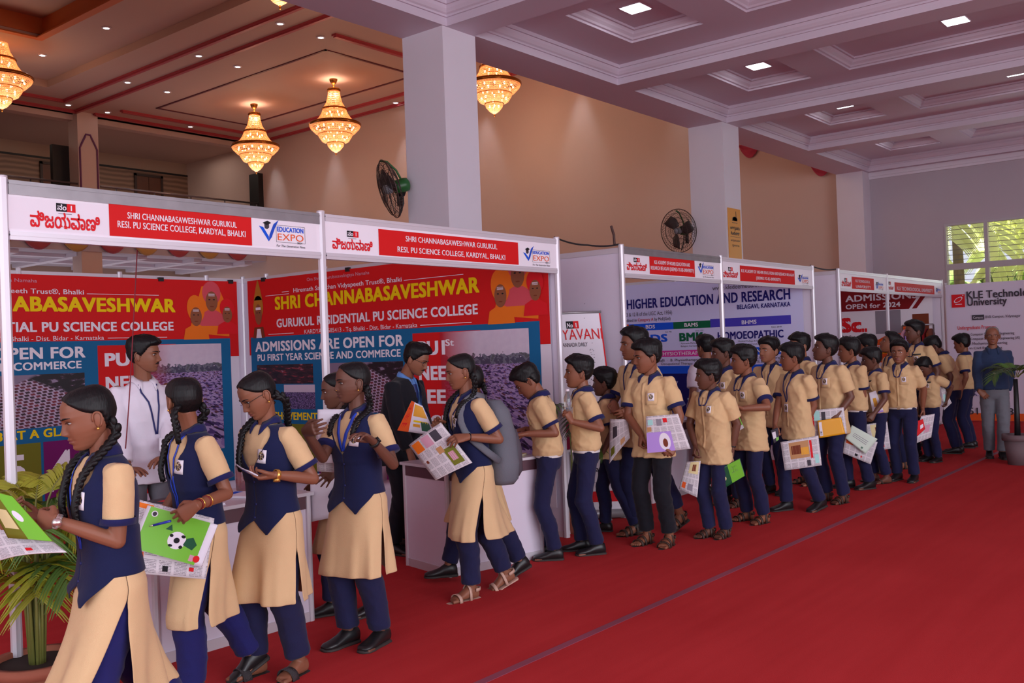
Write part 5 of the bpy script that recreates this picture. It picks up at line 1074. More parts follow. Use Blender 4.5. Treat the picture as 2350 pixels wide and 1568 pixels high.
    def shoes(s, m=None, kind='shoe'):
        for nm, lg in s.legs.items():
            F, Z, X = s.foot_frame(lg); S_ = s.s * s.o.get('fk', 1.0)
            if kind == 'shoe':
                k = MB(); s.foot_loft(k, lg, [(-.066, .020, .014, .06, 0), (-.058, .034, .006, .088, 0), (-.02, .040, .004, .105, 0), (.025, .041, .004, .094, 0), (.07, .043, .005, .066, .002), (.115, .048, .004, .050, .004), (.155, .044, .006, .042, .004), (.178, .028, .01, .032, .004)]); o = k.build('shoe', m or M_LEATHER, s.root)
                k2 = MB(); s.foot_loft(k2, lg, [(-.070, .022, -.006, .016, 0), (-.06, .037, -.010, .018, 0), (.0, .041, -.009, .018, 0), (.06, .043, -.006, .017, .002), (.115, .051, -.008, .017, .004), (.16, .046, -.005, .017, .004), (.184, .028, .0, .016, .004)]); k2.build('sole', M_SOLE, o)
            else:
                sm_ = {'sandal': M_SANDAL, 'pale': M_PINKSAND, 'stud': M_STUD, 'flip': M_SANDAL}[kind]; k = MB(); s.foot_loft(k, lg, [(-.066, .02, -.012, .002, 0), (-.055, .036, -.014, .003, 0), (.0, .040, -.012, .002, 0), (.06, .043, -.010, .002, .002), (.115, .052, -.012, .001, .004), (.165, .046, -.011, .001, .004), (.188, .026, -.008, .001, .004)]); o = k.build('sandal', M_PINKSAND if kind == 'pale' else M_SOLE, s.root)
                def arch(y, w, z, wd, nm2='strap', lean=0):
                    k = MB(); R = []
                    for q in range(11):
                        t = math.pi * q / 10; c = lg['A'] - Z * .072 * S_ + (F * (y + lean * math.sin(t)) + X * (w * math.cos(t) + .003 * lg['sd']) + Z * (z * math.sin(t) ** .7)) * S_; R.append([c - F * wd * .5 * S_, c + F * wd * .5 * S_])
                    k.loft([[r[0] for r in R], [r[1] for r in R]], 0, False, True, False); q = k.build(nm2, sm_, o); q.modifiers.new('thickness', 'SOLIDIFY').thickness = .004
                if kind == 'stud': arch(.09, .049, .058, .05, lean=.01)
                elif kind == 'flip':  arch(.085, .045, .06, .018, lean=.04)
                elif kind == 'pale': arch(.115, .051, .046, .022); arch(.03, .042, .095, .018, lean=.0)
                else: arch(.12, .051, .046, .022); arch(.075, .046, .068, .02); arch(.015, .041, .105, .02)
                if kind in ('sandal', 'pale'):
                    k = MB(); R = []
                    for q in range(9): t = math.pi * q / 8; c = lg['A'] - Z * .072 * S_ + (F * (-.01 - .055 * math.sin(t)) + X * (.037 * math.cos(t)) + Z * .06) * S_; R.append([c - Z * .01 * S_, c + Z * .01 * S_])
                    k.loft([[r[0] for r in R], [r[1] for r in R]], 0, False, True, False); q = k.build('strap', sm_, o); q.modifiers.new('thickness', 'SOLIDIFY').thickness = .004
    def legc(s, lg, z):
        a, b = (lg['H'], lg['K']) if z > lg['K'].z else (lg['K'], lg['A'])
        return a.lerp(b, clamp((z - a.z) / (b.z - a.z + 1e-6)))
    def clear(s, p, front, r, w=1.0):         # keep a hanging cloth point outside both thighs
        x, y = p.x, p.y
        for lg in s.legs.values():
            c = s.legc(lg, p.z); q = abs(x - c.x) / r
            if q < .95: e = r * math.sqrt(1 - q * q) * (1 if q < .6 else sm(.95, .6, q)); y2 = min(y, c.y - e) if front else max(y, c.y + e); y += (y2 - y) * w
        for lg in s.legs.values():
            c = s.legc(lg, p.z); dx, dy = x - c.x, y - c.y; e = math.hypot(dx, dy)
            if 1e-5 < e < r and dx * lg['sd'] > 0: x, y = c.x + dx / e * r, c.y + dy / e * r
        return V((x, y, p.z))
    def vest(s):
        S_ = s.s; n = 110; m = 52; T = [(-.20, .186, .132), (-.10, .180, .128), (0, .166, .120), (.1, .142, .106), (.2, .140, .108), (.3, .153, .121), (.37, .156, .117), (.43, .143, .097), (.462, .112, .082), (.485, .078, .068)]
        hs_ = [t[0] for t in T]; rows = []
        for j in range(m + 1):
            row = []
            for i in range(n + 1):
                lim = 0.0; th = 360 * i / n
                for _ in range(3):
                    d = min(th, 360 - th); hem = (-.005 - .07 * (1 - abs(d - 31) / 31)) if d < 31 else (-.075 + .105 * (d - 31) / 40) if d < 71 else .03
                    h = hem + (.485 - hem) * (j / m); lim = 50 * clamp((h - .25) / .21); th = lim + (360 - 2 * lim) * i / n
                a = 1.5 * math.pi + math.radians(th); rx = float(np.interp(h, hs_, [t[1] for t in T])); ry = float(np.interp(h, hs_, [t[2] for t in T])); c, q = math.cos(a), math.sin(a); rp_ = 1 + .010 * math.sin(a * 6 + s.seed) * (1 - j / m)
                p = s.tor(h * S_, rx * rp_ * math.copysign(abs(c) ** .87, c) * S_, (ry * rp_ * math.copysign(abs(q) ** .87, q) - (.006 if .2 < h < .4 else 0)) * S_)
                if h < .03:
                    w = sm(.03, -.05, h); p2 = p.copy(); p2.y += s.legc(s.legs['L' if c > 0 else 'R'], p.z).y * .5 * abs(c) ** 1.5; p2 = s.clear(p2, q < 0, .112 * S_ * max(1, .88 * s.o.get('wide', 1.06)), sm(.04, .4, abs(q)))
                    p2.y += (-.018 if q < 0 else .012) * S_ * sm(0, .5, abs(q)); p = p.lerp(p2, w)
                row.append(p)
            rows.append(row)
        k = MB(); k.loft(rows, 0, False, True, False); o = k.build('waistcoat', M_NAVYV, s.root); q = o.modifiers.new('thickness', 'SOLIDIFY'); q.thickness = .004; q.offset = 0; s.cast = [s.shirto, o]
        if hasattr(s, 'bv'): del s.bv
        for h in (.2, .08, .01):
            p, nn = s.surf(h, .004, .003); k = MB(); k.ell(p, .006, .004, .006, 8, 6); k.build('button', M_LAN, s.root)
    def skirt(s, length=.44, fwd=.0, back=.0, flare=1.0, slit=.17, m=None):
        S_ = s.s; n = 34; rows = 18
        for nm, a0, a1 in (('kurta_front', 180, 360), ('kurta_back', 0, 180)):
            k = MB(); R = []; front = a0 == 180
            for j in range(rows + 1):
                t = j / rows; h = .05 - (length + .05) * t; row = []; gap = 0 if -h < slit else 3 + s.o.get('gap', 16) * (-h - slit) / length
                u0 = sm(.05, -.01, h); rxx = .150 + .022 * u0 + (.208 * flare - .172) * clamp((-h - .05) / (length - .05)) * (h < -.05); ryy = .104 + .016 * u0 + (.160 * flare - .12) * clamp((-h - .05) / (length - .05)) * (h < -.05)
                for i in range(n + 1):
                    u = i / n; a = math.radians(a0 + gap * .5 + (a1 - a0 - gap) * u); c, q = math.cos(a), math.sin(a); fold = (.020 * math.sin(a * 6 + s.seed) + .012 * math.sin(a * 11 + s.seed * 2)) * sm(.3, 1, t)
                    p = s.P + V(((rxx + fold * .5) * math.copysign(abs(c) ** .9, c), (ryy + fold) * math.copysign(abs(q) ** .85, q) + (fwd if front else back) * t * t * abs(q) ** .5, h)) * S_
                    p.y += s.legc(s.legs['L' if c > 0 else 'R'], p.z).y * .8 * abs(c) ** 1.5 * sm(0, .3, t)
                    row.append(s.clear(p, front, (.094 if h > -.08 else .100) * S_ * max(1, .86 * s.o.get('wide', 1.06)), sm(.04, .4, abs(q))) if h < .01 else p)
                R.append(row)
            for _ in range(2):       # relax so the cloth drapes instead of clinging
                R2 = [[p.copy() for p in r] for r in R]
                for j in range(1, rows):
                    for i in range(1, n): av = (R[j][i - 1].y + R[j][i + 1].y + R[j - 1][i].y + R[j + 1][i].y) / 4; R2[j][i].y = min(R[j][i].y, av) if front else max(R[j][i].y, av)
                R = R2
            k.loft(R, 0, False, True, False); o = k.build(nm, m or M_KURTA, s.root); q = o.modifiers.new('thickness', 'SOLIDIFY'); q.thickness = .004; q.offset = 0
            sb = o.modifiers.new('smooth', 'SUBSURF'); sb.levels = 1; sb.render_levels = 1
    def ring_on(s, nm, arm, t, m, r=.027, w=.012, name='bangle'):
        a = s.arms[arm]; d = (a['W'] - a['E']).normalized(); c = a['E'].lerp(a['W'], t); k = MB(); U = d.orthogonal().normalized(); W_ = d.cross(U); R = [[c + d * q * w / 2 + (U * math.cos(e) + W_ * math.sin(e)) * rr * s.s for e in [2 * math.pi * z / 18 for z in range(18)]] for q, rr in ((-1, r - .002), (-.7, r + .001), (.7, r + .001), (1, r - .002), (1, r - .005), (-1, r - .005), (-1, r - .002))]; k.loft(R, 0, False); k.build(name, m, s.root)
    def watch(s, arm, strap, face, t=.93, r=.0285):
        s.ring_on('', arm, t, strap, r, .02, 'watch_strap'); a = s.arms[arm]; d = (a['W'] - a['E']).normalized(); c = a['E'].lerp(a['W'], t); n = -(a['pn'] - d * a['pn'].dot(d)).normalized(); n = (n + s.W2L(O_).normalized() * .35); n = (n - d * n.dot(d)).normalized(); k = MB(); p = c + n * r * s.s; k.cyl(p - n * .006, p + n * .006, .017, n=18); k.build('watch_dial', face, s.root)
# ================================================================ THINGS IN HANDS AND ON TABLES
def newsprint():
    m = bpy.data.materials.new('newsprint'); m.use_nodes = True; nt = m.node_tree; b = nt.nodes['Principled BSDF']; b.inputs['Roughness'].default_value = .8; N = nt.nodes.new; L = nt.links.new
    uv = N('ShaderNodeUVMap'); sep = N('ShaderNodeSeparateXYZ'); L(uv.outputs[0], sep.inputs[0])
    def band(src, k, lo, hi):
        a = N('ShaderNodeMath'); a.operation = 'MULTIPLY'; L(src, a.inputs[0]); a.inputs[1].default_value = k; f = N('ShaderNodeMath'); f.operation = 'FRACT'; L(a.outputs[0], f.inputs[0])
        g = N('ShaderNodeMath'); g.operation = 'GREATER_THAN'; L(f.outputs[0], g.inputs[0]); g.inputs[1].default_value = lo; h = N('ShaderNodeMath'); h.operation = 'LESS_THAN'; L(f.outputs[0], h.inputs[0]); h.inputs[1].default_value = hi
        x = N('ShaderNodeMath'); x.operation = 'MULTIPLY'; L(g.outputs[0], x.inputs[0]); L(h.outputs[0], x.inputs[1]); return x.outputs[0]
    def mul(a, c): x = N('ShaderNodeMath'); x.operation = 'MULTIPLY'; L(a, x.inputs[0]); L(c, x.inputs[1]); return x.outputs[0]
    lines = mul(mul(band(sep.outputs[1], 46, .3, .75), band(sep.outputs[0], 5.2, .1, .92)), band(sep.outputs[1], 4.3, .12, .95)); no = N('ShaderNodeTexNoise'); no.inputs['Scale'].default_value = 60; L(uv.outputs[0], no.inputs[0])
    g = N('ShaderNodeMath'); g.operation = 'GREATER_THAN'; L(no.outputs[0], g.inputs[0]); g.inputs[1].default_value = .42; mx = N('ShaderNodeMix'); mx.data_type = 'RGBA'; L(mul(lines, g.outputs[0]), mx.inputs[0]); mx.inputs[6].default_value = lin((216, 209, 214)); mx.inputs[7].default_value = lin((136, 130, 138)); L(mx.outputs[2], b.inputs['Base Color']); return m
M_NEWS = newsprint(); M_PAPER = mat('white_paper', (228, 224, 236), .6)
INK['lime'] = mat('print_lime', (116, 190, 52), .35); INK['forest'] = mat('print_forest', (16, 82, 50), .35); INK['cream'] = mat('print_cream', (222, 206, 150), .5); INK['amber'] = mat('print_amber', (226, 160, 30), .4); INK['mint'] = mat('print_mint', (160, 214, 210), .4); INK['tan'] = mat('print_tan', (186, 134, 84), .5); INK['lilac'] = mat('print_lilac', (176, 140, 220), .4)
INKS[:] = list(INK); INKM[:] = list(INK.values())
def grid_sheet(P, nu=12, nv=10):
    vs = [P(i / nu, j / nv) for j in range(nv + 1) for i in range(nu + 1)]; uv = [(i / nu, j / nv) for j in range(nv + 1) for i in range(nu + 1)]
    return vs, [(j * (nu + 1) + i, j * (nu + 1) + i + 1, (j + 1) * (nu + 1) + i + 1, (j + 1) * (nu + 1) + i) for j in range(nv) for i in range(nu)], uv
def paper(name, label, cat, d0, corners, m=None, bend=.02, prints=(), thick=.004, group=None, bend2=0.0, base=None):
    """a held sheet: its four corners (top left, top right, bottom right, bottom left) as photo pixels with distances, bent a little"""
    TL, TR, BR, BL = [atd(c[0], c[1], d0 + (c[2] if len(c) > 2 else 0)) for c in corners]; n = (TR - BL).cross(TL - BR).normalized(); n = n if n.dot(O_ - TL) > 0 else -n; ctr = (TL + TR + BR + BL) / 4
    def P(u, v, off=0.0): return (BL.lerp(BR, u)).lerp(TL.lerp(TR, u), v) + n * (bend * math.sin(math.pi * u) + bend2 * math.sin(math.pi * v * 1.0) + off)
    t = empty(name, ctr); tag(t, label, cat, group); k = MB(); vs, fs, uv = grid_sheet(lambda u, v: P(u, v) - ctr); k.add(vs, fs, 0, True, uv); o = k.build('pages' if cat == 'newspaper' else 'cover', m or M_NEWS, t); q = o.modifiers.new('thickness', 'SOLIDIFY'); q.thickness = thick; q.offset = 0
    if prints:
        k = MB()
        for pr in prints:
            if pr[0] == 'text':
                _, s_, u0, v0, u1, hh, c = pr; vv, ff = glyphs(s_, .02); a = min(q[0] for q in vv); b = max(q[0] for q in vv); k.add([P(u0 + (q[0] - a) / (b - a) * (u1 - u0), v0 + q[1] / .7 * hh, thick * .5 + .0022) - ctr for q in vv], ff, ink(c))
            elif pr[0] == 'ell':
                _, u, v, ru, rv, c = pr[:6]; lv = pr[6] if len(pr) > 6 else .0012; k.add([P(u + ru * math.cos(a), v + rv * math.sin(a), thick * .5 + lv) - ctr for a in [2 * math.pi * i / 20 for i in range(20)]], [tuple(range(20))], ink(c))
            elif pr[0] == 'poly': k.add([P(u, v, thick * .5 + .0016) - ctr for u, v in pr[1]], [tuple(range(len(pr[1])))], ink(pr[2]))
            else:
                u0, v0, u1, v1, c = pr; vs, fs, uv = grid_sheet(lambda u, v: P(u0 + (u1 - u0) * u, v0 + (v1 - v0) * v, thick * .5 + .0009) - ctr, 6, 4); k.add(vs, fs, ink(c), True)
        k.build('print', INKM, t)
    return t
NEWS_A = [(.05, .88, .95, .93, 'kred'), (.06, .6, .3, .8, 'tan'), (.36, .62, .58, .82, 'pinkish'), (.64, .55, .94, .85, 'dgrey'), (.7, .1, .95, .4, 'olive'), (.1, .12, .22, .22, 'brown')]
NEWS_B = [(.04, .86, .3, .96, 'mint'), (.34, .8, .52, .96, 'dgrey'), (.06, .2, .3, .5, 'orange'), (.55, .3, .72, .5, 'brown'), (.76, .14, .95, .34, 'kred'), (.4, .1, .5, .18, 'black')]
NEWS_C = [(.05, .72, .4, .92, 'saff'), (.45, .6, .7, .8, 'skin'), (.08, .1, .18, .2, 'black'), (.6, .08, .68, .15, 'kred'), (.75, .4, .95, .7, 'grey')]

def depth(p): return (V(p) - O_).dot(f_)
def person(label, rel, H, foot=None, at_=None, head=None, arms={}, **o):
    pos = floor_at(*foot) if foot else None
    if at_: q = atd(at_[0], 784, at_[1]); pos = V((q.x, q.y, 0))
    th = math.atan2(pos.y, pos.x); face = th + math.pi - math.radians(rel); d0 = depth(pos) ; M = (Matrix.Translation(pos) @ Matrix.Rotation(face + math.pi / 2, 4, 'Z')).inverted(); R3 = M.to_3x3()
    DIR = dict(away=f_, toward=-f_, left=-r_, right=r_, up=V((0, 0, 1)), down=V((0, 0, -1)), upleft=V((0, 0, 1)) - r_, inl=-r_ + f_, tl=-r_ - f_, tr=r_ - f_, dr=r_ * .45 + V((0, 0, -1)), dl=-r_ * .45 + V((0, 0, -1)), td=-f_ + V((0, 0, -1)), ad=f_ + V((0, 0, -1)), au=f_ + V((0, 0, 1)), tu=-f_ + V((0, 0, 1)))
    for k, a in arms.items():
        z = dict(a); 
        if 'p' in a:
            p = a['p']; W = atd(p[0], p[1], d0 + p[2]); z['w'] = M @ W
            if 'f' in a: q = a['f']; z['fd'] = R3 @ (atd(q[0], q[1], d0 + q[2]) - W)
        if 'n' in a: z['pn'] = R3 @ DIR[a['n']]
        if 'e' in a: z['pole'] = R3 @ DIR[a['e']]
        o['arm' + k] = z
    if head: o['head'] = (rel - head[0], head[1], head[2] if len(head) > 2 else 0)
    p = Person(label, H, pos, face, **o); p.solve(); p.body(); p.d0 = d0; return p
# ---------------- schoolgirls
def girl(label, rel, H, braids=('f', 'f'), shoe='shoe', sal=None, **o):
    o.setdefault('group', 'schoolgirls in navy waistcoats'); p = person(label, rel, H, fem=True, **o); p.trousers(sal or M_NAVYT, wide=o.get('wide', 1.06), name='salwar', ankle=o.get('ankle', .92)); p.shirt(M_KURTA, True, True, name='kurta_top', wr=.006, fit=.97); p.skirt(o.get('klen', .42), o.get('kf', .0), o.get('kb', .0), o.get('flare', 1.0), o.get('slit', .17)); p.vest(); p.collar(M_NAVY, 20, .9); p.badge(h=o.get('bh', .335), x=o.get('bx', .075), w=.05, hh=.068, rot=-.12); p.shoes(kind=shoe, m=o.get('shm'))
    for sd, b in zip((1, -1), braids):
        A0 = p.tr(V((sd * .060, .055, -.03))); S_ = p.s
        if b == 'f': path = [A0, p.tr(V((sd * .074, .058, -.085))), p.surf(.455, sd * .075, .02)[0], p.surf(.40, sd * .07, .02)[0], p.surf(.32, sd * .066, .02)[0], p.surf(.26, sd * .06, .02)[0]]
        elif b == 's': path = [A0, p.tr(V((sd * .082, .06, -.075))), p.tor(.50 * S_, sd * .092 * S_, .01), p.surf(.43, sd * .085, .022)[0], p.surf(.36, sd * .08, .02)[0]]
        elif b == 'l': path = [A0, p.tr(V((sd * .088, .075, -.06))), p.tr(V((sd * .09, .09, -.13))), p.tr(V((sd * .078, .085, -.20)))]
        else: path = [A0, p.tr(V((sd * .07, .085, -.09))), p.surf(.46, sd * .06, .02, True)[0], p.surf(.36, sd * .055, .02, True)[0], p.surf(.25, sd * .05, .02, True)[0]]
        p.braid(sd, path, o.get('br', .018), .011)
    return p
g1 = girl('schoolgirl at the left edge reading a newspaper, long braids over her chest', 70, 1.53, at_=(236, 3.62), head=(80, 16), lean=3, neck=12, braids=('f', 'f'), sal=M_BLUET, wide=1.25, klen=.47, flare=1.12, kf=-.12, gap=60, slit=.08, open=.55, bx=.07,
    arms=dict(L=dict(p=(128, 1196, -.18), f=(60, 1190, -.12), n='away', curl=.7, e='down'), R=dict(p=(92, 1190, .12), f=(40, 1180, .1), n='up', curl=.8)), legL=dict(y=-.10, x=.07), legR=dict(y=.30, x=-.08, z=.05, pitch=35), hk=1.03)
g1.lanyard(.14, M_LANB, False, .01); g1.watch('L', M_SILVER, M_SILVER, .97)
g2 = girl('schoolgirl turned away, holding a green football notebook over newspapers', 66, 1.53, at_=(442, 4.62), head=(152, 2), lean=4, braids=('l', 'f'), sal=M_BLUET, wide=1.15, klen=.45, bx=.085,
    arms=dict(L=dict(p=(450, 1160, -.33), f=(395, 1198, -.345), n='away', curl=.45, e='dr', spread=.14), R=dict(p=(352, 1215, .06), f=(320, 1225, .0), n='toward', curl=.8)), legL=dict(y=-.12, x=.07), legR=dict(y=.26, x=-.06, z=.04, pitch=28))
g2.lanyard(.12, M_LANB, False, .02)
for t_, m_ in ((.62, M_GOLDJ), (.68, mat('red_thread', (120, 30, 26), .6)), (.86, M_GOLDJ), (.91, mat('red_thread', (120, 30, 26), .6))): g2.ring_on('', 'L', t_, m_, .027 + .002 * (t_ < .8), .008)
g3 = girl('schoolgirl in glasses and studded sandals looking down at a leaflet', 48, 1.54, foot=(638, 1548), head=(70, 30, 0), neck=14, lean=3, braids=('b', 'f'), shoe='stud', wide=1.12, klen=.43, open=.5, ankle=.9, glasses=True,
    arms=dict(L=dict(p=(632, 1090, -.22), f=(585, 1098, -.24), n='up', curl=.6, e='dr'), R=dict(p=(585, 1082, .14), f=(565, 1080, .0), n='up', curl=.6)), legL=dict(y=.03, x=.10), legR=dict(y=-.08, x=-.10))
g3.watch('L', M_GOLDJ, M_GOLDJ, .97)
g4b = girl('schoolgirl mostly hidden behind the girl with the white sheet, her hand on a white folder', 72, 1.50, at_=(782, 5.92), head=(88, 10), braids=('f', 'b'), tone=1, klen=.42, lod=1, shm=None,
    arms=dict(L=dict(p=(772, 1075, -.3), f=(745, 1100, -.34), n='away', curl=.15, spread=.2), R=dict(p=(735, 1100, .15))), legL=dict(y=.1), legR=dict(y=-.12))
g4 = girl('schoolgirl holding up a blank white sheet, black band on her wrist', 44, 1.565, foot=(836, 1480), head=(74, 3), lean=0, braids=('s', 's'), tone=1, klen=.42, nosepin=True, gaze=1, br=.016, bx=.085,
    arms=dict(L=dict(p=(856, 1013, -.30), f=(815, 985, -.38), n='tl', curl=.5, e='dr', spread=.12), R=dict(p=(700, 990, -.22), f=(730, 982, -.30), n='away', curl=.3, e='down')), legL=dict(y=.02, x=.08), legR=dict(y=-.06, x=-.09))
g4.lanyard(.27, M_LANB, False, .0, .02); g4.watch('L', M_RUBBER, M_RUBBER, .93)
g5b = girl('schoolgirl almost hidden behind the girl with the backpack, in striding black shoes', 74, 1.50, at_=(1092, 6.74), head=(165, 5), klen=.40, lod=1, braids=('b', 'b'), legL=dict(y=.24, x=.05, z=.03, pitch=22), legR=dict(y=-.30, x=-.06))
g5 = girl('schoolgirl with a grey backpack reading an open newspaper', 62, 1.585, foot=(1094, 1366), head=(80, 12), lean=4, braids=('s', 'f'), shoe='pale', klen=.44, flare=1.05, kb=.10, bx=.035, open=.8,
    arms=dict(L=dict(p=(1072, 1003, -.22), f=(1025, 1010, -.30), n='ad', curl=.55, e='dr'), R=dict(p=(1018, 985, .02), f=(985, 955, -.04), n='toward', curl=.6, e='down')), legL=dict(y=-.10, x=.06), legR=dict(y=.22, x=-.05, z=.03, pitch=22))
g5.lanyard(.2, M_LAN, False, -.03); g5.ring_on('', 'L', .93, M_BLACK, .025, .005, 'wrist_thread')
# ---------------- men
m1 = person('man in a white shirt with a lanyard standing behind the leaflet counter', -20, 1.775, at_=(324, 6.6), head=(-72, 2), width=1.0, tone=0, nose=1.1, moustache=True, armk=1.12, arms=dict(L=dict(p=(392, 1112, -.30), f=(350, 1118, -.42), n='down', curl=.4), R=dict(p=(300, 1142, -.35), f=(345, 1140, -.45), n='down', curl=.3)))
m1.trousers(M_GREYT); m1.shirt(M_WHITEC, False, False, .80, True, wr=.008, fit=1.05); m1.collar(M_WHITEC, 22); m1.lanyard(.17, M_LAN, True, .03, cm=M_CARD); m1.shoes(); m1.ring_on('', 'R', .9, M_GOLDJ, .03, .006); m1.ring_on('', 'L', .93, mat('red_thread', (120, 30, 26), .6), .029, .006)
m2 = person('man in a black suit and blue tie bending towards the counter', -58, 1.70, at_=(908, 7.72), head=(-72, 24), lean=12, neck=20, width=1.1, nose=1.15, glasses=True, moustache=True, open=.6, arms=dict(L=dict(p=(985, 1010, -.25), n='down'), R=dict(p=(940, 1040, -.3), n='down')))
m2.trousers(M_BLACKT); m2.shirt(M_SKYC, True, False, .7, True, wr=.002, fit=.9); m2.collar(M_SKYC, 16, .82); m2.shoes()
m2.strip('tie', [(.455, .0), (.40, .0), (.3, .0), (.2, 0)], .05, mat('blue_tie', (30, 48, 110), .5), .006); sh_ = m2.shirto
m2.shirt(M_BLACKT, False, False, .93, True, hem=-.16, name='suit_jacket', wr=.005, fit=1.14)
bm = bmesh.new(); bm.from_mesh(m2.shirto.data); Ri = m2.Rt.inverted(); dl = []
for v in bm.verts:
    q = Ri @ (v.co - m2.P); h = q.z / m2.s
    if q.y < 0 and h > .2 and abs(q.x) / m2.s < (h - .22) * .2: dl.append(v)
bmesh.ops.delete(bm, geom=dl, context='VERTS'); bm.to_mesh(m2.shirto.data); bm.free()
m3 = person('grey-haired man in a blue shirt and grey trousers walking towards the camera', -6, 1.66, armk=.8, foot=(2288, 1052), head=(0, 2), grey=True, hair='bald', glasses=True, width=1.02, nose=1.1, lod=1, moustache=False, arms=dict(R=dict(p=(2247, 905, -.18), f=(2268, 922, -.22), n='away', curl=.4, e='dl'), L=dict(p=(2311, 900, .0), n='away', curl=.8)), legL=dict(y=-.06, x=.06), legR=dict(y=.06, x=-.07))
m3.trousers(M_GREYT, 1.05); m3.shirt(M_BLUES, True, False, .92, True, wr=.010, fit=1.04); m3.collar(M_BLUES, 26); m3.belt(M_LEATHER, .02); m3.shoes(); m3.decal('pen', .2, .0, .012, .05, M_SILVER, .006, .9)
mw = person('person with black hair in a white shirt, back turned, inside the second stall', 150, 1.66, at_=(1622, 10.1), head=(140, 0), lod=1); mw.trousers(M_BLACKT); mw.shirt(M_WHITEC, False, False, .74); mw.collar(M_WHITEC); mw.shoes()
bn = person('woman with her hair in a bun standing inside the farthest stall', 10, 1.70, at_=(2096, 13.8), head=(30, 0), fem=True, lod=1); bn.trousers(M_BLACKT); bn.shirt(mat('rose_blouse', (196, 90, 120), .8), False, False); k = MB(); k.ell(bn.tr(V((0, .05, .115))), .05, .05, .04); k.build('hair_bun', M_HAIR, bn.root); bn.shoes()
# ---------------- schoolboys
def boy(label, rel, H, tucked=False, cuffs=True, lan=None, bd=True, pants=None, shoe='sandal', belt=False, **o):
    o.setdefault('group', 'schoolboys in beige shirts'); o.setdefault('hk', 1.10); p = person(label, rel, H, **o); p.trousers(pants or M_NAVYT, wide=o.get('wide', .98), ankle=o.get('ankle', .96)); p.shirt(M_BEIGE_S, tucked, cuffs, o.get('slv', .74), fit=o.get('fit', 1.0), hem=o.get('hem', -.14)); p.collar(M_NAVY, 22)
    if bd:
        p.decal('breast_pocket', .325, .072, .085, .10, M_BEIGE_S, .0035); p.badge(h=.335, x=.072, w=.045, hh=.06)
        if o.get('tab'): p.decal('pocket_flap', .385, .072, .085, .016, M_BLACK, .005)
    if not o.get('noplack'): p.strip('placket', [(.44, .0), (.3, 0), (.1, 0), (-.02, 0)] if tucked is False else [(.44, .0), (.3, 0), (.1, 0), (.03, 0)], .024, M_BEIGE_S, .0012)
    if lan: p.lanyard(lan, M_LAN, o.get('card', True), 0, .011)
    if belt: p.belt(M_BELTW, .0)
    if shoe: p.shoes(kind=shoe)
    return p
Hn = lambda p, f, n='away', c=.6, e='right': dict(p=p, f=f, n=n, curl=c, e=e)
b1 = boy('schoolboy bent over the counter, head down, white belt showing', 95, 1.50, True, True, foot=(1268, 1280), head=(96, 36), lean=9, neck=26, belt=True, shoe='shoe', open=.4, noplack=True, arms=dict(L=Hn((1207, 996, -.16), (1180, 1000, -.16), 'down', .5), R=Hn((1205, 985, .16), (1182, 990, .14), 'down', .5)), legL=dict(y=.0), legR=dict(y=-.08))
b2 = boy('schoolboy raising a clear water bottle, navy tape across his chest', 82, 1.52, True, True, foot=(1354, 1268), head=(86, -2), belt=True, shoe='shoe', bd=True, noplack=True, arms=dict(L=Hn((1312, 968, -.20), (1300, 942, -.22), 'inl', 1.0), R=Hn((1310, 950, .10), (1298, 922, .06), 'toward', 1.0, 'down')), legL=dict(y=.02), legR=dict(y=-.08))
b2.strip('lanyard', [(.36, .09), (.35, .02), (.34, -.06)], .012, M_LAN, .006)
b3 = boy('small schoolboy behind the boy with the bottle, arm bent at his waist', 100, 1.40, False, True, at_=(1392, 8.18), head=(108, 0), shoe='shoe', tone=1, hem=-.10, bd=False, arms=dict(L=Hn((1383, 1040, -.16), (1368, 1048, -.15), 'down', .5)), legL=dict(y=.20, x=.05, z=.02, pitch=14), legR=dict(y=-.12))
b4 = boy('tallest schoolboy in front, hands clasped, name card on a lanyard', 50, 1.73, False, True, lan=.27, foot=(1480, 1228), head=(72, 0), bd=False, arms=dict(L=Hn((1452, 940, -.30), (1412, 958, -.36), 'away', .4), R=Hn((1408, 925, -.12), (1412, 955, -.2), 'toward', .5, 'dl')), legL=dict(y=.30, x=.06, z=.03, pitch=18), legR=dict(y=-.06, x=-.06), ankle=.8)
b4.watch('L', M_RUBBER, M_RUBBER, .90); b4.ring_on('', 'R', .92, M_BLACK, .028, .01, 'bracelet')
b5 = boy('schoolboy in front with black trousers, a newspaper tucked under his white watch', 32, 1.625, False, True, foot=(1508, 1250), head=(74, 6), pants=M_BLACKT, fit=1.02, arms=dict(L=Hn((1548, 1020, -.24), (1530, 1050, -.30), 'away', .8), R=Hn((1472, 1000, -.12), (1466, 1035, -.12), 'right', 1.2, 'dl')), legL=dict(y=.0, x=.10), legR=dict(y=-.02, x=-.09), ankle=.9)
b5.watch('L', M_BELTW, mat('dark_red_dial', (80, 16, 26), .3), .95)
b6 = boy('short dark-haired schoolboy alone in front, green book in his left hand', 40, 1.445, False, False, foot=(1646, 1232), head=(88, 2), tone=1, lan=.37, card=False, slv=.78, fit=1.06, hem=-.16, arms=dict(L=Hn((1681, 1030, -.05), (1678, 1062, -.06), 'left', .9), R=Hn((1596, 1025, -.02), (1590, 1052, -.06), 'right', .8, 'dl')), legL=dict(y=.02, x=.06), legR=dict(y=-.06, x=-.06))
b6.ring_on('', 'L', .9, M_BLACK, .027, .012, 'bracelet')
b7 = boy('dark schoolboy between the short boy and the boy with the raised forearm', 46, 1.61, False, True, at_=(1664, 9.35), head=(80, 4), tone=1, lod=1, lan=.35, card=False)
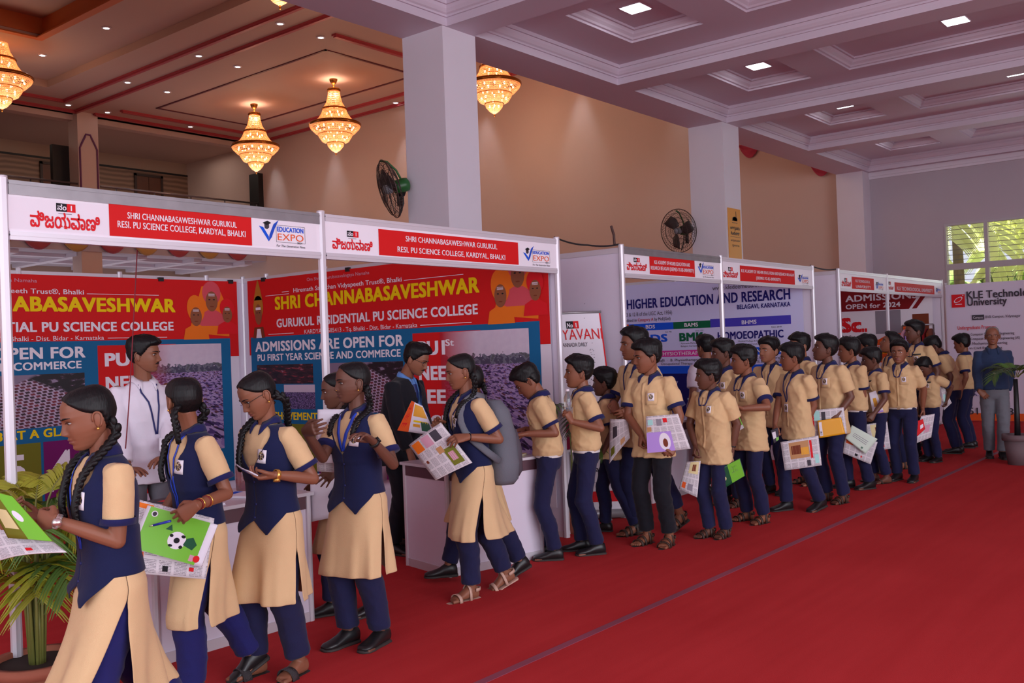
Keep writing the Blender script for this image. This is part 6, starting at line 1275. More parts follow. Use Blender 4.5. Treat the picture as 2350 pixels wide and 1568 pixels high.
b8 = boy('schoolboy with his forearm raised across his shirt, a lime booklet under it', 50, 1.545, False, True, foot=(1728, 1198), head=(86, 0), lan=.38, card=False, hem=-.17, arms=dict(L=Hn((1702, 938, -.30), (1682, 930, -.32), 'down', .5), R=Hn((1680, 960, -.1), (1685, 985, -.2), 'right', .7, 'dl')), legL=dict(y=.02, x=.10), legR=dict(y=.0, x=-.10))
b9 = boy('schoolboy facing forward behind the boy with the black watch, lanyard round his neck', 30, 1.61, False, True, at_=(1768, 9.95), head=(46, -2), lod=1, lan=.22, bd=False, shoe='shoe', card=False, tone=2)
b10 = boy('schoolboy with a black watch and a name card, newspaper at his knee', 48, 1.545, False, True, foot=(1838, 1172), head=(88, 2), lan=.22, bd=False, hem=-.15, lod=1, shoe='shoe', arms=dict(L=Hn((1846, 982, -.06), (1838, 1012, -.10), 'away', .7), R=Hn((1776, 985, -.05), (1773, 1008, -.08), 'right', .9, 'dl')), legL=dict(y=.12, x=.10, z=.02, pitch=10), legR=dict(y=-.12, x=-.10))
b10.watch('L', M_RUBBER, M_RUBBER, .95)
b11 = boy('schoolboy whose head shows behind the gap left of the boy looking upward', 62, 1.64, False, True, at_=(1842, 10.5), head=(66, 0), lod=1, tone=2, bd=False)
b12 = boy('schoolboy looking upward, yellow envelope and newspaper held at his hip', 46, 1.615, False, False, foot=(1914, 1152), head=(78, -12), tone=1, lan=.36, card=False, slv=.8, fit=1.04, hem=-.17, lod=1, arms=dict(L=Hn((1920, 955, -.20), (1908, 985, -.26), 'away', .6)), legL=dict(y=.0, x=.1), legR=dict(y=-.02, x=-.1))
b13 = boy('schoolboy with a black pocket flap and pale belt beside the boy looking upward', 58, 1.575, True, True, at_=(1955, 10.1), head=(90, 2), belt=True, tab=True, lod=1, shoe='shoe', arms=dict(L=Hn((1976, 970, -.05), (1978, 998, -.1), 'left', .6)), legL=dict(y=.06), legR=dict(y=-.08))
b14 = boy('short schoolboy hugging a white book, black pocket flap', 62, 1.46, True, True, at_=(2006, 10.45), head=(90, 10), tab=True, lod=1, shoe='flip', tone=1, arms=dict(L=Hn((2006, 950, -.24), (1996, 965, -.26), 'away', .6), R=Hn((1985, 955, -.05), (2000, 962, -.12), 'up', .6, 'dl')), legL=dict(y=.02), legR=dict(y=-.04), ankle=.9)
b14b = boy('schoolboy of whom only bushy black hair shows above the short boy with the book', 80, 1.60, True, True, at_=(1996, 11.2), head=(100, 0), lod=1, bd=False)
b15 = boy('schoolboy gazing up at the ceiling behind the smiling boy', 60, 1.615, False, True, at_=(2050, 11.5), head=(84, -28), lod=1, lan=.36, card=False, bd=False)
b16 = boy('smiling schoolboy facing the camera, red booklet in his left hand', 22, 1.53, True, False, foot=(2078, 1104), head=(14, 0), lan=.36, card=False, belt=True, lod=1, shoe='shoe', slv=.8, tone=0, arms=dict(L=Hn((2117, 938, .02), (2121, 966, -.02), 'left', .8)), legL=dict(y=-.02, x=.1), legR=dict(y=.0, x=-.1))
b17 = boy('tall dark schoolboy towering behind the smiling boy', 36, 1.76, True, True, at_=(2104, 12.3), head=(70, 0), tone=1, tab=True, lod=1, shoe='shoe', lan=.36, card=False)
b18 = boy('smallest schoolboy, head bowed, papers under his arm', 42, 1.31, True, True, foot=(2140, 1060), head=(56, 36), neck=26, lod=1, tab=True, lan=.36, card=False, shoe='shoe', tone=1, open=.4, arms=dict(L=Hn((2172, 920, -.02), (2170, 938, -.05), 'left', .7)))
b19 = boy('schoolboy bending towards the farthest stall, head low', 100, 1.60, True, False, foot=(2192, 1040), head=(98, 32), lean=16, neck=26, lod=1, shoe='shoe', bd=False, tone=1, noplack=True, slv=.8)
b20 = boy('schoolboy at the end of the queue, half hidden behind the bending boy', 104, 1.56, True, True, at_=(2214, 13.3), head=(110, 10), lod=1, shoe='shoe', bd=False, noplack=True)

# ---------------- what they hold
paper('newspaper', 'newspaper held open by the girl at the left edge', 'newspaper', 3.55, [(-60, 1180, .1), (60, 1196, .0), (153, 1268, -.18), (-20, 1294, -.05)], bend=.03, prints=NEWS_C, group='newspapers in the students\' hands')
paper('booklet', 'olive and lime booklet in the hands of the girl at the left edge', 'booklet', 3.5, [(-40, 1120, .08), (30, 1140, .0), (122, 1243, -.14), (20, 1235, -.05)], INK['olive'], .015, [(.55, .0, 1, 1, 'lime'), (.1, .2, .5, .6, 'cream'), ('ell', .7, .5, .1, .12, 'white')], .006)
paper('newspaper', 'newspaper beneath the green football notebook', 'newspaper', 4.40, [(298, 1142, .02), (492, 1190, .02), (472, 1330, -.05), (293, 1314, -.05)], bend=.012, prints=[(.03, .6, .12, .86, 'mint'), (.03, .12, .2, .3, 'orange'), (.02, .9, .3, .97, 'saff'), (.45, .06, .52, .14, 'black'), (.78, .1, .84, .16, 'kred')], group='newspapers in the students\' hands')
paper('notebook', 'lime green notebook with a football picture held by the girl turned away', 'notebook', 4.36, [(340, 1160, 0), (500, 1205, 0), (462, 1302, -.04), (300, 1256, -.04)], M_PAPER, .004, [(.05, .0, .9, 1, 'lime'), ('ell', .56, .42, .125, .2, 'white'), ('ell', .56, .42, .04, .065, 'black', .0024), ('ell', .47, .5, .025, .035, 'black', .0024), ('ell', .63, .54, .03, .035, 'black', .0024), ('ell', .5, .28, .03, .03, 'black', .0024), ('ell', .64, .3, .025, .04, 'black', .0024), ('poly', [(.66, .36), (.8, .3), (.84, .44), (.76, .58), (.68, .52)], 'forest'), ('poly', [(.36, .6), (.42, .74), (.46, .6)], 'forest'), ('ell', .14, .86, .045, .07, 'white', .0014), ('ell', .14, .86, .03, .05, 'dgrey', .002), ('ell', .9, .14, .045, .08, 'kred', .002), (.8, .06, .86, .2, 'pinkish')], .012)
t = empty('pen', atd(374, 1201, 4.28)); tag(t, 'blue ballpoint pen in the fingers above the football notebook', 'pen'); k = MB(); a, c = atd(352, 1206, 4.29) - t.location, atd(392, 1196, 4.28) - t.location; k.cyl(a, c, .0055, n=10); k.build('barrel', mat('pen_blue', (36, 50, 170), .35), t); k = MB(); k.cyl(a, a + (a - c) * .25, .005, .001, 10); k.build('tip', M_SILVER, t)
paper('leaflet', 'folded white leaflet in the hands of the girl in glasses', 'leaflet', g3.d0 - .2, [(542, 1066, .0), (572, 1082, -.1), (592, 1092, -.12), (556, 1078, .0)], M_PAPER, .004, [(.1, .2, .6, .8, 'royal')], .006)
paper('paper_sheet', 'blank white sheet held up before the white stall post', 'paper sheet', 5.33, [(729, 940, .0), (809, 939, -.02), (796, 1064, -.04), (727, 1062, .0)], M_PAPER, .006, (), .002)
paper('newspaper', 'newspaper behind the blank white sheet', 'newspaper', 5.36, [(724, 985, .02), (822, 980, .0), (829, 1088, -.03), (728, 1082, .02)], bend=.005, prints=[(.74, .06, .95, .26, 'cream'), (.4, .1, .55, .2, 'mint'), (.05, .3, .2, .6, 'dgrey')], group='newspapers in the students\' hands')
t = empty('water_bottle', atd(812, 1008, 5.3)); tag(t, 'blue plastic bottle cap and tape dangling behind the white sheet', 'bottle'); k = MB(); k.lathe([(0, -.045), (.017, -.045), (.02, -.03), (.014, -.015), (.018, 0), (.02, .04), (.012, .06), (0, .06)], n=14); k.build('cap', M_LANB, t)
paper('folder', 'large white paper folder hanging beside the white sheet, fingers spread over it', 'folder', 5.85, [(712, 1088, .0), (770, 1086, -.05), (773, 1186, -.05), (714, 1198, 0)], M_PAPER, .004, (), .003)
paper('newspaper', 'open newspaper held by the girl with the backpack', 'newspaper', 6.12, [(938, 1022, .0), (1012, 970, -.02), (1084, 1062, -.10), (1000, 1103, -.06)], bend=.02, prints=[(.05, .7, .28, .95, 'saff'), (.33, .7, .56, .95, 'pinkish'), (.6, .72, .8, .95, 'dgrey'), (.62, .1, .9, .5, 'olive'), (.68, .2, .82, .4, 'pinkish'), (.5, .45, .65, .6, 'tan'), (.1, .4, .16, .47, 'brown')], group='newspapers in the students\' hands')
paper('leaflet', 'orange and yellow leaflet with a red edge raised by the girl with the backpack', 'leaflet', 6.38, [(945, 920, .02), (970, 932, 0), (1000, 1000, -.03), (912, 988, .02)], M_PAPER, .008, [(.0, .0, .3, 1, 'orange'), (.36, .55, .95, .95, 'amber'), (.4, .2, .62, .3, 'amber'), (.66, .1, .95, .4, 'forest'), (.05, .1, .2, .9, 'kred'), (.4, .36, .9, .42, 'yellow')], .005)
# backpack
S5 = g5; t = empty('backpack', S5.L2W(S5.tor(.2 * S5.s, 0, .2 * S5.s))); tag(t, 'grey school backpack worn by the girl reading the open newspaper', 'backpack'); R5 = S5.Mw.to_3x3(); M_BAG = mat('backpack_grey', (96, 98, 108), .7, bump=.3, bscale=200); M_BAGD = mat('backpack_dark_panel', (70, 62, 72), .7)
def bagring(h, rx, ry, cy): return [S5.L2W(S5.tor(h * S5.s, rx * math.copysign(abs(math.cos(a)) ** .7, math.cos(a)) * S5.s, (cy + ry * math.copysign(abs(math.sin(a)) ** .75, math.sin(a))) * S5.s)) - t.location for a in [2 * math.pi * i / 28 for i in range(28)]]
k = MB(); k.loft([bagring(*q) for q in ((.44, .05, .03, .15), (.43, .11, .06, .17), (.36, .145, .085, .19), (.2, .155, .10, .205), (.02, .16, .105, .21), (-.08, .155, .10, .205), (-.115, .13, .075, .2), (-.12, .06, .03, .2))]); k.build('bag_body', M_BAG, t)
k = MB(); k.loft([bagring(*q) for q in ((.24, .05, .02, .285), (.22, .11, .035, .285), (.1, .125, .055, .29), (-.03, .125, .055, .29), (-.07, .11, .035, .28), (-.08, .06, .02, .28))]); k.build('front_pocket', M_BAGD, t)
for sd in (1, -1):
    pts = [S5.L2W(p) - t.location for p in ([S5.tor(.47 * S5.s, sd * .085 * S5.s, .09 * S5.s), S5.tor(.497 * S5.s, sd * .095 * S5.s, .02 * S5.s)] + [S5.surf(h, sd * x, .012)[0] for h, x in ((.455, .092), (.40, .098), (.33, .105), (.26, .118), (.19, .135))] + [S5.tor(.12 * S5.s, sd * .165 * S5.s, .03 * S5.s), S5.tor(.05 * S5.s, sd * .165 * S5.s, .12 * S5.s)])]
    k = MB(); k.tube(pts, .024, 10, flat=.35, up=R5 @ V((0, -1, .2))); k.build('shoulder_strap', M_BAG, t)
k = MB(); k.tube([S5.L2W(S5.tor(.43 * S5.s, x * S5.s, .13 * S5.s)) - t.location + V((0, 0, dz)) for x, dz in ((-.04, 0), (-.03, .04), (.03, .04), (.04, 0))], .008, 8); k.build('handle', M_BAGD, t)
t = empty('water_bottle', atd(1303, 925, b2.d0 - .18)); tag(t, 'clear plastic water bottle lifted by the schoolboy beside the palm', 'bottle'); M_PET = mat('clear_plastic', (226, 232, 240), .08, trans=.9); k = MB(); k.lathe([(0, -.08), (.028, -.078), (.03, -.06), (.027, -.03), (.03, 0), (.03, .04), (.013, .075), (.013, .09), (0, .09)], n=18); k.build('bottle_body', M_PET, t); k = MB(); k.lathe([(0, .088), (.015, .088), (.015, .105), (0, .105)], n=14); k.build('cap', INK['white'], t)
t = empty('mobile_phone', atd(1315, 962, b2.d0 - .23)) if False else None
GN = 'newspapers in the students\' hands'
paper('newspaper', 'crumpled grey newspaper dangling from the clasped hands of the tallest boy', 'newspaper', b4.d0 - .3, [(1400, 962, 0), (1440, 962, -.05), (1446, 1005, -.06), (1398, 1065, 0)], bend=.03, prints=[(.2, .5, .45, .8, 'dgrey'), (.6, .1, .8, .3, 'tan'), (.1, .1, .3, .3, 'olive')], group=GN)
paper('newspaper', 'newspaper with a lilac picture held flat by the boy in black trousers', 'newspaper', b5.d0 - .24, [(1482, 956, 0), (1556, 950, -.06), (1585, 1030, -.06), (1486, 1040, 0)], bend=.01, prints=[(.0, .0, .65, .55, 'lilac'), ('ell', .45, .28, .14, .24, 'white', .0016), ('ell', .46, .24, .06, .12, 'brown', .0022), (.05, .75, .2, .9, 'mint'), (.3, .72, .45, .9, 'grey'), (.5, .8, .62, .92, 'kred'), (.02, .58, .14, .7, 'tan')], group=GN)
paper('newspaper', 'folded newspaper hanging from the short boy\'s right hand', 'newspaper', b6.d0 - .05, [(1576, 1060, 0), (1608, 1058, -.04), (1600, 1142, -.04), (1558, 1122, 0)], bend=.01, prints=[(.3, .62, .9, .98, 'cream'), (.5, .7, .75, .9, 'brown'), (.1, .1, .3, .3, 'orange'), (.4, .1, .7, .3, 'grey')], group=GN)
paper('book', 'dark and light green book in the short boy\'s left hand', 'book', b6.d0 - .1, [(1645, 1078, 0), (1698, 1052, -.06), (1710, 1092, -.06), (1658, 1123, 0)], INK['forest'], .0, [(.45, .02, .98, .98, 'lime'), (.55, .45, .78, .8, 'white'), ('ell', .22, .4, .06, .09, 'cream')], .015)
paper('booklet', 'lime green booklet under the raised forearm', 'booklet', b8.d0 - .22, [(1684, 950, 0), (1694, 952, -.02), (1708, 982, -.04), (1688, 994, 0)], INK['lime'], .0, [(.5, .0, 1, .25, 'white')], .008)
paper('booklet', 'dark glossy booklet in the right hand of the boy with the black watch', 'booklet', b10.d0 - .1, [(1768, 988, 0), (1785, 982, 0), (1788, 1010, 0), (1776, 1018, 0)], INK['dgrey'], .0, [(.1, .3, .6, .8, 'white'), (.5, .05, .95, .3, 'lime')], .006)
paper('newspaper', 'newspaper with a gold picture at the knee of the boy with the black watch', 'newspaper', b10.d0 - .14, [(1791, 1015, 0), (1878, 1000, -.05), (1886, 1068, -.05), (1801, 1080, 0)], bend=.008, prints=[(.2, .35, .72, .92, 'tan'), (.25, .5, .5, .8, 'brown'), (.5, .45, .7, .7, 'amber'), (.74, .3, .8, .9, 'kred'), (.84, .1, .95, .4, 'mint'), (.62, .05, .72, .25, 'dgrey')], group=GN)
paper('newspaper', 'newspaper behind the yellow envelope', 'newspaper', b12.d0 - .2, [(1861, 942, .02), (1936, 935, -.02), (1944, 995, -.02), (1864, 1004, .02)], bend=.005, prints=[(.05, .6, .25, .95, 'mint'), (.3, .55, .42, .9, 'dgrey'), (.02, .1, .08, .8, 'kred')], group=GN)
paper('envelope', 'yellow envelope with a white label at the hip of the boy looking upward', 'envelope', b12.d0 - .23, [(1876, 966, 0), (1930, 958, -.03), (1940, 996, -.03), (1880, 1006, 0)], INK['amber'], .0, [(.04, .1, .16, .9, 'white'), (.06, .15, .14, .4, 'dgrey')], .004)
paper('newspaper', 'newspaper under the pale form held by the boy with the pale belt', 'newspaper', b13.d0 - .15, [(1942, 990, 0), (2014, 1015, -.04), (1998, 1066, -.04), (1934, 1040, 0)], bend=.005, prints=[(.05, .5, .3, .9, 'orange'), (.4, .1, .5, .2, 'black'), (.6, .12, .65, .2, 'kred')], group=GN)
paper('form_sheet', 'pale green printed form over a newspaper, held by the boy with the pale belt', 'paper form', b13.d0 - .19, [(1955, 976, 0), (2014, 1008, -.03), (1986, 1042, -.03), (1940, 1006, 0)], mat('pale_green_paper', (206, 222, 206), .6), .0, [(.2, .5, .8, .53, 'grey'), (.2, .4, .8, .43, 'grey'), (.2, .6, .8, .63, 'grey'), (.7, .1, .78, .2, 'forest')], .003)
paper('book', 'white and yellow book hugged by the short boy', 'book', b14.d0 - .12, [(1994, 902, 0), (2010, 897, -.03), (2028, 945, -.03), (2003, 950, 0)], INK['white'], .0, [(.3, .3, .7, .7, 'amber'), (.0, .0, 1, .08, 'lilac')], .01)
paper('newspaper', 'newspaper with a cream picture below the short boy\'s arm', 'newspaper', b14.d0 - .1, [(1985, 974, 0), (2036, 968, -.02), (2044, 1030, -.02), (2000, 1036, 0)], bend=.004, prints=[(.2, .5, .6, .95, 'cream'), (.4, .7, .55, .85, 'brown'), (.6, .1, .7, .2, 'kred')], group=GN)
paper('booklet', 'red booklet in the left hand of the smiling boy', 'booklet', b16.d0 - .08, [(2101, 968, 0), (2118, 962, 0), (2123, 985, 0), (2096, 1010, 0)], INK['kred'], .0, [(.6, .3, .9, .6, 'white')], .005)
paper('newspaper', 'newspaper behind the red booklet of the smiling boy', 'newspaper', b16.d0 - .05, [(2114, 955, 0), (2145, 950, 0), (2137, 1004, 0), (2096, 1020, 0)], bend=.0, prints=[(.5, .3, .8, .6, 'pinkish')], group=GN)
paper('newspaper', 'papers under the arm of the smallest boy', 'newspaper', b18.d0 - .02, [(2158, 885, 0), (2166, 886, 0), (2184, 925, 0), (2166, 942, 0)], bend=.0, prints=[(.2, .2, .6, .6, 'mint')], group=GN)

# ================================================================ PLANTS, COUNTER THINGS, CABLES
M_LEAF = [mat('palm_leaf_%s' % n, c, .5, var=.2, vscale=5) for n, c in (('yellow_green', (150, 150, 40)), ('green', (78, 112, 46)), ('dark', (46, 70, 36)))]; M_STEM = mat('palm_stem', (120, 122, 60), .5, var=.2); M_TERRA = mat('terracotta', (156, 88, 66), .8, var=.15); M_SOIL = mat('soil', (50, 36, 30), .9)
def frond(root, base, az, L, rise, droop, leaf, w=.018, n=22, ll=.2):
    pts = []; p = V(base); el = rise; d = V((math.cos(az), math.sin(az), 0))
    for i in range(13): pts.append(p.copy()); p += (d * math.cos(el) + V((0, 0, math.sin(el)))) * (L / 12); el -= droop / 12 * (1 + i / 8)
    k = MB(); k.tube(pts, [.006 * (1 - .07 * i) for i in range(13)], 6, 1)
    sd = d.cross(V((0, 0, 1)))
    for i in range(n):
        t = .28 + .72 * i / (n - 1); f = t * 12; a = min(int(f), 11); q = pts[a].lerp(pts[a + 1], f - a); tn = (pts[a + 1] - pts[a]).normalized(); up = tn.cross(sd).normalized(); up = up if up.z > 0 else -up; l_ = ll * math.sin(math.pi * (.18 + .78 * (1 - t) ** .8)) + .03
        for s in (-1, 1):
            dr = (sd * s * .8 + tn * .65 + up * .25).normalized(); row = []
            for j in range(5): u = j / 4; c = q + dr * l_ * u - V((0, 0, 1)) * (l_ * .42 * u * u); ww = w * .5 * (math.sin(math.pi * (.12 + .86 * u)) + .05); row.append((c - tn * ww, c + up * ww * .3, c + tn * ww))
            k.loft(row, 0, False, True, False)
    return k.build('frond', [leaf, M_STEM], root)
def palm(pos, label, seed, hgt, n, pot_r, pot_h, leafs, L, trunk=None, ll=.2, pot=None, rise=(.9, 1.4), n2=22, stems=True, skip=None, droop=(1.3, 2.2)):
    t = empty('potted_palm', pos); tag(t, label, 'potted palm', 'potted palms along the stalls'); rnd = random.Random(seed); pm = pot or M_TERRA
    if pot_h:
        k = MB(); k.lathe([(0, .0), (pot_r * .72, 0), (pot_r * .95, pot_h * .8), (pot_r * .8, pot_h * .8), (0, pot_h * .8)], n=24); k.build('pot', pm, t); k = MB(); k.lathe([(pot_r * .9, pot_h * .78), (pot_r * 1.08, pot_h * .8), (pot_r * 1.1, pot_h), (pot_r * .92, pot_h), (pot_r * .9, pot_h * .78)], n=24, caps=False); k.build('pot_rim', pm, t); k = MB(); k.lathe([(0, pot_h * .9), (pot_r * .92, pot_h * .9)], n=20, caps=False); k.build('soil', M_SOIL, t)
    if trunk: k = MB(); k.tube([(0, 0, pot_h * .9), (.01, 0, trunk * .6), (0, 0, trunk)], [.035, .03, .025], 10); k.build('trunk', M_BLACK, t)
    for i in range(n):
        az = 2 * math.pi * i / n + rnd.uniform(-.3, .3)
        if skip and skip(az % (2 * math.pi)): continue
        z0 = trunk if trunk else pot_h * .9; h = rnd.uniform(.35, 1) * hgt; top = V((.10 * math.cos(az) * h, .10 * math.sin(az) * h, z0 + (h if not trunk else .02)))
        if not trunk: k = MB(); k.tube([(.03 * math.cos(az), .03 * math.sin(az), z0), top], [.008, .006], 6); k.build('stem', M_STEM, t)
        frond(t, top, az, L * rnd.uniform(.75, 1.1), rnd.uniform(*rise), rnd.uniform(*droop), leafs[i % len(leafs)], n=n2, ll=ll)
    return t
q = atd(62, 784, 4.5); palm((q.x, q.y, 0), 'bushy yellow-green palm in a pot at the left edge, behind the reading girl', 4, .72, 26, .2, .24, [M_LEAF[0], M_LEAF[0], M_LEAF[1]], .42, ll=.22, rise=(1.15, 1.5), n2=22)
q = floor_at(1326, 1222); palm((q.x, q.y, 0), 'green palm in a terracotta pot in front of the roll-up banner', 9, .85, 8, .13, .27, [M_LEAF[1], M_LEAF[2]], .45, ll=.16, rise=(.7, 1.3), n2=20)
q = floor_at(2338, 1066); palm((q.x, q.y, 0), 'dark slender palm at the right edge beside the man in the blue shirt', 12, .4, 8, .16, .36, [M_LEAF[2], M_LEAF[1]], .4, trunk=1.02, ll=.13, pot=mat('grey_pot', (104, 84, 88), .7), rise=(.75, 1.25), droop=(.8, 1.5))
# small palm leaves low on the same pot
# garden palms beyond the window
M_GL = mat('garden_palm_leaf', (228, 232, 176), .6, var=.15, vscale=3); nt = M_GL.node_tree; tl = nt.nodes.new('ShaderNodeBsdfTranslucent'); tl.inputs[0].default_value = lin((232, 236, 178)); ms = nt.nodes.new('ShaderNodeMixShader'); ms.inputs[0].default_value = .55
nt.links.new(nt.nodes['Principled BSDF'].outputs[0], ms.inputs[1]); nt.links.new(tl.outputs[0], ms.inputs[2]); nt.links.new(ms.outputs[0], nt.nodes['Material Output'].inputs[0])
for i, (x, y, z) in enumerate(((27.5, 1.6, 4.8), (27.2, 6.9, 4.6), (28.6, 4.4, 5.2))):
    t = empty('garden_palm', (x, y, -.1)); tag(t, 'sunlit garden palm outside the window, ' + ('at its right end', 'at its left end', 'in the middle, farther back')[i], 'palm tree', 'palms in the garden'); k = MB(); k.tube([(0, 0, 0), (.1, 0, z * .5), (0, 0, z)], [.17, .14, .12], 10); k.build('trunk', mat('palm_trunk', (120, 104, 84), .9, var=.3), t); rnd = random.Random(i)
    for j in range(9): frond(t, (0, 0, z), 2 * math.pi * j / 9 + rnd.uniform(-.2, .2), rnd.uniform(2.4, 3.2), rnd.uniform(.2, .9), rnd.uniform(1.6, 2.3), M_GL, .075, 36, 1.0)
k = MB(); rnd = random.Random(5)
hd = empty('garden_hedge', (30.5, 4, -.1)); tag(hd, 'green hedge in the garden beyond the window', 'hedge')
for i in range(160): k.ell((rnd.uniform(-.5, .5), rnd.uniform(-6, 6), rnd.uniform(.1, 3.4)), rnd.uniform(.3, .6), rnd.uniform(.3, .6), rnd.uniform(.3, .5), 8, 6)
k.build('foliage', mat('hedge_green', (110, 140, 70), .8, var=.4, vscale=3), hd)
# counter things
def book_flat(name, label, cat, x, y, z, rz, w, h, th, c, prints=(), group=None):
    t = empty(name, (x, y, z), rz); tag(t, label, cat, group); k = MB(); k.box((-w / 2, -h / 2, 0), (w / 2, h / 2, th * .3)); k.box((-w / 2, -h / 2, th * .7), (w / 2, h / 2, th)); k.build('cover', INK[c], t); k = MB(); k.box((-w / 2 + .003, -h / 2 + .003, th * .3), (w / 2 - .003, h / 2 - .003, th * .7)); k.build('pages', M_PAPER, t)
    k = MB()
    for x0, y0, x1, y1, cc in prints: k.quad((x0 * w - w / 2, y0 * h - h / 2, th + .0006), (x1 * w - w / 2, y0 * h - h / 2, th + .0006), (x1 * w - w / 2, y1 * h - h / 2, th + .0006), (x0 * w - w / 2, y1 * h - h / 2, th + .0006), ink(cc), False)
    if prints: k.build('print', INKM, t)
    return t
GB = 'magazines and leaflets on the counters'
for i, (x, y, r, c, pr, lb) in enumerate(((2.86, 4.86, .2, 'kred', [(.1, .6, .9, .9, 'amber'), (.1, .1, .6, .4, 'white')], 'red magazine with a yellow strip on the leaflet counter, behind the football notebook'), (3.10, 4.88, -.3, 'white', [(.1, .5, .9, .9, 'mint'), (.1, .2, .9, .3, 'orange')], 'white leaflet with a mint picture on the leaflet counter'), (3.05, 5.1, .1, 'dgrey', [(.2, .3, .8, .7, 'kred')], 'dark booklet near the white-shirted man\'s hands'), (3.42, 4.92, .4, 'white', [(.1, .7, .9, .9, 'royal')], 'white leaflet with a blue heading at the right of the leaflet counter'))):
    book_flat('magazine', lb, 'magazine', x, y, .781, r, .2, .28, .012, c, pr, GB)
t = empty('water_jar', (3.55, 5.06, .781)); tag(t, 'clear plastic jar of red liquid with a blue lid on the leaflet counter', 'jar'); k = MB(); k.lathe([(0, 0), (.07, 0), (.075, .02), (.075, .16), (.05, .20), (.05, .22), (0, .22)], n=24); k.build('jar_body', M_PET, t); k = MB(); k.lathe([(0, .006), (.068, .006), (.068, .13), (0, .13)], n=24); k.build('red_liquid', mat('red_drink', (190, 30, 36), .2), t); k = MB(); k.lathe([(0, .222), (.056, .222), (.056, .25), (0, .25)], n=24); k.build('lid', M_LANB, t)
book_flat('magazine', 'small brochure with a plum cover on the suited man\'s counter, under the bent boy\'s hands', 'magazine', 5.66, 4.72, .781, .3, .18, .25, .015, 'cream', [(.1, .5, .9, .9, 'maroon'), (.2, .1, .8, .4, 'olive')], GB)
book_flat('magazine', 'white leaflet lying left on the suited man\'s counter', 'magazine', 5.15, 4.86, .781, -.2, .2, .28, .01, 'white', [(.1, .6, .9, .9, 'kred')], GB)
pb = None
for i in range(5):
    x, y = 8.95 + i * .11, 5.2 + .06 * (i % 2)
    if pb is None:
        pb = t = empty('water_bottle', (x, y, .781)); k = MB(); k.lathe([(0, 0), (.03, 0), (.032, .02), (.03, .06), (.032, .12), (.014, .17), (.014, .185), (0, .185)], n=16); k.build('bottle_body', M_PET, t); k = MB(); k.lathe([(0, .184), (.016, .184), (.016, .205), (0, .205)], n=12); k.build('cap', INK['mint'], t); kids(pb)
    else: t = copy_tree(pb); t.location = (x, y, .781)
    tag(t, 'clear pale-capped bottle, ' + ('first', 'second', 'third', 'fourth', 'last')[i] + ' from the left on the second stall counter', 'bottle', 'water bottles on the counter')
t = empty('stool', (6.72, 4.98, 0)); tag(t, 'white box stand beside the stall post, holding a magenta carton', 'stand'); k = MB(); k.box((-.14, -.12, 0), (.14, .12, .04)); k.box((-.12, -.10, .04), (.12, .10, .70)); k.build('plinth', M_PANEL, t); k = MB(); k.box((-.15, -.13, .7), (.15, .13, .72)); k.build('top_board', M_CTOP, t)
t = empty('carton', (6.72, 4.98, .721)); tag(t, 'magenta carton on the white box stand behind the palm', 'carton'); k = MB(); k.box((-.11, -.09, 0), (.11, .09, .22)); k.build('box_body', mat('carton_magenta', (176, 36, 84), .5), t); k = MB(); Sheet(V((-.11, -.092, 0)), (1, 0, 0), (0, 0, 1), .2, .2).text(k, 'ri', .03, .09, .11, .07, 0); k.build('lettering', INK['white'], t)
# chair with a white cloth behind the suited man's counter
t = empty('chair', (5.86, 6.15, 0), .5); tag(t, 'chair under a white cloth cover behind the suited man', 'chair'); k = MB()
k.loft([[V((x * s_, y * s_, z)) for x, y in ((-.22, -.22), (0, -.235), (.22, -.22), (.235, 0), (.22, .22), (0, .235), (-.22, .22), (-.235, 0))] for z, s_ in ((.03, 1.08), (.2, 1.02), (.44, 1.0), (.46, .96))]); k.loft([[V((x, y, z)) for x, y in ((-.22, .17), (0, .16), (.22, .17), (.23, .2), (.2, .235), (0, .245), (-.2, .235), (-.23, .2))] for z in (.42, .6, .9, .94)]); k.build('cloth_cover', M_WHITEC, t)
for x in (-.2, .2):
    for y in (-.2, .2): k = MB(); k.cyl((x, y, 0), (x, y, .44), .014, n=10); k.build('leg', M_GOLD, t)
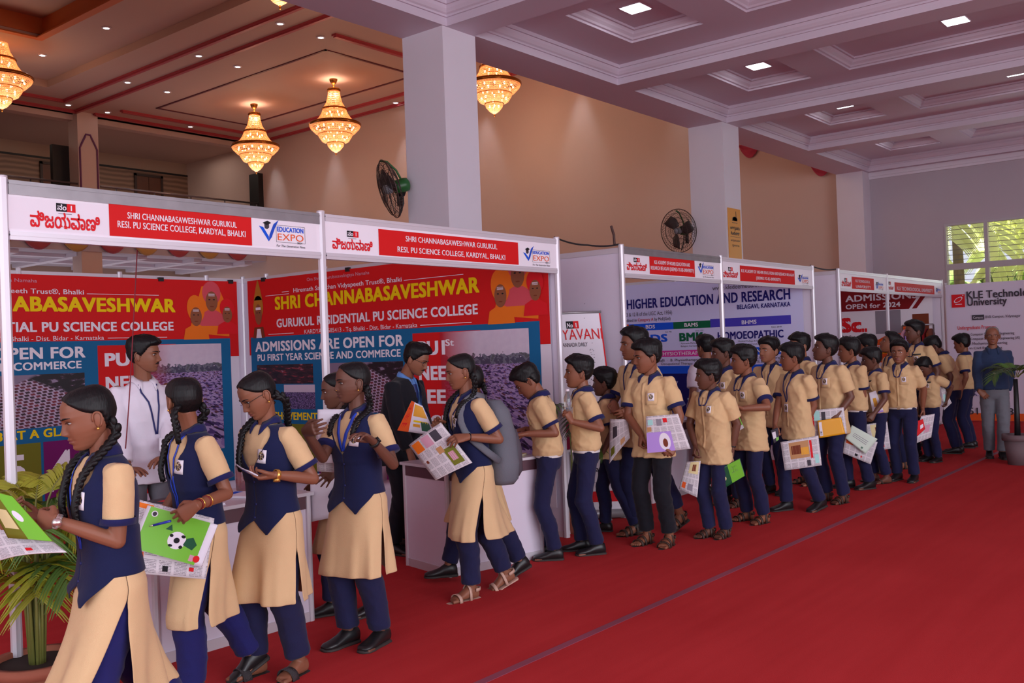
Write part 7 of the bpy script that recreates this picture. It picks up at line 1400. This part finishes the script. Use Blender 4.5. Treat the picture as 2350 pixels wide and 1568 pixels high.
# cables and cords
def cable(name, label, pts, r, m, cat='cable'):
    pts = [V(p) for p in pts]; ctr = pts[0].copy(); k = MB(); dn = []
    for a, c in zip(pts, pts[1:]):
        for i in range(8): t_ = i / 8; dn.append(a.lerp(c, t_) - ctr - V((0, 0, 1)) * (.12 * (a - c).length * t_ * (1 - t_) if abs(a.z - c.z) < .6 else 0))
    dn.append(pts[-1] - ctr); k.tube(dn, r, 6); o = k.build(name, m, None, ctr); return tag(o, label, cat)
cable('power_cable', 'dark cable sagging from the first stall to the second', [(6.5, 4.82, 2.53), (7.05, 4.86, 2.50), (7.5, 4.82, 2.53)], .008, M_BLACK)
cable('power_cable', 'dark cable sagging from the second stall to the third', [(12.0, 4.82, 2.53), (12.9, 4.82, 2.52)], .009, M_BLACK)
cable('cable_stub', 'short upright wire end above the left post of the second stall', [(7.47, 4.85, 2.53), (7.48, 4.86, 2.62), (7.44, 4.86, 2.70)], .012, mat('brown_wire', (70, 44, 40), .6))
cable('red_cord', 'thin red cord hanging inside the nearest stall past the man in white', [tuple(at(315, 574, 1, 5.55)), tuple(at(300, 860, 1, 5.55)), tuple(at(288, 1030, 1, 5.55))], .004, mat('red_cord', (120, 26, 40), .7), 'cord')
# clothes rack in the farthest stall
t = empty('clothes_rack', (17.3, 5.08, 0), math.radians(90)); tag(t, 'metal clothes rack with dresses inside the farthest stall', 'clothes rack'); k = MB()
for x in (-.26, .26): k.cyl((x, 0, 0), (x, 0, 1.75), .015, n=10); k.cyl((x, -.2, .02), (x, .2, .02), .015, n=10)
k.cyl((-.26, 0, 1.75), (.26, 0, 1.75), .015, n=10); k.build('frame', M_STEEL, t)
for i, c in enumerate(('brown', 'maroon', 'dgrey', 'lilac', 'mint', 'lilac', 'pinkish')):
    x = -.21 + i * .07; g = MB(); g.loft([[V((x + dx * .018, y, z)) for dx, y in ((-1, -w), (-1, w), (1, w), (1, -w))] for z, w in ((1.68, .04), (1.6, .2), (1.2, .16), (.75, .26))], smooth=False); tag(g.build('dress', INK[c], None, (17.3, 5.08, 0)), 'garment on the clothes rack, ' + ('brown', 'maroon', 'dark grey', 'lilac, nearer the middle', 'mint', 'lilac, nearer the right end', 'rose')[i], 'garment', 'garments on the rack').rotation_euler = (0, 0, math.radians(90))
